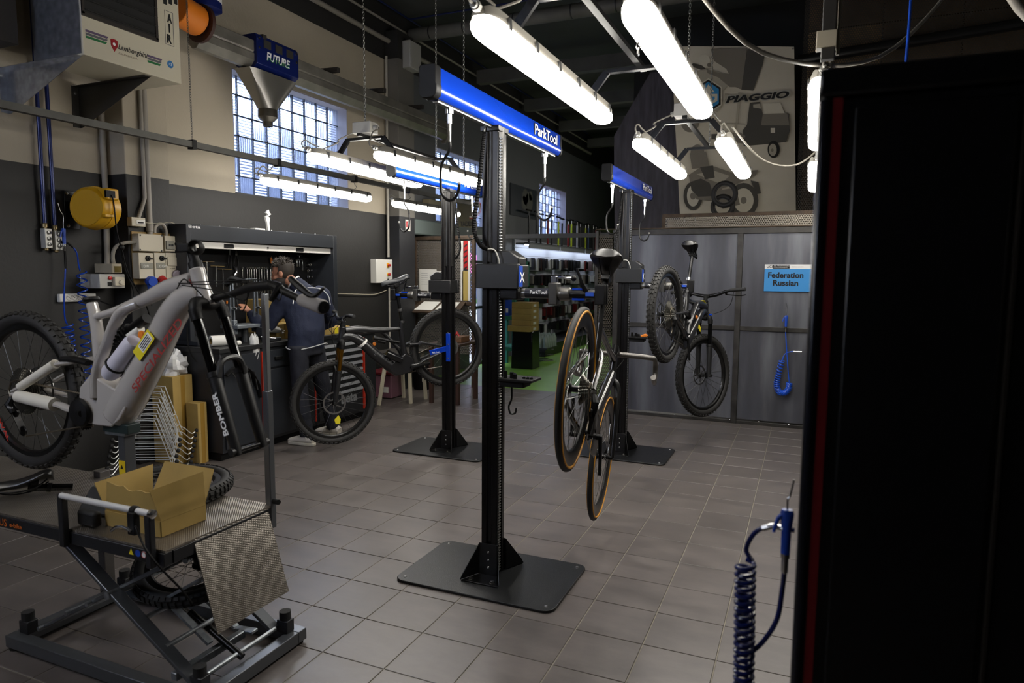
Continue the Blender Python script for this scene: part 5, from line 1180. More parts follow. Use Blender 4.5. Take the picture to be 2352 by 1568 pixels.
u3 = base_unit('right tool chest of the workbench with grey drawer handles', 5.26, 6.28)
GH = mat('grey drawer handle', '85878b', 0.4)
zz = [0.845, 0.775, 0.705, 0.635, 0.565, 0.495, 0.425, 0.355, 0.10]
for i in range(8):
    z1, z0 = zz[i], (zz[i+1] if i < 7 else 0.33)
    dw = MB().box(BX, BX+0.012, 5.30, 6.0, z0+0.006, z1).build('drawer', ANTH2, u3, bevel=0.002)
    MB().prism([(0.012, 0), (0.03, 0.004), (0.026, 0.028), (0.012, 0.032)], (BX, 6.0, z1-0.034), (1, 0, 0), (0, 0, 1), 0.70).build('handle', GH, dw)
bp_ = MB().box(BX, BX+0.012, 5.30, 6.0, 0.10, 0.325).build('bottom_panel', ANTH2, u3, bevel=0.002)
text('beta', mat('grey logo print', '7d7f82', 0.5), bp_, (BX+0.013, 5.64, 0.215), (0, 1, 0), (0, 0, 1), 0.27, 0.10, bold=0.04)
MB().box(BX, BX+0.022, 6.03, 6.045, 0.1, 0.87).build('red_strip', REDS, u3)
text('C45', WINK, u3, (BX+0.013, 5.34, 0.852), (0, 1, 0), (0, 0, 1), 0.1, 0.022)
# wall cabinet with raised shutter
wc = thing('tool_cabinet', 'anthracite wall tool cabinet with raised shutter above the workbench', 'tool cabinet', (-4.9, 5.12, 0.98))
y0, y1 = 4.14, 6.10
MB().box(-5.09, -4.70, y0, y0+0.045, 0.98, 1.95).build('side_panel', ANTH, wc, bevel=0.003)
MB().box(-5.09, -4.70, y1-0.06, y1, 0.98, 1.95).build('side_panel', ANTH, wc, bevel=0.003)
hd = MB().box(-5.09, -4.70, y0+0.045, y1-0.06, 1.82, 1.95).build('header', ANTH, wc, bevel=0.003)
MB().box(-5.085, -5.03, y0+0.045, y1-0.06, 0.98, 1.82).build('pegboard', perf_mat('perforated black pegboard', '151517', 0.022, 0.16, 0.55, 0.2, 'YZ'), wc)
MB().box(-5.092, -5.086, y0, y1, 0.98, 1.95).build('back_sheet', PLASTIC, wc)
sl = MB().box(-4.755, -4.735, y0+0.047, y1-0.062, 1.757, 1.812).build('shutter_rail', mat('satin white rail', 'd2cfc8', 0.4), wc, bevel=0.002)
for y in (4.62, 5.545): MB().box(-4.735, -4.728, y-0.055, y+0.055, 1.768, 1.803).build('shutter_grip', PLASTIC, sl, bevel=0.003)
MB().cyl((-4.736, 5.096, 1.787), (-4.728, 5.096, 1.787), 0.01, n=12).build('lock', CHROME, sl)
MB().box(-5.09, -4.62, y0, y1, 0.945, 0.98).build('ledge', ANTH, wc, bevel=0.003)
text('Beta', WINK, hd, (-4.6995, 4.165, 1.918), (0, 1, 0), (0, 0, 1), 0.12, 0.024, bold=0.01)
for k in range(9): MB().ball((-4.72, 4.3+k*0.21, 1.952), 0.006, 6, 4).build('screw', STEEL, hd)
# logo figure on the cabinet
s = thing('logo_figure', 'small white lightning-shaped figure standing on the tool cabinet', 'figure', (-4.8, 5.05, 1.95))
MB().box(-4.83, -4.76, 4.98, 5.10, 1.951, 1.967).build('base', WHITE, s, bevel=0.002)
q = [(613, 530), (611, 512), (607, 497), (614, 494), (609, 488), (615, 482), (616, 487), (620, 492), (613, 498), (618, 500), (616, 512), (618, 530)]
pts = [atx(a, c, -4.80) for a, c in q]
MB().prism([(p.y, p.z) for p in pts], (-4.805, 0, 0), (0, 1, 0), (0, 0, 1), 0.02).build('figure', WHITE, s)

# ---- tools on the pegboard: every tool is its own thing
PX = -5.02
def pg(px, py, d=0.0): return atx(px, py, PX+d)
TOOLM = mat('tool steel', 'b4b2ae', 0.25, 0.95)
def spanner(y, z, L, lab):
    t = thing('spanner', lab, 'spanner', (PX, y, z-L), group='combination spanners hung in a row on the pegboard')
    MB().bar((PX+0.006, y, z-L+0.012), (PX+0.006, y, z-0.008), 0.013, 0.006, (1, 0, 0)).build('shaft', TOOLM, t, bevel=0.002)
    MB().torus((PX+0.006, y, z), (1, 0, 0), 0.0105, (0.0045, 0.005), 12, 6).build('ring_end', TOOLM, t)
    MB().torus((PX+0.006, y, z-L), (1, 0, 0), 0.0105, (0.0045, 0.004), 10, 6, 0.2, 4.6).build('open_end', TOOLM, t)
ORD = ['first', 'second', 'third', 'fourth', 'fifth', 'sixth', 'seventh', 'eighth', 'ninth', 'tenth', 'eleventh', 'twelfth', 'thirteenth']
for k, px in enumerate((556, 567, 572, 577, 583, 588, 594, 600, 606, 613, 621)):
    p = pg(px, 615.5); spanner(p.y, p.z, 0.17+0.011*k, '%s steel spanner from the left in the row on the pegboard' % ORD[k])
for k, (px, py, w) in enumerate(((468, 600, 28), (487, 610, 32), (502, 617, 34))):
    a, b_, c = pg(px-8, py), pg(px+w-8, py+1), pg(px+4, py+48)
    t = thing('hex_key', 'chrome T-handle hex key, %s of three on the pegboard' % ('leftmost', 'middle one', 'rightmost')[k], 'hex key', tuple(c), group='T-handle hex keys on the pegboard')
    MB().cyl(a + V((0.02, 0, 0)), b_ + V((0.02, 0, 0)), 0.0045, n=8).build('handle', CHROME, t)
    m = a.lerp(b_, 0.4) + V((0.02, 0, 0)); MB().cyl(m, (m.x, m.y, c.z), 0.0048, n=8).build('shaft', CHROME, t)
def pliers(px, py, L, lab, hm):
    p = pg(px, py, 0.012); t = thing('pliers', lab, 'pliers', (p.x, p.y, p.z-L), group='pliers hung on the pegboard')
    MB().prism([(-0.012, -0.05), (-0.014, -0.02), (-0.004, 0.0), (0.004, 0.0), (0.014, -0.02), (0.012, -0.05)], p, (0, 1, 0), (0, 0, 1), 0.01).build('jaws', TOOLM, t)
    for s_ in (-1, 1): MB().tube([p + V((0.005, s_*0.008, -0.05)), p + V((0.005, s_*0.02, -0.09)), p + V((0.005, s_*0.02, -0.13)), p + V((0.005, s_*0.015, -L))], [0.005, 0.0075, 0.007, 0.006], 8, 3).build('grip', hm, t)
pliers(526, 573, 0.17, 'left black-handled pliers on the pegboard', PLASTIC); pliers(541, 575, 0.15, 'right black-handled pliers on the pegboard', PLASTIC)
p = pg(537, 612, 0.012); t = thing('pump_pliers', 'chrome adjustable pliers below the black-handled pliers', 'pliers', tuple(p - V((0, 0, 0.18))))
MB().tube([p, p + V((0, 0.022, -0.015)), p + V((0, 0.028, -0.05)), p + V((0, 0.0, -0.09)), p + V((0, -0.01, -0.18))], [0.007, 0.014, 0.013, 0.009, 0.007], 8, 4).build('jaw', CHROME, t)
MB().tube([p + V((0.01, 0.02, -0.06)), p + V((0.01, 0.018, -0.12)), p + V((0.01, 0.02, -0.18))], 0.007, 8, 3).build('grip', CHROME, t)
p0, p1 = pg(447, 575, 0.02), pg(449, 592, 0.02); t = thing('hammer', 'hammer with pale wooden handle at the left end of the pegboard', 'hammer', tuple(p1 - V((0, 0, 0.15))))
MB().cyl(p0, p1 - V((0, 0, 0.12)), 0.014, 0.012, 10).build('handle', mat('pale wood', 'c79a62', 0.6, var=(20, 0.15)), t)
MB().bar(p1 + V((0, -0.05, -0.13)), p1 + V((0, 0.05, -0.13)), 0.03, 0.03).build('head', TOOLM, t, bevel=0.003)
for k, px in enumerate((622, 634)):
    p = pg(px, 591, 0.015); t = thing('file', '%s orange-handled tool hung above the spanners' % ('left', 'right')[k], 'file', tuple(p - V((0, 0, 0.16))), group='orange-handled tools above the spanners')
    MB().loft([p, p + V((0, 0.004, -0.02)), p + V((0, 0.01, -0.06))], [0.009, 0.013, 0.010], 8).build('handle', ORANGE, t)
    MB().bar(p + V((0, 0.01, -0.06)), p + V((0, 0.012, -0.16)), 0.01, 0.004).build('blade', TOOLM, t)
    MB().tube([p + V((0, 0, 0.0)), p + V((0.02, -0.01, 0.012)), p + V((0, -0.015, 0.02))], 0.002, 5, 3).build('hanger', STEEL, t)
# pullers
p = pg(687, 586, 0.03); t = thing('bearing_puller', 'chrome three-armed bearing puller beside the mechanic\'s head', 'puller', tuple(p - V((0, 0, 0.17))))
MB().cyl(p, p + V((0, 0, -0.09)), 0.006, n=10).build('screw', CHROME, t); MB().cyl(p + V((0, -0.035, 0.0)), p + V((0, 0.035, 0.0)), 0.005, n=8).build('handle', CHROME, t)
MB().loft(crom([p + V((0, -0.06, -0.055)), p + V((0, -0.02, -0.04)), p + V((0, 0.02, -0.04)), p + V((0, 0.06, -0.055))], 4), [0.008, 0.015, 0.015, 0.008], 8).build('yoke', CHROME, t)
for s_ in (-0.045, -0.01, 0.04): MB().bar(p + V((0.01, s_, -0.05)), p + V((0.01, s_, -0.16 if s_ > 0 else -0.12)), 0.014, 0.01).build('arm', CHROME, t, bevel=0.002)
# small parts hung in rows right of the mechanic
small = []
rnd = random.Random(5)
rows = [(588, (716, 722, 729, 741)), (608, (708, 713, 719, 727, 735, 747)), (621, (708, 714, 720, 726, 742)), (636, (709, 716, 726, 735)), (654, (716, 722, 728, 737)), (640, (748,)), (663, (748,)), (675, (747,))]
WORD = {588: 'top row', 608: 'second row', 621: 'third row', 636: 'fourth row', 654: 'fifth row', 640: 'right column', 663: 'right column middle', 675: 'right column foot'}
for ry, cols in rows:
    for k, px in enumerate(cols):
        p = pg(px, ry, 0.02); kind = rnd.choice(('ring', 'socket', 'key', 'spoon'))
        if px >= 741: kind = 'key'
        lab = '%s chrome piece from left, %s of tools right of the mechanic' % (ORD[k], WORD[ry])
        if kind == 'ring':
            t = thing('lockring_tool', lab, 'tool', tuple(p), group='small chrome tools right of the mechanic')
            MB().torus(p, (1, 0, 0), 0.014, (0.005, 0.006), 12, 6).build('ring', CHROME, t); MB().cyl(p + V((-0.02, 0, 0.014)), p + V((0.006, 0, 0.016)), 0.003, n=6).build('peg', STEEL, t)
        elif kind == 'socket':
            t = thing('socket', lab, 'tool', tuple(p), group='small chrome tools right of the mechanic')
            MB().lathe(p, (1, 0, 0.2), [(0.010, -0.015), (0.012, 0.0), (0.012, 0.014), (0.008, 0.015), (0.008, 0.008)], 10).build('socket_body', CHROME, t); MB().cyl(p + V((-0.025, 0, 0)), p + V((-0.01, 0, 0)), 0.003, n=6).build('peg', STEEL, t)
        elif kind == 'key':
            L = rnd.uniform(0.06, 0.1)
            t = thing('hex_bit_tool', lab, 'tool', tuple(p - V((0, 0, L))), group='small chrome tools right of the mechanic')
            MB().bar(p, p - V((0, 0, L)), 0.012, 0.008).build('shank', CHROME, t, bevel=0.002); MB().cyl(p + V((0, -0.02, 0)), p + V((0, 0.012, 0)), 0.004, n=6).build('head', CHROME, t)
        else:
            t = thing('spoke_key', lab, 'tool', tuple(p - V((0, 0, 0.05))), group='small chrome tools right of the mechanic')
            MB().loft([p, p + V((0.004, 0.006, -0.025)), p + V((0, 0.014, -0.05))], [(0.004, 0.012), (0.006, 0.014), (0.003, 0.007)], 8).build('blade', CHROME, t); MB().cyl(p + V((-0.02, 0, 0.0)), p, 0.003, n=6).build('peg', STEEL, t)
for k, px in enumerate((497, 505, 512, 521)):
    p = pg(px, 690, 0.03); t = thing('screwdriver', '%s orange-tipped screwdriver from the left, low on the pegboard behind the fork' % ORD[k], 'screwdriver', tuple(p - V((0, 0, 0.14))), group='orange-tipped screwdrivers low on the pegboard')
    MB().loft([p, p + V((0, 0, -0.012)), p + V((0, 0, -0.03))], [0.006, 0.009, 0.006], 8).build('handle', ORANGE, t); MB().cyl(p + V((0, 0, -0.03)), p + V((0, 0, -0.14)), 0.003, n=6).build('shaft', TOOLM, t)
p = pg(733, 668, 0.04); t = thing('cutter', 'orange-handled cutter at the mechanic\'s right shoulder', 'cutter', tuple(p))
MB().loft([p + V((0, -0.03, 0.0)), p + V((0, 0, 0.008)), p + V((0, 0.025, -0.004))], [(0.006, 0.008), (0.01, 0.013), (0.005, 0.007)], 8).build('handle', ORANGE, t); MB().bar(p + V((0, -0.03, 0)), p + V((0, -0.07, -0.005)), 0.01, 0.003).build('blade', TOOLM, t)

# ---- things on the worktop
TB = 0.941
tsd = thing('truing_stand', 'grey steel wheel truing stand on the workbench in front of the mechanic', 'truing stand', (-4.55, 4.62, TB))
TS_ = mat('pale grey steel', '8b9197', 0.4, 0.7)
bs = MB().box(-4.66, -4.46, 4.42, 4.80, TB+0.13, TB+0.16).build('base_bar', TS_, tsd, bevel=0.004)
MB().cyl((-4.56, 4.60, TB), (-4.56, 4.60, TB+0.13), 0.03, n=14).build('foot', DGREY, tsd)
for y in (4.46, 4.74):
    MB().box(-4.60, -4.52, y-0.02, y+0.02, TB+0.08, TB+0.20).build('bracket', TS_, tsd, bevel=0.004)
    for d_ in (-0.018, 0.018):
        MB().bar((-4.56, y+d_*1.3, TB+0.16), (-4.56, y+d_*0.7, TB+0.56), 0.012, 0.02).build('upright', TS_, tsd, bevel=0.002)
    MB().lathe((-4.52, y, TB+0.30), (1, 0, 0), [(0.014, -0.03), (0.014, 0.02), (0.007, 0.021), (0.007, 0.05)], 10).build('adjuster_bolt', CHROME, tsd)
    for z in (0.11, 0.17): MB().lathe((-4.519, y, TB+z), (1, 0, 0), [(0.008, 0), (0.008, 0.006), (0, 0.007)], 8).build('bolt', CHROME, tsd)
MB().bar((-4.56, 4.46, TB+0.55), (-4.56, 4.74, TB+0.55), 0.014, 0.05, (1, 0, 0)).build('top_bar', TS_, tsd, bevel=0.003)
t = thing('bench_vise', 'dark bench vise with pale jaws on the worktop below the truing stand', 'vise', (-4.42, 4.75, TB))
MB().box(-4.48, -4.38, 4.70, 4.86, TB, TB+0.03).build('base', DGREY, t, bevel=0.006)
MB().loft(crom([(-4.43, 4.70, TB+0.10), (-4.43, 4.76, TB+0.11), (-4.43, 4.86, TB+0.09)], 3), [(0.05, 0.03), (0.055, 0.04), (0.045, 0.03)], 10).build('body', mat('grey vise casting', '8f8f8d', 0.5, 0.3), t)
MB().box(-4.49, -4.37, 4.655, 4.70, TB+0.05, TB+0.13).build('jaw', DGREY, t, bevel=0.008)
MB().cyl((-4.40, 4.62, TB+0.05), (-4.34, 4.74, TB+0.03), 0.006, n=8).build('handle', STEEL, t)
for k, (a, c, r) in enumerate((((-4.52, 4.18, TB+0.045), (-4.46, 4.32, TB+0.045), 0.045), ((-4.40, 4.30, TB+0.022), (-4.39, 4.37, TB+0.022), 0.02))):
    t = thing('paper_roll', ('large white roll lying at the left end of the worktop', 'small white roll beside the large one on the worktop')[k], 'roll', a)
    a, c = V(a), V(c); ax_ = (c-a).normalized(); L = (c-a).length
    MB().lathe(a, ax_, [(r*0.62, 0), (r, 0), (r, L), (r*0.62, L)], 18, closed=True).build('paper', WHITE, t)
    MB().lathe(a, ax_, [(r*0.5, 0.002), (r*0.62, 0.002), (r*0.62, L-0.002), (r*0.5, L-0.002)], 16, closed=True).build('core', CARDIN, t)
def carton2(lab, x0, x1, y0, y1, z0, z1, tape=YEL):
    t = thing('carton', lab, 'carton', ((x0+x1)/2, (y0+y1)/2, z0)); MB().box(x0, x1, y0, y1, z0, z1).build('body', CARD, t, bevel=0.003)
    ym = (y0+y1)/2; MB().box(x1, x1+0.001, ym-0.025, ym+0.025, z0+0.002, z1-0.002).build('packing_tape', tape, t); MB().box(x0, x1, ym-0.004, ym+0.004, z1, z1+0.0008).build('seam', CARDIN, t)
    return t
TAPE = mat('brown tape', '8f6f30', 0.25)
carton2('large tan carton on the worktop in front of the mechanic', -4.92, -4.64, 4.98, 5.26, 0.981, 1.30, TAPE)
carton2('tan carton on the front edge of the worktop beside the mechanic\'s elbow', -4.60, -4.44, 4.86, 5.12, TB, TB+0.14, TAPE)
carton2('flat tan carton with yellow tape on the right end of the worktop', -4.55, -4.36, 5.40, 5.85, TB, TB+0.065, YEL)
t = thing('parts_tray', 'black wire parts tray behind the flat carton on the worktop', 'tray', (-4.75, 5.8, TB))
MB().box(-4.85, -4.62, 5.55, 6.05, TB, TB+0.01).build('base', PLASTIC, t)
for y in (5.55, 5.8, 6.05): MB().tube([(-4.85, y, TB+0.01), (-4.85, y, TB+0.08), (-4.62, y, TB+0.06), (-4.62, y, TB+0.01)], 0.004, 6).build('wire', PLASTIC, t)
crumple((-4.36, 4.50, 0.86), 0.035, 0.05, 0.16, 11, 'strip of clear bubble wrap hanging over the workbench edge', amp=0.2)
crumple((-4.50, 4.93, TB+0.06), 0.07, 0.05, 0.055, 12, 'crumpled clear bubble wrap beside the vise')
t = thing('mudguard', 'black plastic mudguard leaning against the leftmost base cabinet', 'mudguard', (-4.28, 4.25, 0.5))
MB().loft(crom([(-4.30, 4.12, 0.72), (-4.28, 4.22, 0.78), (-4.28, 4.34, 0.74), (-4.30, 4.46, 0.60), (-4.31, 4.50, 0.48)], 5), [(0.03, 0.012), (0.035, 0.014), (0.035, 0.014), (0.03, 0.012), (0.02, 0.01)], 8).build('blade', PLASTIC, t)
for k in range(5): MB().bar((-4.272, 4.16+k*0.06, 0.77-0.02*abs(k-1.5)), (-4.27, 4.19+k*0.06, 0.70-0.035*k), 0.008, 0.01).build('rib', mat('satin rib', '2c2c2c', 0.4), t)

# ------------------------------------------------------------------ the mechanic
SKIN = mat('skin', 'a8745a', 0.55, var=(12, 0.1)); HAIR = mat('brown hair', '2b241d', 0.7, var=(60, 0.35)); BEARD = mat('dark beard', '1f1914', 0.8)
NAVY = mat('navy sweatshirt fabric', '141c33', 0.85, bump=(90, 0.5)); TROU = mat('dark work trousers', '1a1c26', 0.85, bump=(60, 0.5)); PIPE = mat('white piping', 'c8c8c8', 0.7); SHOE = mat('white shoe leather', 'c8c2b8', 0.55); SOLE = mat('shoe sole', 'b9b3a6', 0.7)
def soft(o, vox, it=6, fac=0.5):
    r = o.modifiers.new('remesh', 'REMESH'); r.mode = 'VOXEL'; r.voxel_size = vox; r.use_smooth_shade = True
    s_ = o.modifiers.new('smooth', 'SMOOTH'); s_.iterations = it; s_.factor = fac
    return o
pel = V((-4.16, 4.93, 0.93)); shL, shR = V((-4.27, 4.79, 1.33)), V((-4.11, 5.10, 1.35)); nb = V((-4.21, 4.935, 1.42)); hc = V((-4.355, 4.87, 1.555))
elL, wrL = V((-4.46, 4.74, 1.06)), V((-4.66, 4.76, 1.20)); elR, wrR = V((-4.18, 5.32, 1.10)), V((-4.42, 5.26, 1.03))
hipL, hipR = V((-4.17, 4.845, 0.90)), V((-4.15, 5.015, 0.90)); knL, knR = V((-4.17, 4.85, 0.49)), V((-4.14, 5.13, 0.49)); anL, anR = V((-4.10, 4.84, 0.09)), V((-4.12, 5.24, 0.09))
side = (shR-shL).normalized()
f_ = V((-0.93, -0.30, -0.20)).normalized(); l_ = V((0, 0, 1)).cross(f_).normalized(); u_ = f_.cross(l_)
def H(a, b, c): return hc + f_*a + l_*b + u_*c
body = MB()
def ell(c, r, ax):
    m = MB().ball((0, 0, 0), 1.0, 16, 12); c = V(c)
    body.add([c + ax[0]*(p.x*r[0]) + ax[1]*(p.y*r[1]) + ax[2]*(p.z*r[2]) for p in m.v], m.f)
HX = (f_, l_, u_)
ell(H(-0.005, 0, 0.025), (0.092, 0.074, 0.092), HX); ell(H(0.03, 0, -0.03), (0.062, 0.06, 0.085), HX); ell(H(0.045, 0, -0.085), (0.04, 0.042, 0.03), HX)
ell(H(0.098, 0, -0.025), (0.02, 0.014, 0.026), HX); ell(H(0.082, 0, 0.02), (0.014, 0.045, 0.012), HX)
for s_ in (-1, 1):
    ell(H(-0.01, s_*0.076, -0.015), (0.02, 0.010, 0.032), HX); ell(H(0.075, s_*0.03, -0.002), (0.012, 0.014, 0.009), HX); ell(H(0.055, s_*0.045, -0.035), (0.025, 0.018, 0.02), HX)
ell(H(0.09, 0, -0.062), (0.01, 0.024, 0.006), HX)
body.loft([nb - V((0.0, 0, 0.06)), nb + V((-0.05, -0.025, 0.03)), H(-0.03, 0, -0.06)], [0.04, 0.052, 0.054], 14)
body.loft([pel - V((0, 0, 0.06)), pel + V((0, 0, 0.12)), (shL+shR)/2 - V((0, 0, 0.07)), nb - V((0, 0, 0.03))], [(0.12, 0.08), (0.11, 0.075), (0.12, 0.075), (0.05, 0.045)], 14, up=side.cross(V((0, 0, 1))))
for a, b_, c, d_ in ((shL, elL, wrL, -1), (shR, elR, wrR, 1)):
    body.loft([a, a.lerp(b_, 0.5), b_, b_.lerp(c, 0.4), c], [0.05, 0.046, 0.038, 0.036, 0.026], 10); body.loft([nb - V((0, 0, 0.12)), a - V((0, 0, 0.03))], [0.035, 0.035], 10)
    # hand: palm, four unequal bent fingers, thumb from the side of the palm
    fd = (c-b_).normalized(); dn_ = V((0, 0, -1)); sd_ = fd.cross(V((0, 0, 1))).normalized()*d_; dn_ = (dn_ - fd*dn_.dot(fd)).normalized()
    body.loft([c - fd*0.01, c + fd*0.03, c + fd*0.085], [(0.026, 0.018), (0.038, 0.016), (0.042, 0.014)], 10, up=dn_)
    for k, (ln, o_) in enumerate(((0.066, -0.030), (0.076, -0.010), (0.070, 0.011), (0.055, 0.030))):
        r0 = c + fd*0.08 + sd_*(-o_); body.loft([r0, r0 + fd*ln*0.5 + dn_*0.006, r0 + fd*ln*0.78 + dn_*0.028, r0 + fd*ln*0.8 + dn_*0.05], [0.0095, 0.009, 0.0085, 0.007], 8)
    r0 = c + fd*0.025 + sd_*0.03; body.loft([r0, r0 + sd_*0.022 + fd*0.022 + dn_*0.01, r0 + sd_*0.022 + fd*0.05 + dn_*0.022], [0.013, 0.011, 0.008], 8)
for a, b_, c in ((hipL, knL, anL), (hipR, knR, anR)): body.loft([a, b_, c, c - V((0, 0, 0.05))], [0.075, 0.052, 0.034, 0.036], 10); body.loft([c - V((0, 0, 0.045)), c + V((-0.16, 0, -0.055))], [0.034, 0.026], 10)
per = soft(body.build('person', SKIN), 0.006, 5, 0.5)
tag(per, 'mechanic in navy sweatshirt and dark trousers bent over the workbench, seen from behind', 'person')
# sweatshirt
j = MB(); up_ = side.cross(V((0, 0, 1)))
j.loft([pel + V((0.0, -0.005, -0.09)), pel + V((0.0, -0.005, -0.04)), pel + V((0.01, 0, 0.10)), V((-4.18, 4.94, 1.16)), (shL+shR)/2 + V((0.0, 0, -0.06)), (shL+shR)/2 + V((-0.01, 0, 0.02)), nb + V((-0.008, 0, -0.005)), nb + V((-0.06, -0.028, 0.055))], [(0.155, 0.105), (0.165, 0.118), (0.165, 0.122), (0.185, 0.128), (0.195, 0.122), (0.165, 0.10), (0.082, 0.075), (0.07, 0.066)], 20, up=up_)
for a, b_, c in ((shL, elL, wrL), (shR, elR, wrR)):
    j.loft(crom([a.lerp(nb, 0.3), a, a.lerp(b_, 0.5) + V((0, 0, -0.01)), b_, b_.lerp(c, 0.5) + V((0, 0, -0.012)), b_.lerp(c, 0.93)], 4), [0.07, 0.08, 0.072, 0.066, 0.058, 0.044], 14)
jo = soft(j.build('sweatshirt', NAVY, per), 0.011, 6, 0.5)
tx = bpy.data.textures.new('folds', 'CLOUDS'); tx.noise_scale = 0.11
dm = jo.modifiers.new('folds', 'DISPLACE'); dm.texture = tx; dm.strength = 0.022; dm.mid_level = 0.5; dm.texture_coords = 'LOCAL'
# trousers
tr = MB()
tr.loft([pel + V((0, -0.005, 0.03)), pel + V((0, -0.005, -0.04)), pel + V((0.005, 0, -0.12))], [(0.15, 0.105), (0.16, 0.118), (0.15, 0.11)], 18, up=up_)
for a, b_, c in ((hipL, knL, anL), (hipR, knR, anR)): tr.loft(crom([a, a.lerp(b_, 0.35), b_, b_.lerp(c, 0.5), c + V((0, 0, -0.01))], 4), [0.095, 0.088, 0.072, 0.064, 0.062], 14)
to = soft(tr.build('trousers', TROU, per), 0.011, 5, 0.5)
dm = to.modifiers.new('folds', 'DISPLACE'); dm.texture = tx; dm.strength = 0.02; dm.mid_level = 0.5; dm.texture_coords = 'LOCAL'
# shoes
for a in (anL, anR):
    c = V((a.x, a.y, 0)); st = []
    sh_ = MB().loft(crom([c + V((0.075, 0, 0.05)), c + V((0.03, 0, 0.06)), c + V((-0.06, 0, 0.052)), c + V((-0.14, 0, 0.04)), c + V((-0.20, 0, 0.03))], 4), [(0.032, 0.034), (0.042, 0.048), (0.046, 0.036), (0.046, 0.026), (0.026, 0.016)], 14, up=(0, 0, 1)).loft([c + V((0.02, 0, 0.05)), c + V((0.015, 0, 0.115))], [(0.045, 0.04), (0.042, 0.04)], 12).build('shoe', SHOE, per)
    MB().prism([(0.085, -0.02), (0.085, 0.02), (0.05, 0.038), (-0.05, 0.042), (-0.13, 0.05), (-0.19, 0.038), (-0.215, 0.0), (-0.19, -0.038), (-0.13, -0.05), (-0.05, -0.042), (0.05, -0.038)], c + V((0, 0, 0.001)), (1, 0, 0), (0, 1, 0), 0.026).build('sole', SOLE, sh_, bevel=0.004)
    for k in range(4): MB().tube([c + V((-0.05-0.022*k, -0.03, 0.085-0.010*k)), c + V((-0.05-0.022*k, 0, 0.096-0.010*k)), c + V((-0.05-0.022*k, 0.03, 0.085-0.010*k))], 0.003, 5, 2).build('lace', WHITE, sh_)
# hair cap with short tufts, and beard
hr = MB(); m = MB().ball((0, 0, 0), 1.0, 30, 22); rnd = random.Random(2)
for i, p in enumerate(m.v):
    k = 1.0 + (rnd.uniform(-0.01, 0.07) if p.z > 0.0 else 0.0)
    q = H(p.x*0.100*k - 0.008, p.y*0.080*k, p.z*0.100*k + 0.03)
    lim = -1.05 if p.x < -0.05 else (-0.45 if p.x < 0.3 else 0.36)
    if p.z < lim: q = H(p.x*0.06 - 0.01, p.y*0.05, max(p.z, lim-0.1)*0.06 + 0.02)
    m.v[i] = q
hr.add(m.v, m.f)
for k in range(240):
    a, z = rnd.uniform(0, 2*PI), rnd.uniform(0.25, 1.0); r = math.sqrt(max(0, 1-z*z)); d_ = f_*(r*math.cos(a)) + l_*(r*math.sin(a)) + u_*z
    if r*math.cos(a) > 0.62 and z < 0.6: continue
    b0 = H(r*math.cos(a)*0.098-0.008, r*math.sin(a)*0.079, z*0.10+0.03); d2 = (d_ + f_*rnd.uniform(0.0, 0.7) + l_*rnd.uniform(-0.3, 0.3)).normalized()
    hr.loft([b0, b0 + d2*rnd.uniform(0.012, 0.028)], [0.006, 0.0008], 4)
hr.build('hair', HAIR, per, angle=60)
bd = MB(); m = MB().ball((0, 0, 0), 1.0, 16, 12)
for p in m.v: bd.v.append(H(0.034 + p.x*0.074, p.y*0.071, -0.072 + p.z*(0.05 if p.z > 0 else 0.052)))
bd.f = list(m.f); bd.build('beard', BEARD, per)
def pip(pts, name='piping'): MB().tube(pts, 0.0045, 6, 6).build(name, PIPE, per)
bk = up_.normalized(); bk = bk if bk.x > 0 else -bk
hm = pel + V((0, -0.005, -0.03))
pip([hm + side*(0.178*math.cos(a)) + bk*(0.134*math.sin(a)) + V((0, 0, 0.012*math.sin(a*2)-0.006)) for a in [PI*i/8 for i in range(-1, 10)]], 'hem_piping')
ms_ = (shL+shR)/2
pip([nb + bk*0.075 - side*0.03 + V((0, 0, 0.0)), ms_ - side*0.11 + bk*0.085 + V((0, 0, 0.06)), ms_ - side*0.15 + bk*0.125 + V((0, 0, -0.05))])
pip([nb + bk*0.078 + side*0.03, ms_ + side*0.12 + bk*0.085 + V((0, 0, 0.065)), ms_ + side*0.19 + bk*0.10 + V((0, 0, 0.0)), ms_ + side*0.215 + bk*0.09 + V((0, 0, -0.09))])
MB().torus(nb + V((-0.055, -0.026, 0.05)), H(0, 0, 0)-nb, 0.068, (0.004, 0.007), 24, 6).build('collar_piping', PIPE, per)

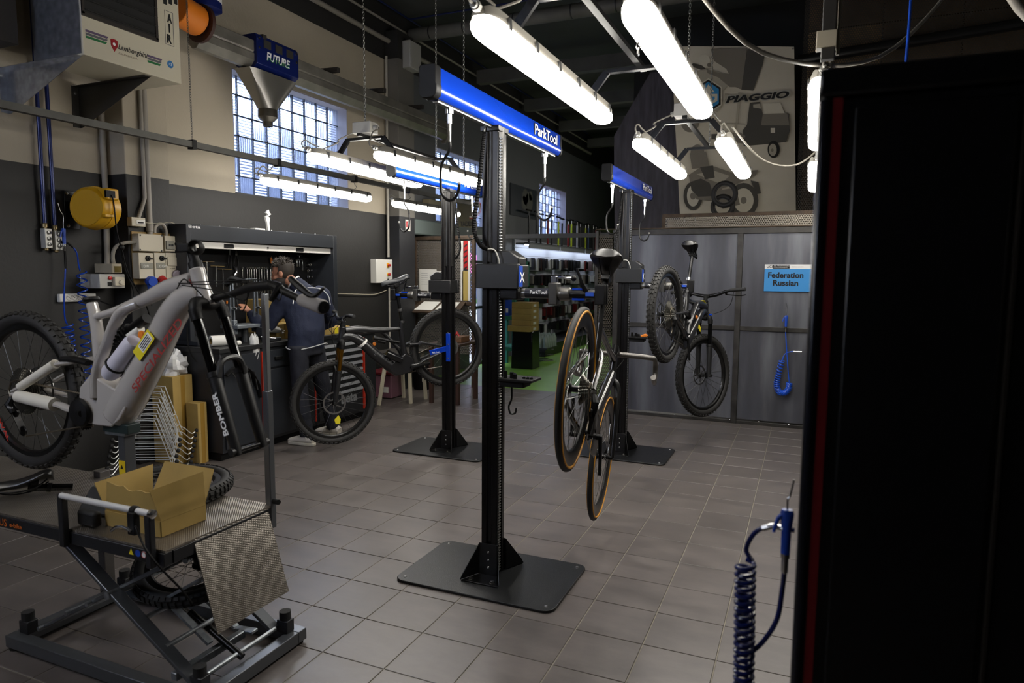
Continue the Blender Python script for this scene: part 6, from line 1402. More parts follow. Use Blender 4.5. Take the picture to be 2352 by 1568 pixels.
# ------------------------------------------------------------------ fixtures on the left wall
WX = -5.1
def wl(px, py, d=0.0): return atx(px, py, WX+d)
def vpipe(name, px0, py0, px1, py1, d, r, m, lab, cat='pipe'):
    a, b_ = wl(px0, py0, d), wl(px1, py1, d); y = (a.y+b_.y)/2
    return tag(MB().cyl((WX+d, y, a.z), (WX+d, y, b_.z), r, n=12).build(name, m), lab, cat)
PBLUE = mat('dark blue pipe', '14245e', 0.3, 0.2)
BRASS = mat('dull brass', '8a7a5a', 0.4, 0.8)
for k, (px, pb, lab) in enumerate(((103, 515, 'left of two blue compressed air pipes on the left wall'), (126, 520, 'right of two blue compressed air pipes on the left wall'))):
    a = wl(px, pb, 0.04); t = thing('air_pipe', lab, 'pipe', tuple(a))
    MB().cyl((WX+0.04, a.y, a.z), (WX+0.04, a.y, 4.6), 0.0135, n=12).build('pipe', PBLUE, t)
    MB().lathe((WX+0.04, a.y, a.z), (0, 0, -1), [(0.016, -0.01), (0.02, 0.0), (0.02, 0.02), (0.013, 0.022), (0.013, 0.03)], 12).build('fitting', BRASS, t)
    z = a.z-0.03; m = MB().box(WX+0.015, WX+0.07, a.y-0.022, a.y+0.028, z-0.14, z).build('manifold', mat('pale metal block', 'b5b3ac', 0.4, 0.3), t, bevel=0.003)
    for q in range(3): MB().lathe((WX+0.07, a.y+0.006, z-0.028-q*0.042), (1, 0, 0), [(0.014, 0), (0.014, 0.01), (0.007, 0.012), (0.007, 0.004)], 10).build('coupling', STEEL, m)
    MB().lathe((WX+0.04, a.y, z-0.14), (0, 0, -1), [(0.016, 0), (0.016, 0.014), (0.008, 0.02)], 10).build('drain', BRASS, t)
# air gun and coiled hose
def helix(c0, c1, R, turns, r, n=14, taper=None):
    c0, c1 = V(c0), V(c1); x, y, d = basis(c1-c0); N = int(turns*n)
    return [c0.lerp(c1, i/N) + (x*math.cos(2*PI*i/n) + y*math.sin(2*PI*i/n))*R for i in range(N+1)]
def air_gun(lab, top, nozzle, body_len, s=1.0, dirn=(0.3, -0.9, 0)):
    """top = upper end of the grip; hangs straight down"""
    top = V(top); t = thing('air_gun', lab, 'air gun', tuple(top - V((0, 0, body_len))))
    dn = V((0, 0, -1)); d_ = V(dirn).normalized()
    MB().loft([top + V((0, 0, 0.012*s)), top, top + dn*body_len*0.4, top + dn*body_len], [(0.010*s, 0.014*s), (0.013*s, 0.018*s), (0.011*s, 0.013*s), (0.011*s, 0.012*s)], 10).build('grip', BLUEP, t)
    MB().loft(crom([top + d_*0.005*s, top + d_*0.022*s + dn*0.012*s, top + d_*0.032*s + dn*0.05*s], 3), [0.006*s, 0.006*s, 0.004*s], 8).build('trigger', BLUEP, t)
    MB().tube([top + V((0, 0, 0.01)), top + V((0, 0, 0.04*s))] + [V(q) for q in nozzle], 0.0028*s, 6, 4).build('nozzle', STEEL, t)
    MB().lathe(top + dn*body_len, dn, [(0.012*s, 0), (0.012*s, 0.012*s), (0.009*s, 0.014*s), (0.009*s, 0.05*s), (0.006*s, 0.055*s)], 10).build('coupling', CHROME, t)
    return top + dn*(body_len+0.05*s)
gt = wl(146, 528, 0.10)
e0 = air_gun('blue air gun hanging on the left wall under the two blue pipes', gt, [gt + V((0, 0.004, 0.10)), gt + V((0, -0.018, 0.14)), gt + V((0, -0.03, 0.19))], 0.10)
hz = thing('coiled_hose', 'blue hose dropping straight from the air gun on the left wall into coils', 'hose', tuple(wl(150, 860, 0.1)))
c0, c1 = wl(155, 745, 0.10), wl(165, 850, 0.10)
MB().tube([e0, e0 - V((0, 0, 0.1)), wl(147, 680, 0.10), wl(149, 730, 0.10), c0], 0.0055, 8, 6).build('straight_hose', HOSEB, hz)
MB().cyl(e0, e0 - V((0, 0, 0.13)), 0.008, n=8).build('hose_sleeve', PLASTIC, hz)
MB().loft(helix(c0, (c0.x, c0.y+0.02, c1.z), 0.035, 9, 0.0055), 0.0055, 6).build('coil', HOSEB, hz)
hz = thing('coiled_hose', 'blue coiled hose hanging loosely beside the straight blue hose on the left wall', 'hose', tuple(wl(200, 880, 0.1)))
c0, c1 = wl(187, 622, 0.10), wl(198, 880, 0.10)
a = wl(140, 556, 0.08)
MB().tube([a, wl(160, 560, 0.09), wl(176, 580, 0.10), wl(180, 605, 0.10), c0 + V((0, -0.01, 0))], 0.0055, 8, 6).build('lead_hose', HOSEB, hz)
MB().tube([a, wl(155, 558, 0.09), wl(168, 568, 0.10)], 0.0085, 8, 4).build('hose_sleeve', PLASTIC, hz)
MB().loft(helix(c0, (c0.x, c0.y, c1.z), 0.032, 13, 0.0055), 0.0055, 6).build('coil', HOSEB, hz)
# yellow hose reel
YR = mat('yellow reel plastic', 'c8960f', 0.4)
rc = atx(218, 478, -4.87); t = thing('cable_reel', 'yellow wall cable reel', 'cable reel', tuple(rc))
R_ = 0.155
MB().lathe(rc, (0.26, -0.97, 0), [(0.0, -0.12), (R_*0.75, -0.12), (R_*0.95, -0.09), (R_, -0.03), (R_, 0.03), (R_*0.95, 0.07), (R_*0.86, 0.085), (R_*0.82, 0.08), (0.0, 0.08)], 40).build('drum', YR, t)
MB().torus(rc, (0.26, -0.97, 0), R_+0.002, (0.004, 0.008), 40, 6).build('rib', YR, t)
MB().cbox(rc + V((R_*0.80, 0.02, R_*0.62)), 0.10, 0.10, 0.085).build('outlet', YR, t, bevel=0.012)
MB().cbox(rc + V((R_*0.80+0.045, 0.0, R_*0.62)), 0.02, 0.07, 0.05).build('outlet_mouth', PLASTIC, t)
MB().cbox(rc + V((R_+0.0, -0.01, -0.06)), 0.03, 0.07, 0.025).build('latch', YR, t, bevel=0.005)
br = MB().box(WX+0.001, WX+0.012, rc.y-0.08, rc.y+0.03, rc.z-0.15, rc.z+0.13).box(WX+0.01, rc.x-0.05, rc.y-0.02, rc.y+0.02, rc.z-0.06, rc.z+0.06).build('wall_bracket', SATIN, t, bevel=0.003)
for z in (-0.13, 0.11): MB().lathe((WX+0.012, rc.y-0.065, rc.z+z), (1, 0, 0), [(0.012, 0), (0.012, 0.01), (0, 0.012)], 8).build('bolt', CHROME, br)
o = rc + V((R_*0.80+0.05, 0.0, R_*0.6)); bl = atx(279, 568, -4.78)
MB().tube([o, o + V((0.015, 0.01, -0.05)), V((o.x+0.01, o.y+0.03, bl.z+0.1)), bl], 0.005, 6, 6).build('cable', PLASTIC, t)
MB().ball(bl, 0.022, 12, 8).build('cable_stop', PLASTIC, t)
MB().tube([bl, atx(292, 620, -4.8), atx(312, 660, -4.82), atx(335, 700, -4.84), atx(345, 730, -4.85)], 0.006, 6, 6).build('plug_lead', PLASTIC, t)
MB().tube([bl + V((0, -0.01, 0)), atx(288, 620, -4.84), atx(306, 668, -4.86), atx(298, 700, -4.87), atx(262, 702, -4.98), atx(222, 688, -5.05)], 0.005, 6, 6).build('strip_lead', PLASTIC, t)
# conduits
conduit('conduit', [wl(232, 262, 0.03), V((WX+0.03, wl(243, 450, 0.03).y, wl(243, 450, 0.03).z)), V((WX+0.03, wl(247, 628, 0.03).y, wl(247, 628, 0.03).z))], 0.021, GREYPIPE, 'grey conduit behind the yellow reel running down to the thermostat box')
PW = 0.2
p0, p1 = wl(325, 200, PW+0.03), wl(345, 538, PW+0.03)
tag(MB().cyl((WX+PW+0.03, p1.y, p1.z), (WX+PW+0.03, p1.y, 4.6), 0.021, n=12).lathe((WX+PW+0.03, p1.y, p1.z+0.02), (0, 0, 1), [(0.021, 0), (0.027, 0.002), (0.027, 0.06), (0.021, 0.062)], 12).build('conduit', GREYPIPE), 'thick grey conduit feeding the large switch panel on the pilaster', 'pipe')
q = wl(318, 500, PW+0.03); yy = wl(332, 440, PW+0.03).y
conduit('conduit', [(WX+PW+0.03, yy, 4.6), (WX+PW+0.03, yy, wl(334, 455, PW+0.03).z), (WX+PW+0.03, (yy+q.y)/2, wl(328, 478, PW+0.03).z), q], 0.015, GREYPIPE, 'thin grey conduit bending into the small box above the switch panel')
# switch panel
CREAMP = mat('cream plastic', 'bdb5a2', 0.5); CREAMD = mat('aged cream plastic', 'a99f8a', 0.5)
CLEAR = mat('smoky clear cover', '8c8a80', 0.2)
FX = WX+PW
def fp(px, py, d=0.0): return atx(px, py, FX+d)
def pbox(b, pa, pb, d0, d1):
    a, c = fp(pa[0], pa[1], d1), fp(pb[0], pb[1], d1); return b.box(FX+d0, FX+d1, min(a.y, c.y), max(a.y, c.y), min(a.z, c.z), max(a.z, c.z))
t = thing('distribution_board', 'large cream electrical switch panel with rotary switches on the pilaster', 'switch panel', tuple(fp(350, 655)))
pbox(MB(), (302, 531), (402, 652), 0.0, 0.012).build('back_board', mat('tan backing board', '8f7544', 0.7), t)
mb = pbox(MB(), (318, 536), (376, 578), 0.012, 0.09).build('main_box', CREAMP, t, bevel=0.004)
for x_, y_ in ((322, 540), (372, 541), (322, 573), (371, 576)): p = fp(x_, y_, 0.091); MB().cyl(p, p + V((0.004, 0, 0)), 0.006, n=8).build('corner_screw', DGREY, mb)
for k, (xa, xb) in enumerate(((318, 354), (354, 382))):
    u = pbox(MB(), (xa, 580), (xb, 640), 0.012, 0.085).build('switch_unit', CREAMP, t, bevel=0.004)
    c = fp((xa+xb)/2+3, 593, 0.086); MB().lathe(c, (1, 0, 0), [(0.022, 0), (0.020, 0.012), (0, 0.014)], 14).build('rotary_base', PLASTIC, u); MB().bar(c + V((0.016, -0.008, 0)), c + V((0.016, 0.035, -0.004)), 0.012, 0.012).build('rotary_handle', PLASTIC, u, bevel=0.003)
    pbox(MB(), (xa+6, 603), (xb-2, 617), 0.085, 0.092).build('fuse_cover', CLEAR, u, bevel=0.003)
    for q_ in range(2+k): c = fp(xa+14+q_*7, 611, 0.093); MB().torus(c, (1, 0, 0), 0.008, 0.003, 12, 5).build('fuse', WHITE, u)
rb = pbox(MB(), (378, 541), (404, 578), 0.012, 0.075).build('meter_box', CREAMP, t, bevel=0.004); pbox(MB(), (383, 553), (402, 573), 0.075, 0.09).build('meter_window', CLEAR, rb, bevel=0.004)
for q_ in range(3): c = fp(389+q_*4, 563, 0.091); MB().box(c.x, c.x+0.003, c.y-0.004, c.y+0.004, c.z-0.008, c.z+0.008).build('breaker', DGREY, rb)
rb = pbox(MB(), (380, 580), (409, 650), 0.012, 0.07).build('socket_box', CREAMP, t, bevel=0.004); pbox(MB(), (385, 590), (409, 611), 0.07, 0.08).build('socket_lid', CREAMP, rb, bevel=0.004)
text('SCAME', INK, rb, fp(390, 617.5, 0.071), (0, 1, 0), (0, 0, 1), 0.055, 0.008)
c = fp(404, 629, 0.07); MB().lathe(c, (1, -0.3, -0.2), [(0.035, 0), (0.036, 0.03), (0.03, 0.034), (0.026, 0.03)], 16).build('grey_socket', mat('grey violet socket', '8a8088', 0.5), rb)
c = fp(344, 645, 0.085); pl_ = MB().lathe(c + V((0.01, 0, 0)), (1, -0.2, -0.1), [(0.038, -0.02), (0.04, 0.03), (0.036, 0.04), (0, 0.04)], 18).build('blue_plug', BLUEP, t)
MB().loft([c + V((0.01, 0.0, -0.02)), c + V((0.01, 0.0, -0.06)), c + V((0.01, 0, -0.11))], [0.03, 0.024, 0.026], 12).build('plug_body', BLUEP, pl_); MB().cyl(c + V((0.01, 0, -0.11)), c + V((0.01, 0, -0.2)), 0.005, n=6).build('plug_cable', PLASTIC, pl_)
c = fp(370, 640, 0.085); MB().lathe(c, (0.8, 0, -0.6), [(0.034, 0), (0.036, 0.03), (0.03, 0.034)], 16).build('red_socket', mat('red socket', 'a01f1f', 0.45), t)
MB().tube([fp(355, 535, 0.05), fp(356, 522, 0.05), fp(364, 515, 0.05), fp(374, 516, 0.05), fp(381, 528, 0.05), fp(382, 542, 0.05)], 0.013, 10, 5).build('conduit_bend', GREYPIPE, t)
s = thing('switch_box', 'small pale box with a black lever above the large switch panel', 'switch box', tuple(fp(318, 522)))
pbox(MB(), (302, 498), (335, 521), 0.0, 0.055).build('body', CREAMP, s, bevel=0.004); pbox(MB(), (313, 504), (334, 516), 0.055, 0.06).build('cover', WHITE, s, bevel=0.003); c = fp(323, 511, 0.061); MB().bar(c + V((0.004, -0.022, 0)), c + V((0.004, 0.02, 0.0)), 0.008, 0.008).build('lever', PLASTIC, s)
MB().tube([fp(334, 511, 0.06), fp(350, 513, 0.07), fp(372, 513, 0.09), fp(390, 510, 0.12), fp(402, 514, 0.14)], 0.003, 6, 5).build('thin_cable', mat('cream cable', 'b0a894', 0.5), s)
def lw_box(b, pa, pb, d0, d1):
    a, c = wl(pa[0], pa[1], d1), wl(pb[0], pb[1], d1); return b.box(WX+d0, WX+d1, min(a.y, c.y), max(a.y, c.y), min(a.z, c.z), max(a.z, c.z))
t = thing('control_box', 'pale control box with red button and round thermostat below the yellow reel', 'control box', tuple(wl(260, 660)))
bb2 = lw_box(MB(), (228, 629), (288, 661), 0.0, 0.22).build('body', LGREY, t, bevel=0.004)
c = wl(252, 638, 0.221); MB().lathe(c, (1, 0, 0), [(0.014, 0), (0.013, 0.012), (0, 0.014)], 14).build('red_button', RED, bb2); c = wl(252, 652, 0.221); MB().cbox(c, 0.006, 0.032, 0.028).build('black_switch', PLASTIC, bb2)
th = lw_box(MB(), (264, 636), (288, 656), 0.22, 0.25).build('thermostat', CREAMP, t, bevel=0.005); c = wl(278, 648, 0.251); MB().lathe(c, (1, 0, 0), [(0.018, 0), (0.016, 0.012), (0, 0.013)], 16).build('dial', CREAMP, th)
t = thing('timer_box', 'small box with brownish window above the thermostat', 'timer box', tuple(wl(268, 628)))
lw_box(MB(), (257, 605), (281, 627), 0.0, 0.2).build('body', CREAMD, t, bevel=0.005); lw_box(MB(), (263, 611), (279, 625), 0.2, 0.203).build('window', mat('brown window', '6a5c30', 0.2), t)
MB().tube([wl(261, 605, 0.15), wl(259, 585, 0.16), wl(266, 567, 0.18), wl(285, 558, 0.23), wl(302, 556, 0.24), wl(318, 556, 0.26)], [0.014]*6, 10, 6).build('flexible_conduit', mat('grey flexible conduit', '8a857a', 0.6, bump=(200, 0.8)), t)
t = thing('socket_strip', 'white wall socket strip with four round outlets behind the blue hoses', 'socket strip', tuple(wl(180, 692)))
lw_box(MB(), (137, 675), (222, 691), 0.0, 0.04).build('body', WHITE, t, bevel=0.008)
for px in (159, 172, 184, 197):
    c = wl(px, 683, 0.041); o_ = MB().torus(c, (1, 0, 0), 0.021, (0.002, 0.002), 16, 4).build('outlet', LGREY, t)
    for q_ in (-0.01, 0, 0.01): MB().cyl(c + V((-0.001, q_, -q_*0.6)), c + V((0.001, q_, -q_*0.6)), 0.0032, n=6).build('pin_hole', INK, o_)
# conduits and control box near the second pilaster
vp = wl(892, 590, 0.04)
for k, (dx, r) in enumerate(((0.0, 0.018), (0.055, 0.013))):
    tag(MB().cyl((WX+0.04, vp.y+dx, vp.z-(0 if k == 0 else 0.03)), (WX+0.04, vp.y+dx, 4.3), r, n=10).build('conduit', mat('pale conduit', 'a9a49a', 0.5)), ('wider', 'narrower')[k] + ' of two pale conduits beside the second pilaster', 'pipe')
t = thing('control_box', 'white control box with yellow switch and red button on the dark wall', 'control box', tuple(wl(880, 650)))
mb = lw_box(MB(), (864, 595), (902, 649), 0.0, 0.09).build('body', WHITE, t, bevel=0.005)
for py, m_, r in ((609, ORANGE, 0.03), (630, YEL, 0.022)):
    c = wl(891, py, 0.091)
    if py < 620: MB().cbox(c, 0.006, 0.055, 0.06).build('yellow_plate', mat('yellow orange plate', 'd89a1a', 0.5), mb)
    else: MB().lathe(c, (1, 0, 0), [(r, 0), (r, 0.004)], 14).build('yellow_plate', YEL, mb)
    MB().lathe(c, (1, 0.2, 0), [(0.014, 0), (0.014, 0.02), (0.018, 0.024), (0.016, 0.034), (0, 0.036)], 12).build('red_knob', RED, mb)
c = wl(891, 642, 0.091); MB().lathe(c, (1, 0, 0), [(0.014, 0), (0.012, 0.008), (0, 0.009)], 10).build('key_switch', PLASTIC, mb)
for py in (626, 641): c = wl(903, py, 0.03); MB().cbox(c, 0.03, 0.03, 0.05).build('hinge_lug', WHITE, mb, bevel=0.003)
CRC = mat('cream cable', 'b0a894', 0.5)
conduit('cable', [atx(776, 674, -5.08), atx(840, 676, -5.08), atx(865, 675, -5.08), atx(888, 666, -5.08)], 0.005, CRC, 'thin cream cable from the tool cabinet across the dark wall', 'cable', k=5)
a, b_ = wl(894, 660, 0.03), wl(896, 800, 0.03)
tag(MB().cyl((WX+0.03, a.y, a.z), (WX+0.03, a.y, 0.55), 0.013, n=10).build('conduit', mat('pale conduit', 'a9a49a', 0.5)), 'white conduit below the control box with the yellow switch', 'pipe')
conduit('cable', [wl(897, 690, 0.05), wl(902, 715, 0.05), wl(899, 745, 0.05), wl(906, 780, 0.05), wl(910, 830, 0.05)], 0.006, CRC, 'cream cable hanging beside the white conduit', 'cable', k=5)
# fire extinguisher sign on the second pilaster
a, b_ = atx(931, 504, -4.899), atx(942, 531, -4.899)
t = thing('safety_sign', 'small red and white fire extinguisher sign on the second pilaster', 'sign', tuple(atx(936, 531, -4.899)))
MB().box(-4.899, -4.894, a.y, b_.y, b_.z, a.z).build('plate', WHITE, t)
w_ = b_.y-a.y; MB().box(-4.894, -4.8935, a.y+0.12*w_, b_.y-0.12*w_, b_.z+0.045, a.z-0.02).build('red_field', RED, t)
c = V((-4.893, (a.y+b_.y)/2, (a.z+b_.z)/2)); MB().prism([(-0.016, -0.035), (0.016, -0.035), (0.016, 0.028), (0.006, 0.04), (0.006, 0.05), (-0.006, 0.05), (-0.006, 0.04), (-0.016, 0.028)], c, (0, 1, 0), (0, 0, 1), 0.0006).build('pictogram', WINK, t)
text('ESTINTORE', INK, t, (-4.8935, a.y+0.15*w_, b_.z+0.015), (0, 1, 0), (0, 0, 1), w_*0.7, 0.016)

# ------------------------------------------------------------------ heater on the wall
hx, hy0, hy1, hz0, hz1 = -4.30, 3.05, 3.80, 2.93, 3.75
CRM = mat('cream heater enamel', 'c2bba6', 0.4); GALV = mat('galvanised sheet', 'b4b8c0', 0.22, 0.85, var=(25, 0.25))
xb = aty(78, 135, hy0).x
t = thing('unit_heater', 'cream wall unit heater with louvres and red shield emblem', 'heater', (-4.7, 3.4, hz0))
MB().box(xb, hx, hy0+0.004, hy1, hz0+0.002, hz1).build('casing', CRM, t, bevel=0.004)
MB().box(xb, hx-0.012, hy0-0.001, hy0+0.003, hz0+0.01, hz1).build('side_sheet', GALV, t)
def hp(px, py, d=0.0): return atx(px, py, hx+d)
fr_ = hp(362, 95); lf_ = hp(192, 34)
gy0, gy1, gz0 = hy0+0.004, hp(362, 95).y, hp(362, 95).z
zl = hp(195, 33).z
MB().box(hx, hx+0.006, gy0, gy1, zl, hz1).build('grille_back', mat('dark grille', '121212', 0.6), t)
for k in range(5): MB().prism([(0, 0), (0.035, -0.012), (0.035, -0.009), (0, 0.006)], (hx+0.004, gy1-0.02, zl+0.03+k*0.062), (1, 0, 0), (0, 0, 1), gy1-gy0-0.04).build('louvre', mat('louvre', '2a2826', 0.5), t)
for (ya, yb_, za, zb) in ((gy0, gy1, zl-0.012, zl+0.012), (gy1-0.02, gy1, zl, hz1), (gy0, gy0+0.015, zl, hz1)): MB().box(hx, hx+0.012, ya, yb_, za, zb).build('grille_frame', mat('grille frame', '2a2420', 0.5), t)
GRN = mat('green print', '1e6a3a', 0.5); PUR = mat('purple print', '5a4a66', 0.5); GRP = mat('grey print b', '5a5a60', 0.5)
for (pa, pb) in (((196, 66), (250, 96)), ((338, 124), (373, 140))):
    a, b_ = hp(pa[0], pa[1], 0.001), hp(pb[0], pb[1], 0.001); w_ = b_.y-a.y; h_ = 0.055
    zb_ = a.z-0.002
    for k, m_ in enumerate((PUR, GRP, GRN)): z_ = zb_-k*0.019; MB().prism([(0.0, 0), (w_-0.006*k, 0), (w_-0.012-0.006*k, -0.015), (0.0, -0.015)], (hx+0.0008, a.y, z_), (0, 1, 0), (0, 0, 1), 0.0006).build('stripe', m_, t)
a = hp(254, 90, 0.001); MB().prism([(-0.025, 0.03), (-0.012, 0.036), (0.014, 0.036), (0.026, 0.03), (0.024, -0.008), (0.0, -0.045), (-0.023, -0.008)], (hx+0.0008, hp(262, 103).y, hp(262, 103).z), (0, 1, 0), (0, 0, 1), 0.001).build('emblem', mat('red emblem', '8e1a22', 0.4), t)
MB().lathe((hx+0.002, hp(262, 103).y, hp(262, 103).z+0.004), (1, 0, 0), [(0.011, 0), (0.009, 0.001)], 7).build('emblem_mark', WINK, t)
p = hp(271, 114); text('Lamborghini', INK, t, (hx+0.001, p.y, p.z-0.006), (0, 1, 0), (0, 0, 1), 0.225, 0.045, shear=0.35, bold=0.012)
p = hp(272, 119); text('CALORECLIMA', mat('brown print', '5a4438', 0.5), t, (hx+0.001, p.y, p.z-0.014), (0, 1, 0), (0, 0, 1), 0.14, 0.011)
for k, ch in enumerate('AIR'):
    p = hp(389, (53, 75, 100)[k]); text(ch, INK, t, (hx+0.001, p.y-(0.02 if ch != 'I' else 0.006), p.z), (0, 1, 0), (0, 0, 1), 0.042 if ch != 'I' else 0.012, 0.062, bold=0.06)
a, b_ = hp(377, 22), hp(400, 108)
for (ya, yb_, za, zb) in ((a.y, a.y+0.003, b_.z, a.z), (b_.y-0.003, b_.y, b_.z, a.z), (a.y, b_.y, b_.z, b_.z+0.003), (a.y, b_.y, a.z-0.003, a.z)): MB().box(hx+0.0006, hx+0.0014, ya, yb_, za, zb).build('frame_line', GRP, t)
for px in (379, 391, 403): p = hp(px, 5); MB().box(hx+0.0006, hx+0.0016, p.y-0.015, p.y+0.015, p.z-0.015, p.z+0.02).build('pictogram', INK, t)
p = hp(391, 148); MB().lathe((hx+0.0005, p.y, p.z), (1, 0, 0), [(0.026, 0), (0.026, 0.001)], 20).build('round_sticker', mat('light blue print', '2a6aa0', 0.5), t); text('CE', WINK, t, (hx+0.002, p.y-0.012, p.z-0.009), (0, 1, 0), (0, 0, 1), 0.026, 0.018)
# brackets
for k, y in enumerate((3.06, 3.56)):
    m = MB().prism([(WX+0.004, hz0), (hx-0.02, hz0), (WX+0.03, hz0-0.30), (WX+0.004, hz0-0.30)], (0, y, 0), (1, 0, 0), (0, 0, 1), -0.004)
    m.box(WX+0.003, WX+0.009, y-0.05, y, hz0-0.30, hz0); m.box(WX+0.004, hx-0.03, y-0.04, y, hz0-0.005, hz0)
    bk_ = m.build('bracket', GALV if k == 0 else mat('grey bracket', '4a4845', 0.4, 0.6), t)
    MB().lathe((WX+0.009, y-0.028, hz0-0.05), (1, 0, 0), [(0.014, 0), (0.014, 0.008), (0, 0.01)], 8).build('bolt', CHROME, bk_)
p = V((-4.95, 2.86, 3.0))
tag(MB().box(-5.09, -4.72, 2.60, 2.92, 3.0, 4.9).build('duct', mat('dark duct', '26211e', 0.6)), 'dark duct left of the unit heater', 'duct')

# ------------------------------------------------------------------ exhaust extraction rail
ex = thing('extraction_rail', 'long grey exhaust extraction rail along the left wall above the windows', 'extraction rail', (-4.6, 6.3, 3.4))
RAIL = mat('scuffed aluminium rail', '86827a', 0.45, 0.6, var=(5, 0.25), bump=(25, 0.3))
prof = [(0.0, 0.0), (0.05, 0.06), (0.05, 0.12), (0.042, 0.125), (0.042, 0.135), (0.05, 0.14), (0.05, 0.23), (0.0, 0.25), (-0.10, 0.25), (-0.10, 0.14), (-0.092, 0.135), (-0.092, 0.125), (-0.10, 0.12), (-0.10, 0.06), (-0.05, 0.0)]
MB().prism(prof, (-4.64, 8.42, 3.365), (1, 0, 0), (0, 0, 1), 8.42-4.26).build('rail', RAIL, ex, bevel=0.003)
MB().prism([(0.0, -0.04), (0.058, 0.06), (0.058, 0.26), (-0.108, 0.26), (-0.108, 0.06), (-0.05, -0.04)], (-4.64, 8.44, 3.362), (1, 0, 0), (0, 0, 1), 0.02).build('end_plate', mat('worn end plate', '6f6a60', 0.5, 0.5), ex)
for y in (4.95, 6.0, 6.85, 7.7): MB().bar((-5.09, y, 3.66), (-4.56, y, 3.645), 0.05, 0.05).build('support_arm', mat('dark bracket', '2b2724', 0.6), ex, bevel=0.003)
tr = thing('exhaust_trolley', 'blue exhaust trolley with steel funnel hanging on the extraction rail', 'trolley', tuple(atx(615, 250, -4.62)))
TB_ = mat('navy painted steel', '111f5e', 0.35, 0.1)
ty0, ty1 = atx(590, 120, -4.56).y, atx(686, 165, -4.56).y; zt_, zb_ = 3.66, 3.40
tb_ = MB().prism([(-0.02, zb_-0.06), (0.07, zb_), (0.07, zt_-0.03), (0.05, zt_), (-0.16, zt_), (-0.18, zt_-0.03), (-0.18, zb_), (-0.09, zb_-0.06)], (-4.63, ty1, 0), (1, 0, 0), (0, 0, 1), ty1-ty0).build('body', TB_, tr, bevel=0.004)
for k in range(3): y = ty0+(ty1-ty0)*(0.24+0.27*k); MB().box(-4.561, -4.556, y-0.045, y+0.045, 3.555, 3.625).build('slot', mat('dark slot', '3a3834', 0.6, 0.3), tb_)
for y in (ty0+0.03, ty1-0.03):
    for z in (3.62, 3.54): MB().lathe((-4.56, y, z), (1, 0, 0), [(0.012, 0), (0.012, 0.006), (0, 0.008)], 8).build('bolt', CHROME, tb_)
text('FUTURE', WINK, tb_, (-4.5595, ty0+0.12, 3.455), (0, 1, 0), (0, 0, 1), (ty1-ty0)-0.24, 0.075, bold=0.03, shear=0.15)
text('FUTURE', GRN, tb_, (-4.559, ty0+0.125, 3.452), (0, 1, 0), (0, 0, 1), (ty1-ty0)-0.25, 0.035, bold=0.015, shear=0.15)
fc = V((-4.66, (ty0+ty1)/2-0.05, 3.35)); n = 28; rings = []
for f in (0.0, 0.15, 0.5, 0.85, 1.0):
    ring = []
    for i in range(n):
        a = 2*PI*i/n; ca, sa = math.cos(a), math.sin(a)
        q_ = max(abs(ca), abs(sa)); rect = V((0.11*ca/q_, 0.30*sa/q_, 0)); rnd_ = V((0.085*ca, 0.085*sa, 0)); ring.append(fc + rect.lerp(rnd_, f) + V((0, 0.0, -0.30*f)))
    rings.append(ring)
m = MB(); m.add([p for r in rings for p in r], [(i*n+k, i*n+(k+1) % n, (i+1)*n+(k+1) % n, (i+1)*n+k) for i in range(4) for k in range(n)]); fo_ = m.build('funnel', mat('galvanised funnel', '8d8a84', 0.35, 0.8), tr, angle=50)
MB().lathe(fc + V((0, 0, -0.30)), (0, 0, -1), [(0.085, 0), (0.088, 0.02), (0.088, 0.07), (0.06, 0.10), (0.045, 0.11), (0.045, 0.15), (0.04, 0.15), (0.04, 0.1)], 24).build('spigot', mat('grey spigot', '5c5850', 0.35, 0.7), tr)
fc2 = atx(428, 35, -4.56)
t = thing('exhaust_hose', 'orange and blue hose coupling at the near end of the extraction rail', 'hose coupling', tuple(fc2))
MB().cyl((fc2.x-0.02, fc2.y+0.12, fc2.z), (fc2.x+0.0, fc2.y-0.10, fc2.z+0.02), 0.12, n=24).build('orange_ring', ORANGE, t, bevel=0.006)
MB().cyl((fc2.x-0.02, fc2.y+0.14, fc2.z-0.01), (fc2.x-0.02, fc2.y+0.17, fc2.z-0.01), 0.15, n=24).build('flange', mat('rust brown flange', '3a2018', 0.6), t)
c = atx(468, 5, -4.66); MB().lathe((c.x, c.y, c.z-0.08), (0, 0, 1), [(0.10, 0), (0.14, 0.02), (0.14, 0.07), (0.135, 0.075), (0.135, 0.14), (0.14, 0.15), (0.14, 0.3)], 26).build('blue_motor', TB_, t); MB().lathe((c.x, c.y, c.z), (0, 0, 1), [(0.1375, 0), (0.1395, 0.01), (0.1395, 0.055), (0.1375, 0.06)], 26).build('white_band', WHITE, t)

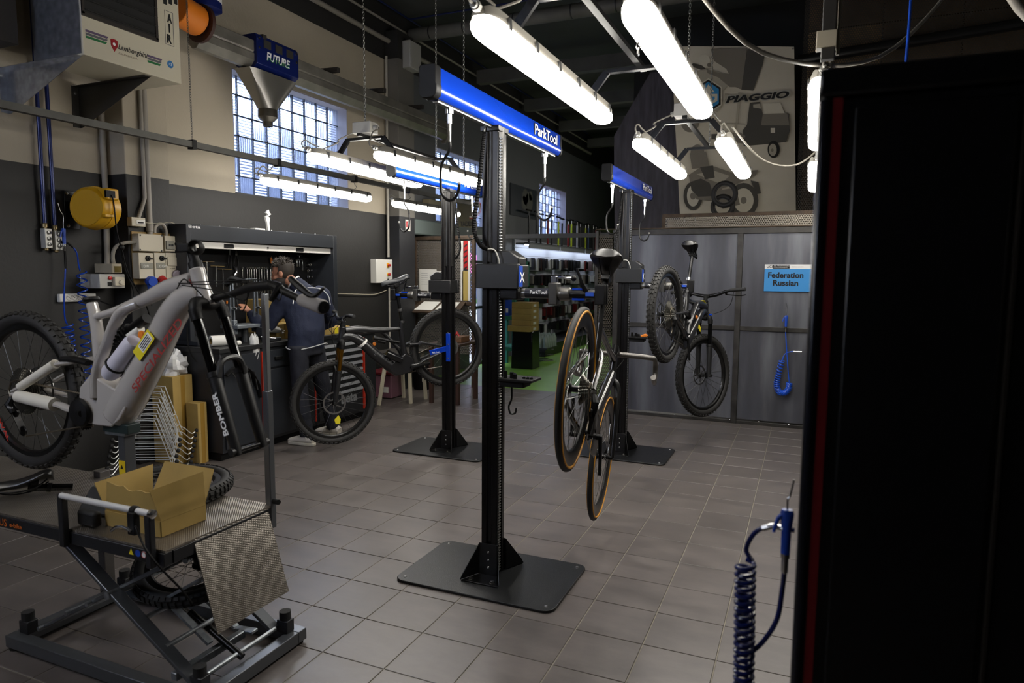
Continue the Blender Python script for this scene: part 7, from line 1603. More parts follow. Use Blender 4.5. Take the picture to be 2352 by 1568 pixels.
# ------------------------------------------------------------------ tall cabinet in the right foreground, with air gun
kc = thing('tall_cabinet', 'tall black cabinet with red stripe in the right foreground', 'cabinet', (0.5, 1.5, 0))
KB = mat('black cabinet enamel', '0d0d0f', 0.3); KN = mat('blue-black edge profile', '15171f', 0.25)
MB().box(0.012, 1.1, 1.303, 1.75, 0.05, 1.862).build('body', KB, kc, bevel=0.004)
MB().box(0.003, 1.105, 1.29, 1.755, 1.864, 1.91).build('lid', KB, kc, bevel=0.006)
MB().box(0.004, 0.024, 1.292, 1.33, 0.04, 1.862).build('edge_profile', KN, kc, bevel=0.008)
MB().box(0.026, 0.041, 1.296, 1.303, 0.05, 1.862).build('red_stripe', mat('deep red stripe', '6e1214', 0.4), kc)
MB().box(0.06, 0.285, 1.294, 1.303, 0.07, 1.845).build('door', KB, kc, bevel=0.003); MB().box(0.292, 0.297, 1.285, 1.303, 0.07, 1.845).build('door_edge', mat('worn steel edge', '4a4540', 0.35, 0.7), kc); MB().box(0.30, 1.05, 1.294, 1.303, 0.07, 1.845).build('door', KB, kc, bevel=0.003)
MB().box(0.02, 1.09, 1.32, 1.74, 0.0, 0.05).build('plinth', PLASTIC, kc)
gt = aty(1808, 1180, 1.50)
e0 = air_gun('blue air gun hung beside the tall black cabinet', gt, [gt + V((0.004, 0, 0.04)), gt + V((0.010, 0, 0.075))], 0.085, 0.8, (-0.9, -0.3, 0))
hz = thing('coiled_hose', 'dark blue coiled hose hanging beside the tall black cabinet', 'hose', tuple(aty(1710, 1568, 1.55)))
a = aty(1800, 1213, 1.50); c0, c1 = aty(1712, 1292, 1.53), aty(1706, 1700, 1.53)
MB().tube([aty(1825, 1218, 1.50), a, aty(1770, 1208, 1.51), aty(1735, 1222, 1.52), aty(1714, 1260, 1.53), aty(1728, 1288, 1.53)], 0.0052, 8, 6).build('lead_hose', mat('navy hose', '0d1a55', 0.25), hz)
MB().tube([a, aty(1775, 1208, 1.51), aty(1752, 1213, 1.515)], 0.0065, 8, 4).build('spring_sleeve', STEEL, hz)
MB().loft(helix(c0, c1, 0.0185, 26, 0.0052, 16), 0.0052, 7).build('coil', mat('navy hose', '0d1a55', 0.25), hz)
MB().tube([e0, aty(1797, 1350, 1.52), aty(1785, 1420, 1.52), aty(1755, 1470, 1.53), aty(1722, 1500, 1.53)], 0.0055, 8, 6).build('return_hose', mat('navy hose', '0d1a55', 0.25), hz)

# ------------------------------------------------------------------ banner above the partition
BY = 8.2
ban = thing('banner', 'large beige vehicle banner with blue hexagon emblem hanging above the steel partition', 'banner', tuple(aty(1690, 497, BY)))
CLOTH = mat('beige banner cloth', 'c2b9a4', 0.85, var=(2.5, 0.08))
a, b_ = aty(1541, 106, BY), aty(1824, 106, BY); c_, d_ = aty(1828, 500, BY), aty(1562, 503, BY)
m = MB(); N = 24
for i in range(N+1):
    t_ = i/N; top, bot = a.lerp(b_, t_), d_.lerp(c_, t_); w_ = 0.006*math.sin(t_*22) + (0.03*(t_-0.9)*10 if t_ > 0.9 else 0)
    m.v += [V((top.x, BY+w_*0.4+0.008, top.z)), V((bot.x, BY+w_+0.008, bot.z)), V((top.x, BY+w_*0.4+0.012, top.z)), V((bot.x, BY+w_+0.012, bot.z))]
for i in range(N): q = i*4; m.f += [(q, q+4, q+5, q+1), (q+2, q+3, q+7, q+6), (q, q+2, q+6, q+4), (q+1, q+5, q+7, q+3)]
m.f += [(0, 1, 3, 2), (N*4, N*4+2, N*4+3, N*4+1)]
m.build('cloth', CLOTH, ban)
INKS = {k: mat('banner ink '+k, h, 0.85) for k, h in (('light', 'a39b88'), ('mid', '777063'), ('dark', '49463f'), ('black', '1c1b19'), ('blue', '2f7fb0'), ('pale', 'c6bea9'))}
lay = [0]
def ink(k, pts, name='print'):
    lay[0] += 1; p = [aty(x, y, BY-0.012) for x, y in pts]; off = 0.0002*lay[0]
    MB().prism([(q.x, q.z) for q in p], (0, BY-0.012-off, 0), (1, 0, 0), (0, 0, 1), 0.0002).build(name, INKS[k], ban)
def inkc(k, cx, cy, rx, ry, n=24, a0=0, a1=2*PI, name='print'): ink(k, [(cx+rx*math.cos(a0+(a1-a0)*i/n), cy+ry*math.sin(a0+(a1-a0)*i/n)) for i in range(n)], name)
# tipper truck and scooter
ink('mid', [(1632, 112), (1716, 110), (1712, 140), (1704, 206), (1690, 200), (1668, 158), (1640, 140)]); ink('dark', [(1717, 112), (1759, 116), (1751, 150), (1730, 208), (1703, 206), (1712, 140)])
inkc('pale', 1618, 140, 13, 15); inkc('mid', 1629, 149, 5, 5); ink('dark', [(1578, 157), (1592, 145), (1612, 150), (1622, 158), (1610, 160), (1592, 154)])
ink('light', [(1596, 165), (1625, 158), (1650, 165), (1676, 175), (1672, 195), (1655, 215), (1650, 250), (1600, 262), (1590, 210)]); ink('mid', [(1622, 158), (1655, 168), (1682, 172), (1700, 200), (1676, 200), (1650, 178), (1625, 168)]); ink('light', [(1632, 250), (1660, 235), (1665, 215), (1675, 216), (1648, 258)])
inkc('mid', 1585, 278, 22, 26); inkc('light', 1585, 262, 20, 18)
# three-wheeled van
ink('dark', [(1722, 236), (1746, 234), (1752, 262), (1812, 262), (1814, 300), (1806, 326), (1770, 330), (1708, 336), (1706, 300), (1716, 286)]); ink('light', [(1730, 240), (1746, 238), (1748, 250), (1730, 247)]); ink('pale', [(1752, 238), (1792, 236), (1802, 260), (1757, 261)]); ink('mid', [(1752, 262), (1808, 260), (1813, 288), (1748, 288)]); ink('mid', [(1634, 308), (1700, 304), (1712, 312), (1706, 330), (1640, 320)])
ink('dark', [(1634, 308), (1655, 308), (1650, 320), (1634, 320)]); ink('pale', [(1770, 294), (1780, 294), (1780, 305), (1770, 305)]); inkc('black', 1777, 343, 14, 20); inkc('light', 1775, 344, 9, 14); inkc('mid', 1774, 345, 3, 4); ink('light', [(1696, 212), (1702, 212), (1690, 312), (1687, 312)]); ink('light', [(1634, 281), (1712, 284), (1712, 287), (1634, 284)])
# motorcycle
def ring(cx, cy, rx, ry, w): inkc('dark', cx, cy, rx, ry); inkc('pale', cx, cy, rx-w, ry-w*1.1); inkc('mid', cx, cy, 7, 8)
ring(1708, 460, 34, 40, 11); ring(1592, 450, 22, 33, 8)
ink('mid', [(1582, 402), (1606, 386), (1640, 382), (1680, 396), (1742, 390), (1736, 402), (1690, 424), (1660, 432), (1640, 462), (1600, 458), (1588, 430)]); ink('dark', [(1586, 418), (1610, 410), (1630, 420), (1640, 450), (1604, 452), (1588, 436)]); ink('light', [(1600, 400), (1640, 392), (1676, 404), (1656, 422), (1628, 412)]); ink('dark', [(1724, 414), (1742, 418), (1748, 444), (1738, 446), (1728, 424)]); inkc('mid', 1602, 352, 16, 20); ink('mid', [(1584, 352), (1622, 348), (1630, 384), (1590, 388)]); ink('dark', [(1608, 384), (1638, 380), (1642, 408), (1620, 412)]); ink('mid', [(1640, 440), (1690, 430), (1700, 470), (1660, 480)])
# emblem and word
hexp = lambda cx, cy, rx, ry: [(cx+rx*math.sin(PI/3*i), cy-ry*math.cos(PI/3*i)) for i in range(6)]
ink('pale', hexp(1627, 221, 36, 41)); ink('black', hexp(1627, 221, 33, 38), 'emblem_edge'); ink('blue', hexp(1627, 221, 28, 33), 'emblem')
ink('pale', [(1627, 194), (1642, 212), (1634, 212), (1634, 246), (1626, 246), (1626, 212), (1612, 228), (1606, 228)], 'emblem_mark'); ink('pale', [(1634, 216), (1648, 216), (1648, 232), (1634, 240), (1634, 234), (1642, 228), (1642, 222), (1634, 222)], 'emblem_mark')
p = aty(1667, 237, BY-0.03); q = aty(1813, 208, BY-0.03)
text('PIAGGIO', mat('light print edge', 'a8a496', 0.8), ban, (p.x-0.012, BY-0.028, p.z-0.01), (1, 0, 0), (0, 0, 1), q.x-p.x+0.024, q.z-p.z+0.02, bold=0.06, shear=0.2, name='lettering_edge')
text('PIAGGIO', INK, ban, (p.x, BY-0.030, p.z), (1, 0, 0), (0, 0, 1), q.x-p.x, q.z-p.z, bold=0.045, shear=0.2)
MB().ball(aty(1821, 111, BY-0.01), 0.01, 8, 6).build('eyelet', STEEL, ban)
# two tyres hung in front of the banner
for k, (cx, cy, r) in enumerate(((1664, 446, 0.115), (1660, 474, 0.105))):
    c = aty(cx, cy, 7.62+0.05*k); t = thing('small_tyre', ('upper', 'lower')[k] + ' of two small black tyres hanging before the banner', 'tyre', tuple(c - V((0, 0, r))))
    MB().torus(c, (0.15, 1, 0.1), r, (0.026, 0.03), 36, 10).build('carcass', TYRE, t)
    MB().torus(c + V((0, -0.012, 0)), (0.15, 1, 0.1), r-0.022, (0.006, 0.012), 36, 6).build('bead', mat('tyre bead', '2a2826', 0.5), t)
for k, px in enumerate((1572, 1597, 1829, 1849)):
    c = aty(px, (497, 496, 490, 490)[k], 7.62); t = thing('clamp_fitting', ('leftmost', 'second', 'third', 'rightmost')[k] + ' small chrome fitting on the mezzanine edge', 'fitting', tuple(c - V((0, 0, 0.03))), group='small chrome fittings on the mezzanine edge')
    MB().ball(c, 0.018, 10, 8).build('knob', CHROME, t); MB().cyl(c, c - V((0, 0, 0.05)), 0.008, n=8).build('stem', STEEL, t)

# ------------------------------------------------------------------ sign, air gun and hose on the partition
SY = 7.447
a, b_ = aty(1757, 607, SY), aty(1862, 670, SY)
sg = thing('team_sign', 'blue sign with bold black lettering stuck on the steel partition', 'sign', (a.x, SY, b_.z))
MB().box(a.x, b_.x, SY-0.003, SY, b_.z, a.z).build('sheet', mat('light blue sheet', '2f86c8', 0.5), sg)
hz_ = aty(1757, 617, SY).z
MB().box(a.x, b_.x, SY-0.0036, SY-0.003, hz_, a.z).build('header', WINK, sg); MB().box(aty(1775, 610, SY).x, aty(1814, 610, SY).x, SY-0.0042, SY-0.0036, hz_+0.002, a.z-0.004).build('header_block', INK, sg)
p = aty(1761, 616, SY); text('UCI', INK, sg, (p.x, SY-0.0046, hz_+0.008), (1, 0, 0), (0, 0, 1), 0.055, 0.026, bold=0.02)
for k in range(2): text('2021 MOUNTAIN BIKE' if k == 0 else 'WORLD CHAMPIONSHIPS', WINK, sg, (aty(1777, 611, SY).x, SY-0.005, a.z-0.018-0.016*k), (1, 0, 0), (0, 0, 1), 0.15-0.02*k, 0.009)
text('TRENTINO VAL DI SOLE', mat('grey print', '4a4a4c', 0.5), sg, (aty(1818, 611, SY).x, SY-0.005, hz_+0.016), (1, 0, 0), (0, 0, 1), 0.11, 0.008)
for s_, xa, xb, yb in (('Federation', 1764, 1846, 638), ('Russian', 1775, 1834, 656)):
    p, q = aty(xa, yb, SY), aty(xb, yb-13, SY); text(s_, INK, sg, (p.x, SY-0.004, p.z), (1, 0, 0), (0, 0, 1), q.x-p.x, q.z-p.z, bold=0.035)
gt = aty(1806, 727, 7.40)
e0 = air_gun('blue air gun hanging on the steel partition under the blue sign', gt, [gt + V((0.005, 0, 0.09)), gt + V((-0.012, 0, 0.15))], 0.10, 1.0, (-0.95, -0.2, 0))
hs = thing('coiled_hose', 'bright blue coiled hose looped on the steel partition', 'hose', tuple(aty(1800, 905, 7.40)))
LB_ = mat('bright blue hose', '1c4fc0', 0.3)
pth = crom([aty(1796, 828, 7.40), aty(1788, 860, 7.40), aty(1784, 885, 7.40), aty(1790, 900, 7.40), aty(1802, 902, 7.40), aty(1811, 893, 7.40), aty(1813, 880, 7.40)], 12)
hel = []; 
for i in range(len(pth)*6):
    f = i/6; k = min(int(f), len(pth)-2); p = pth[k].lerp(pth[k+1], f-k); dd = (pth[k+1]-pth[k]).normalized(); sx = dd.cross(V((0, 1, 0))); an = 2*PI*i/14
    hel.append(p + sx*(0.026*math.cos(an)) + V((0, 1, 0))*(0.026*math.sin(an)))
MB().loft(hel, 0.006, 6).build('coil', LB_, hs)
MB().tube([e0, aty(1806, 790, 7.40), aty(1810, 850, 7.40), aty(1813, 880, 7.40)], 0.0055, 6, 6).build('down_hose', LB_, hs)
MB().tube([aty(1842, 808, 7.40), aty(1820, 807, 7.40), aty(1803, 813, 7.40), aty(1797, 828, 7.40)], 0.0055, 6, 6).build('feed_hose', LB_, hs); MB().cyl(aty(1842, 808, 7.40), aty(1822, 807, 7.40), 0.009, n=8).build('coupling', CHROME, hs)
# upright rail with cable at the right, above the cabinet
t = thing('cable_rail', 'dark upright cable rail hanging above the tall black cabinet', 'rail', (0.42, 4.2, 2.3))
c = aty(1893, 130, 2.9)
MB().box(c.x-0.012, c.x+0.035, 2.86, 2.90, c.z-0.02, 4.94).build('rail', mat('dark rail', '2c2924', 0.5), t, bevel=0.003); MB().cyl((c.x+0.045, 2.9, c.z), (c.x+0.045, 2.9, 4.9), 0.006, n=8).build('cable', CRC, t); MB().box(c.x-0.03, c.x+0.04, 2.85, 2.91, c.z+0.02, c.z+0.08).build('clamp', CREAMD, t, bevel=0.003)
conduit('air_hose', [aty(2092, 0, 3.4) + V((0, 0, 0.9)), aty(2092, 0, 3.4), aty(2088, 60, 3.4), aty(2083, 120, 3.4), aty(2080, 160, 3.4)], 0.006, HOSEB, 'thin blue air hose hanging behind the tall black cabinet', 'hose')
conduit('conduit', [aty(2300, -40, 4.0), aty(2340, 20, 4.0), aty(2400, 80, 4.0)], 0.02, GREYPIPE, 'grey pipe at the upper right corner above the cabinet')

# ------------------------------------------------------------------ trays on the stands
def tool_tray(lab, c, orange=False):
    c = V(c); t = thing('tool_tray', lab, 'tool tray', tuple(c), group='black tool trays on the repair stands')
    MB().box(c.x-0.03, c.x+0.15, c.y-0.07, c.y+0.07, c.z, c.z+0.014).build('tray', PLASTIC, t, bevel=0.003); MB().box(c.x-0.03, c.x+0.10, c.y-0.05, c.y+0.05, c.z-0.03, c.z).build('bracket', PLASTIC, t, bevel=0.003)
    for k, (x, y) in enumerate(((0.0, -0.04), (0.03, -0.03), (0.055, -0.045), (0.02, 0.02))): MB().cyl((c.x+x, c.y+y, c.z+0.014), (c.x+x, c.y+y, c.z+0.05-0.006*k), 0.010, n=10).build('tool_socket', DARKMET, t)
    for x in (0.09, 0.11, 0.13): MB().lathe((c.x+x, c.y-0.02, c.z+0.014), (0, 0, 1), [(0.009, 0), (0.009, 0.008), (0, 0.01)], 8).build('bolt', DARKMET, t)
    if orange: MB().loft([(c.x+0.08, c.y-0.06, c.z+0.02), (c.x+0.12, c.y-0.06, c.z+0.03), (c.x+0.15, c.y-0.06, c.z+0.02)], [(0.006, 0.01), (0.012, 0.014), (0.004, 0.006)], 8).build('orange_handle', ORANGE, t)
    else: MB().tube([(c.x+0.03, c.y-0.03, c.z-0.03), (c.x+0.03, c.y-0.03, c.z-0.09), (c.x+0.015, c.y-0.03, c.z-0.13), (c.x+0.025, c.y-0.03, c.z-0.165), (c.x+0.05, c.y-0.03, c.z-0.16), (c.x+0.055, c.y-0.03, c.z-0.135)], 0.005, 8, 5).build('hook', SATIN, t)
tool_tray('black tool tray with hook on the nearest repair stand', (-1.352, 3.10, 1.035)); tool_tray('tool tray with orange handle on the rear repair stand', (-1.352, 5.77, 1.02), True)
t = thing('wheel_holder', 'blue wheel holder bracket on the left repair stand', 'wheel holder', tuple(aty(1030, 830, 5.16)))
a, b_ = aty(1026, 765, 5.17), aty(1034, 830, 5.17); MB().box(a.x, b_.x, 5.155, 5.175, b_.z, a.z).build('plate', BLUE, t, bevel=0.003)
p, q = aty(1028, 800, 5.17), aty(988, 810, 5.17); ar = MB().bar(p, q, 0.045, 0.02, (0, 1, 0)).build('arm', BLUE, t, bevel=0.003); text('Park Tool', WINK, t, (q.x+0.03, 5.155, q.z-0.004), (1, 0, 0.12), (-0.12, 0, 1), 0.07, 0.016, bold=0.02)
for z in (0.03, 0.15, 0.25): MB().lathe((b_.x-0.012, 5.155, b_.z+z), (0, -1, 0), [(0.006, 0), (0.006, 0.004), (0, 0.005)], 8).build('bolt', STEEL, t)

# ------------------------------------------------------------------ behind the left stand: notice board, trestle, crates
nb_ = thing('notice_board', 'perforated steel notice board with rusty frame and papers', 'notice board', (-4.62, 8.3, 0))
PERFN = perf_mat('grey perforated sheet', '77716a', 0.026, 0.3)
x0, x1 = -5.08, -4.12
for x in (x0, x1-0.05): MB().box(x, x+0.05, 8.28, 8.33, 0.0, 2.06).build('post', RUST, nb_, bevel=0.003)
for z in (2.01, 1.12): MB().box(x0+0.05, x1-0.05, 8.28, 8.33, z, z+0.05).build('rail', RUST, nb_, bevel=0.003)
MB().box(x0+0.05, x1-0.05, 8.305, 8.308, 0.45, 2.0).build('perforated_sheet', PERFN, nb_)
MB().box(x0+0.06, x0+0.5, 8.34, 8.36, 1.2, 1.98).build('back_paper', mat('tan backing', '8d8069', 0.8), nb_)
for k, (xa, ya, xb, yb) in enumerate(((963, 618, 1003, 668), (982, 622, 1020, 676))):
    a, b_ = aty(xa, ya, 8.298-0.002*k), aty(xb, yb, 8.298-0.002*k); pp_ = MB().box(a.x, b_.x, a.y-0.001, a.y, b_.z, a.z).build('paper', PAPER, nb_)
    for q in range(6): MB().box(a.x+0.03, b_.x-0.06-0.02*(q % 3), a.y-0.0016, a.y-0.001, a.z-0.06-q*0.03, a.z-0.055-q*0.03).build('text_line', mat('faint print', '8a8a88', 0.8), pp_)
for (xa, ya, xb, yb, m_) in ((1058, 553, 1064, 690, PAPER), (1065, 553, 1075, 618, RED), (1075, 553, 1080, 690, PAPER), (1062, 622, 1075, 690, mat('yellowed paper', 'b09a54', 0.8))):
    a, b_ = aty(xa, ya, 8.29), aty(xb, yb, 8.29); MB().box(a.x, b_.x, 8.288, 8.29, b_.z, a.z).build('strip', m_, nb_)
a = aty(1070, 553, 8.287)
for k in range(5): MB().prism([(-0.025, -0.03), (0.02, 0.0), (0.02, 0.025), (-0.025, -0.005)], (a.x, 8.2868, a.z-0.06-k*0.075), (1, 0, 0), (0, 0, 1), 0.0006).build('black_mark', INK, nb_)
sh_ = slab((-5.0, 7.95, 1.02), (-4.2, 7.95, 1.02), (-4.25, 8.28, 1.16), (-4.95, 8.28, 1.16), 0.015, 'sloping_shelf', RUST, nb_)
slab((-4.9, 8.0, 1.06), (-4.62, 8.0, 1.06), (-4.62, 8.24, 1.163), (-4.88, 8.24, 1.163), 0.002, 'open_book', PAPER, nb_); slab((-4.58, 8.0, 1.06), (-4.3, 8.0, 1.06), (-4.32, 8.24, 1.163), (-4.58, 8.24, 1.163), 0.002, 'open_book', PAPER, nb_)
tag(MB().box(-5.095, -4.93, 8.06, 10.7, 2.08, 2.29).build('shutter_box', mat('green grey shutter box', '5d6866', 0.5), bevel=0.02), 'grey-green shutter box under the second window', 'shutter box')
tag(MB().box(-5.09, -4.96, 8.55, 9.3, 2.52, 2.60).build('wall_lamp', mat('dusty tan fixture', '7d745c', 0.6), bevel=0.008), 'unlit dusty batten on the wall beside the second window', 'lamp')
cs = thing('club_sign', 'brown shop sign with pale ring in front of the second window', 'sign', tuple(aty(1075, 525, 8.62)))
p = [aty(1050, 455, 8.62), aty(1084, 459, 8.62), aty(1090, 525, 8.62), aty(1050, 520, 8.62)]
MB().prism([(q.x, q.z) for q in p], (0, 8.62, 0), (1, 0, 0), (0, 0, 1), -0.02).build('board', mat('olive brown board', '3e3a26', 0.6), cs)
c = aty(1084, 478, 8.59); RG = mat('pale ring print', '9a9488', 0.6)
MB().torus(c, (0, 1, 0), 0.12, (0.010, 0.002), 24, 5, 0.9*PI/2, 3.2*PI/2, (0, 0, 1)).build('ring', RG, cs); MB().torus(c, (0, 1, 0), 0.14, (0.004, 0.002), 24, 5, 0.9*PI/2, 3.2*PI/2, (0, 0, 1)).build('red_ring', RED, cs)
p = aty(1056, 519, 8.59); q = aty(1088, 508, 8.59); text('TADDEI', INK, cs, (p.x, 8.60, p.z), (1, 0, 0), (0, 0, 1), q.x-p.x, 0.065, bold=0.02)
ts_ = thing('trestle_table', 'low table on pale trestle legs behind the dark electric bike', 'table', (-4.5, 6.95, 0))
LEGM = mat('cream painted wood', 'b5ad98', 0.6)
MB().box(-4.68, -4.22, 6.66, 7.3, 0.60, 0.63).build('table_top', mat('dark table top', '2a2622', 0.6), ts_, bevel=0.003)
for a, b_ in (((-4.57, 6.66, 0), (-4.57, 6.84, 0.6)), ((-4.30, 6.93, 0), (-4.32, 6.93, 0.6)), ((-4.58, 7.22, 0), (-4.58, 7.18, 0.6)), ((-4.28, 7.25, 0), (-4.30, 7.2, 0.6))): MB().bar(a, b_, 0.035, 0.035).build('leg', LEGM, ts_, bevel=0.003)
ck_ = thing('plastic_crate', 'translucent pink plastic crate on the floor under the trestle table', 'crate', (-4.85, 7.2, 0))
PK = mat('pink plastic', '6d4a56', 0.35)
MB().box(-5.0, -4.66, 7.06, 7.38, 0.01, 0.30).build('body', PK, ck_, bevel=0.01); MB().box(-5.02, -4.64, 7.04, 7.40, 0.30, 0.33).build('lid', mat('dark red lid', '5a1820', 0.4), ck_, bevel=0.005); MB().box(-4.78, -4.70, 7.058, 7.06, 0.08, 0.15).build('label', PAPER, ck_)
wb2 = thing('waste_bin', 'black mesh waste bin beside the trestle table', 'bin', (-4.72, 7.9, 0))
MB().lathe((-4.72, 7.9, 0), (0, 0, 1), [(0.11, 0), (0.14, 0.3), (0.135, 0.3), (0.105, 0.01)], 20).build('body', PLASTIC, wb2); MB().torus((-4.72, 7.9, 0.3), (0, 0, 1), 0.14, 0.006, 20, 6).build('rim', DARKMET, wb2); MB().box(-4.64, -4.60, 7.765, 7.77, 0.12, 0.26).build('tag', PAPER, wb2)
dt = thing('wooden_table', 'dark brown wooden side table behind the left stand', 'table', (-3.9, 7.3, 0))
DW = mat('dark brown wood', '33201a', 0.5, var=(12, 0.25))
MB().box(-4.13, -3.70, 7.05, 7.6, 0.70, 0.73).build('table_top', DW, dt, bevel=0.003)
for x in (-4.10, -3.745):
    for y in (7.08, 7.56): MB().box(x-0.022, x+0.022, y-0.022, y+0.022, 0, 0.70).build('leg', DW, dt)
t = thing('parts_box', 'wooden parts box on the dark side table', 'box', (-3.85, 7.3, 0.73)); MB().box(-3.98, -3.76, 7.2, 7.42, 0.732, 0.80).build('box', mat('mid brown wood', '5a3c24', 0.6, var=(12, 0.2)), t, bevel=0.003); MB().loft([(-3.9, 7.3, 0.80), (-3.87, 7.3, 0.84), (-3.84, 7.3, 0.80)], [0.01, 0.02, 0.01], 8).build('red_handle', RED, t)

# outdoors beyond the glass door
t = thing('parasol', 'pink parasol outdoors beyond the glass door', 'parasol', (-7.5, 14.4, -0.12)); MB().lathe((-7.5, 14.4, 1.55), (0, 0, 1), [(1.3, 0), (0.7, 0.3), (0.0, 0.55)], 12).build('canopy', mat('pink canvas', 'b0427e', 0.7), t); MB().cyl((-7.5, 14.4, -0.12), (-7.5, 14.4, 2.1), 0.025, n=8).build('pole', STEEL, t)
rnd = random.Random(9); t = thing('shrub', 'green shrub outdoors beyond the glass door', 'shrub', (-6.6, 12.6, -0.12))
m = MB()
for k in range(260):
    c = V((-6.6+rnd.gauss(0, 0.25), 12.6+rnd.gauss(0, 0.3), 0.35+abs(rnd.gauss(0, 0.3)))); d_ = V((rnd.uniform(-1, 1), rnd.uniform(-1, 1), rnd.uniform(-0.3, 1))).normalized(); x_, y_, _ = basis(d_)
    m.add([c, c + d_*0.06 + x_*0.025, c + d_*0.12, c + d_*0.06 - x_*0.025], [(0, 1, 2, 3)])
m.build('foliage', mat('green leaf', '3a6a1e', 0.6), t); MB().cyl((-6.6, 12.6, -0.12), (-6.6, 12.6, 0.5), 0.03, n=6).build('stem', DW, t)

# ------------------------------------------------------------------ the shop beyond the opening
sw = bpy.data.objects.new('wall_slats', None); col.objects.link(sw); sw.location = (-5.08, 14.5, 0); reg(sw, Matrix.Translation((-5.08, 14.5, 0))); sw['kind'] = 'structure'
SLW = mat('white slatwall', 'b8bcc8', 0.5)
for k in range(13): MB().box(-5.095, -5.06, 11.85, 17.4, 0.25+k*0.15, 0.25+k*0.15+0.142).build('slat', SLW, sw)
MB().box(-5.098, -5.09, 11.85, 17.4, 0.2, 2.2).build('slat_backing', mat('grey groove', '6a6c74', 0.6), sw)
LEDS = bpy.data.materials.new('lit strip'); LEDS.use_nodes = True; q = LEDS.node_tree.nodes['Principled BSDF']; q.inputs['Emission Color'].default_value = (0.8, 0.88, 1, 1); q.inputs['Emission Strength'].default_value = 22
for k, y in enumerate((11.9, 13.65, 15.4)):
    t = thing('shelf_light', '%s strip light valance over the packaged parts on the shop wall' % ('nearest', 'middle', 'farthest')[k], 'light', (-4.85, y, 2.05), group='strip lights of the shop wall')
    MB().box(-5.06, -4.78, y, y+1.7, 2.10, 2.13).build('shelf', mat('grey shelf', '6a6c70', 0.5), t); MB().box(-4.80, -4.78, y, y+1.7, 2.03, 2.10).build('fascia', mat('grey fascia', '8c8e92', 0.4), t); MB().box(-4.90, -4.86, y+0.05, y+1.65, 2.085, 2.099).build('strip', LEDS, t)
# floor pumps standing on the shelf
PC = ['1a1a1a', '222226', '1a1a1a', '8a1616', '1a1a1a', 'b8c81c', '26262a', '8a1616', 'b8c81c', 'c2c2c2', '1a1a1a', 'b8c81c', '3a5a8a', '1a1a1a', '8a1616', '1a1a1a']
PN = {'1a1a1a': 'black', '222226': 'charcoal', '8a1616': 'red', 'b8c81c': 'lime', '26262a': 'dark grey', 'c2c2c2': 'silver', '3a5a8a': 'blue'}
for k, h in enumerate(PC):
    y = 12.2+k*0.32; x = -4.92+0.03*(k % 2); t = thing('floor_pump', '%s floor pump, %s from the left on the top shelf of the shop wall' % (PN[h], (ORD+['fourteenth', 'fifteenth', 'sixteenth'])[k]), 'pump', (x, y, 2.131), group='floor pumps on the top shelf')
    H_ = 0.62-0.01*(k % 4); MB().cyl((x, y, 2.15), (x, y, 2.131+H_*0.85), 0.02, n=8).build('barrel', mat('pump '+PN[h], h, 0.4), t); MB().cyl((x, y, 2.131+H_*0.85), (x, y, 2.131+H_), 0.006, n=6).build('rod', STEEL, t)
    MB().cyl((x, y-0.12, 2.131+H_), (x, y+0.12, 2.131+H_), 0.018, n=8).build('handle', PLASTIC, t); MB().box(x-0.05, x+0.05, y-0.10, y+0.10, 2.131, 2.15).build('foot', PLASTIC, t)
# packaged parts on hooks
PKH = ('black', 'charcoal', 'dark red', 'slate', 'brown', 'silver', 'glossy black', 'grey'); PKM = [mat('pack '+h, h, 0.35) for h in ('141416', '1e1e22', '5a1a1c', '2a2a30', '3a2a28', 'a8a8ac', '18181c', '6a6460')]
rnd = random.Random(4); packs = {}
ROWN = {1.83: 'top', 1.50: 'second', 1.17: 'third', 0.84: 'fourth', 0.52: 'lowest'}
for z in (1.83, 1.50, 1.17, 0.84, 0.52):
    y = 11.95
    while y < 17.1:
        w = rnd.choice((0.07, 0.09, 0.11)); h = rnd.uniform(0.13, 0.22); mi = rnd.randrange(8)
        if rnd.random() < 0.72:
            key = (w, mi)
            if key not in packs:
                bb3 = MB().box(-0.09, 0.09, -w/2, w/2, -0.2, 0); bb3.box(-0.01, 0.095, -0.012, 0.012, 0.0, 0.03); o = bb3.build('packaged_part', PKM[mi]); packs[key] = o
            else: o = packs[key].copy(); col.objects.link(o)
            tag(o, '%s packaged bike part hanging in the %s row of the shop wall' % (PKH[mi], ROWN[z]), 'packet', 'packaged parts in the %s row of the shop wall' % ROWN[z]); o.location = (-4.95+rnd.uniform(-0.02, 0.03), y+w/2, z); o.scale = (1, 1, h/0.2)
        y += w+0.025
tag(MB().box(-5.06, -4.45, 11.9, 17.3, 0.0, 0.22).build('display_plinth', mat('black plinth', '15161a', 0.4), bevel=0.005), 'black plinth along the foot of the shop wall', 'plinth')
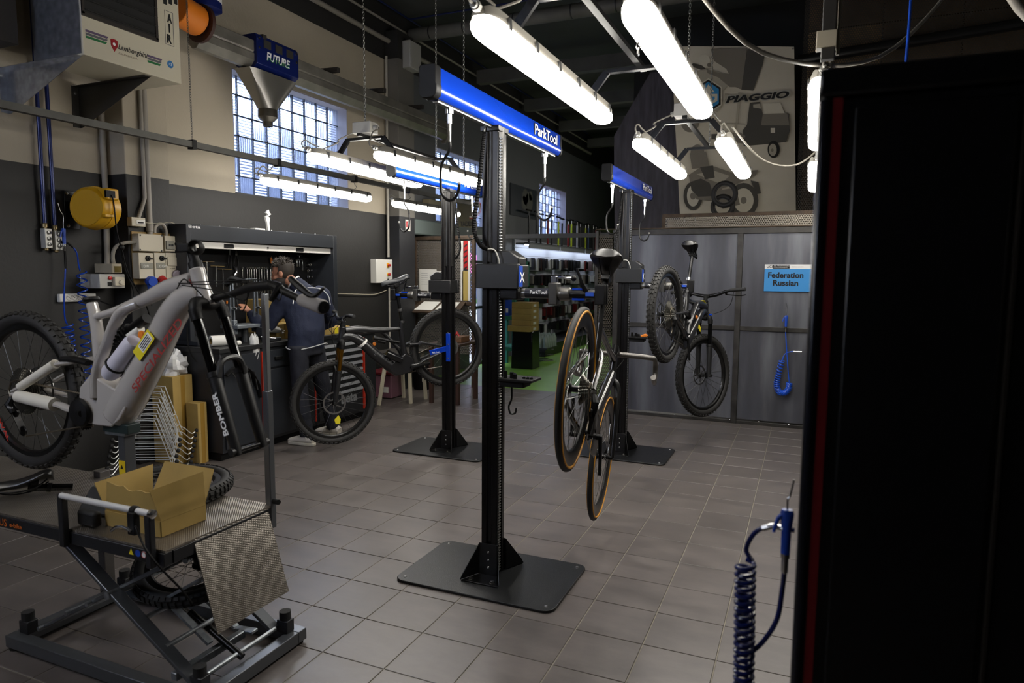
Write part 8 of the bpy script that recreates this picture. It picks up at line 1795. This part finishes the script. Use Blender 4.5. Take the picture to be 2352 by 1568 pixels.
# teal shelf unit with stack of cartons and a black bag
TEAL = mat('teal painted steel', '1f6a5a', 0.45); rk = thing('shelf_unit', 'teal metal shelf unit in the green-floored shop', 'shelf', (-4.4, 10.6, 0))
for x in (-4.78, -4.40):
    for y in (10.30, 10.85): MB().box(x-0.03, x+0.03, y-0.03, y+0.03, 0, 1.75).build('post', TEAL, rk)
for z in (0.28, 0.80, 1.28, 1.70): MB().box(-4.81, -4.37, 10.27, 10.88, z, z+0.06).build('shelf', TEAL, rk)
for k, (x, y, z, h, m_) in enumerate(((-4.65, 10.45, 0.86, 0.3, DGREY), (-4.55, 10.45, 0.86, 0.26, BLUEP), (-4.6, 10.6, 1.34, 0.28, LGREY))):
    t = thing('binder', ('dark binder on the middle shelf of the teal unit', 'blue binder on the middle shelf of the teal unit', 'pale binder on the upper shelf of the teal unit')[k], 'binder', (x, y, z)); MB().box(x-0.03, x+0.03, y-0.1, y+0.1, z, z+h).build('cover', m_, t); MB().box(x-0.02, x+0.02, y-0.102, y-0.1, z+0.05, z+0.12).build('label', PAPER, t)
for k in range(5):
    z = 0.62+k*0.095; w = 0.0 if k else 0.05
    t = thing('carton', ('lowest', 'second', 'third', 'fourth', 'topmost')[k] + ' flat carton of the stack on the black bag in the shop', 'carton', (-4.22, 10.35, z), group='flat cartons stacked in the shop'); MB().box(-4.40-w, -4.06, 10.2-w, 10.55, z, z+0.092).build('body', CARD, t, bevel=0.004); MB().box(-4.059, -4.058, 10.3, 10.42, z+0.02, z+0.06).build('label', PAPER, t)
t = thing('shopping_bag', 'black glossy bag standing under the stacked cartons', 'bag', (-4.22, 10.4, 0)); MB().loft([(-4.24, 10.42, 0), (-4.24, 10.42, 0.3), (-4.24, 10.42, 0.615)], [(0.24, 0.27), (0.235, 0.26), (0.23, 0.25)], 4, rot=PI/4).build('bag', mat('black bag', '101216', 0.2), t, bevel=0.01); text('FOX', LGREY, t, (-4.06, 10.35, 0.34), (0, 1, 0), (0, 0, 1), 0.12, 0.04)
t = thing('bottle_crate', 'crate of clear wrapped bottles beside the black bag', 'crate', (-4.1, 11.6, 0)); MB().box(-4.55, -4.15, 11.2, 11.75, 0.22, 0.25).build('tray', DGREY, t)
for i in range(4):
    for j in range(5): MB().lathe((-4.5+i*0.1, 11.26+j*0.11, 0.25), (0, 0, 1), [(0.045, 0), (0.045, 0.16), (0.02, 0.21), (0.02, 0.235), (0, 0.235)], 8).build('bottle', mat('cloudy plastic', '93a09a', 0.25), t)
for z in (0.0, 0.1, 0.2): MB().torus((-4.35, 11.47, z+0.01), (0, 0, 1), 0.22, 0.006, 4, 4).build('wire', DGREY, t)
ps = thing('wall_poster', 'dark poster with cloud high on the left wall of the shop', 'poster', (-5.09, 12.1, 2.65)); a, b_ = atx(1172, 413, -5.09), atx(1232, 505, -5.09)
MB().box(-5.095, -5.085, a.y, b_.y, b_.z, a.z-0.05).build('sheet', mat('dark poster print', '1a232c', 0.5), ps)
for (u, v, r) in ((0.55, 0.62, 0.16), (0.68, 0.5, 0.2), (0.5, 0.45, 0.14), (0.75, 0.7, 0.1)): MB().lathe((-5.085, a.y+(b_.y-a.y)*u, b_.z+(a.z-b_.z)*v), (1, 0, 0), [(r, 0), (r*0.9, 0.001)], 14).build('cloud_print', mat('cloud print', '4a4a44', 0.6), ps)
tag(MB().box(-2.2, -1.9, 8.6, 9.0, 2.061, 2.95).build('air_unit', mat('grey air unit', '3a3e3c', 0.5), bevel=0.01), 'grey metal box behind the rear repair stand, above the partition', 'box')
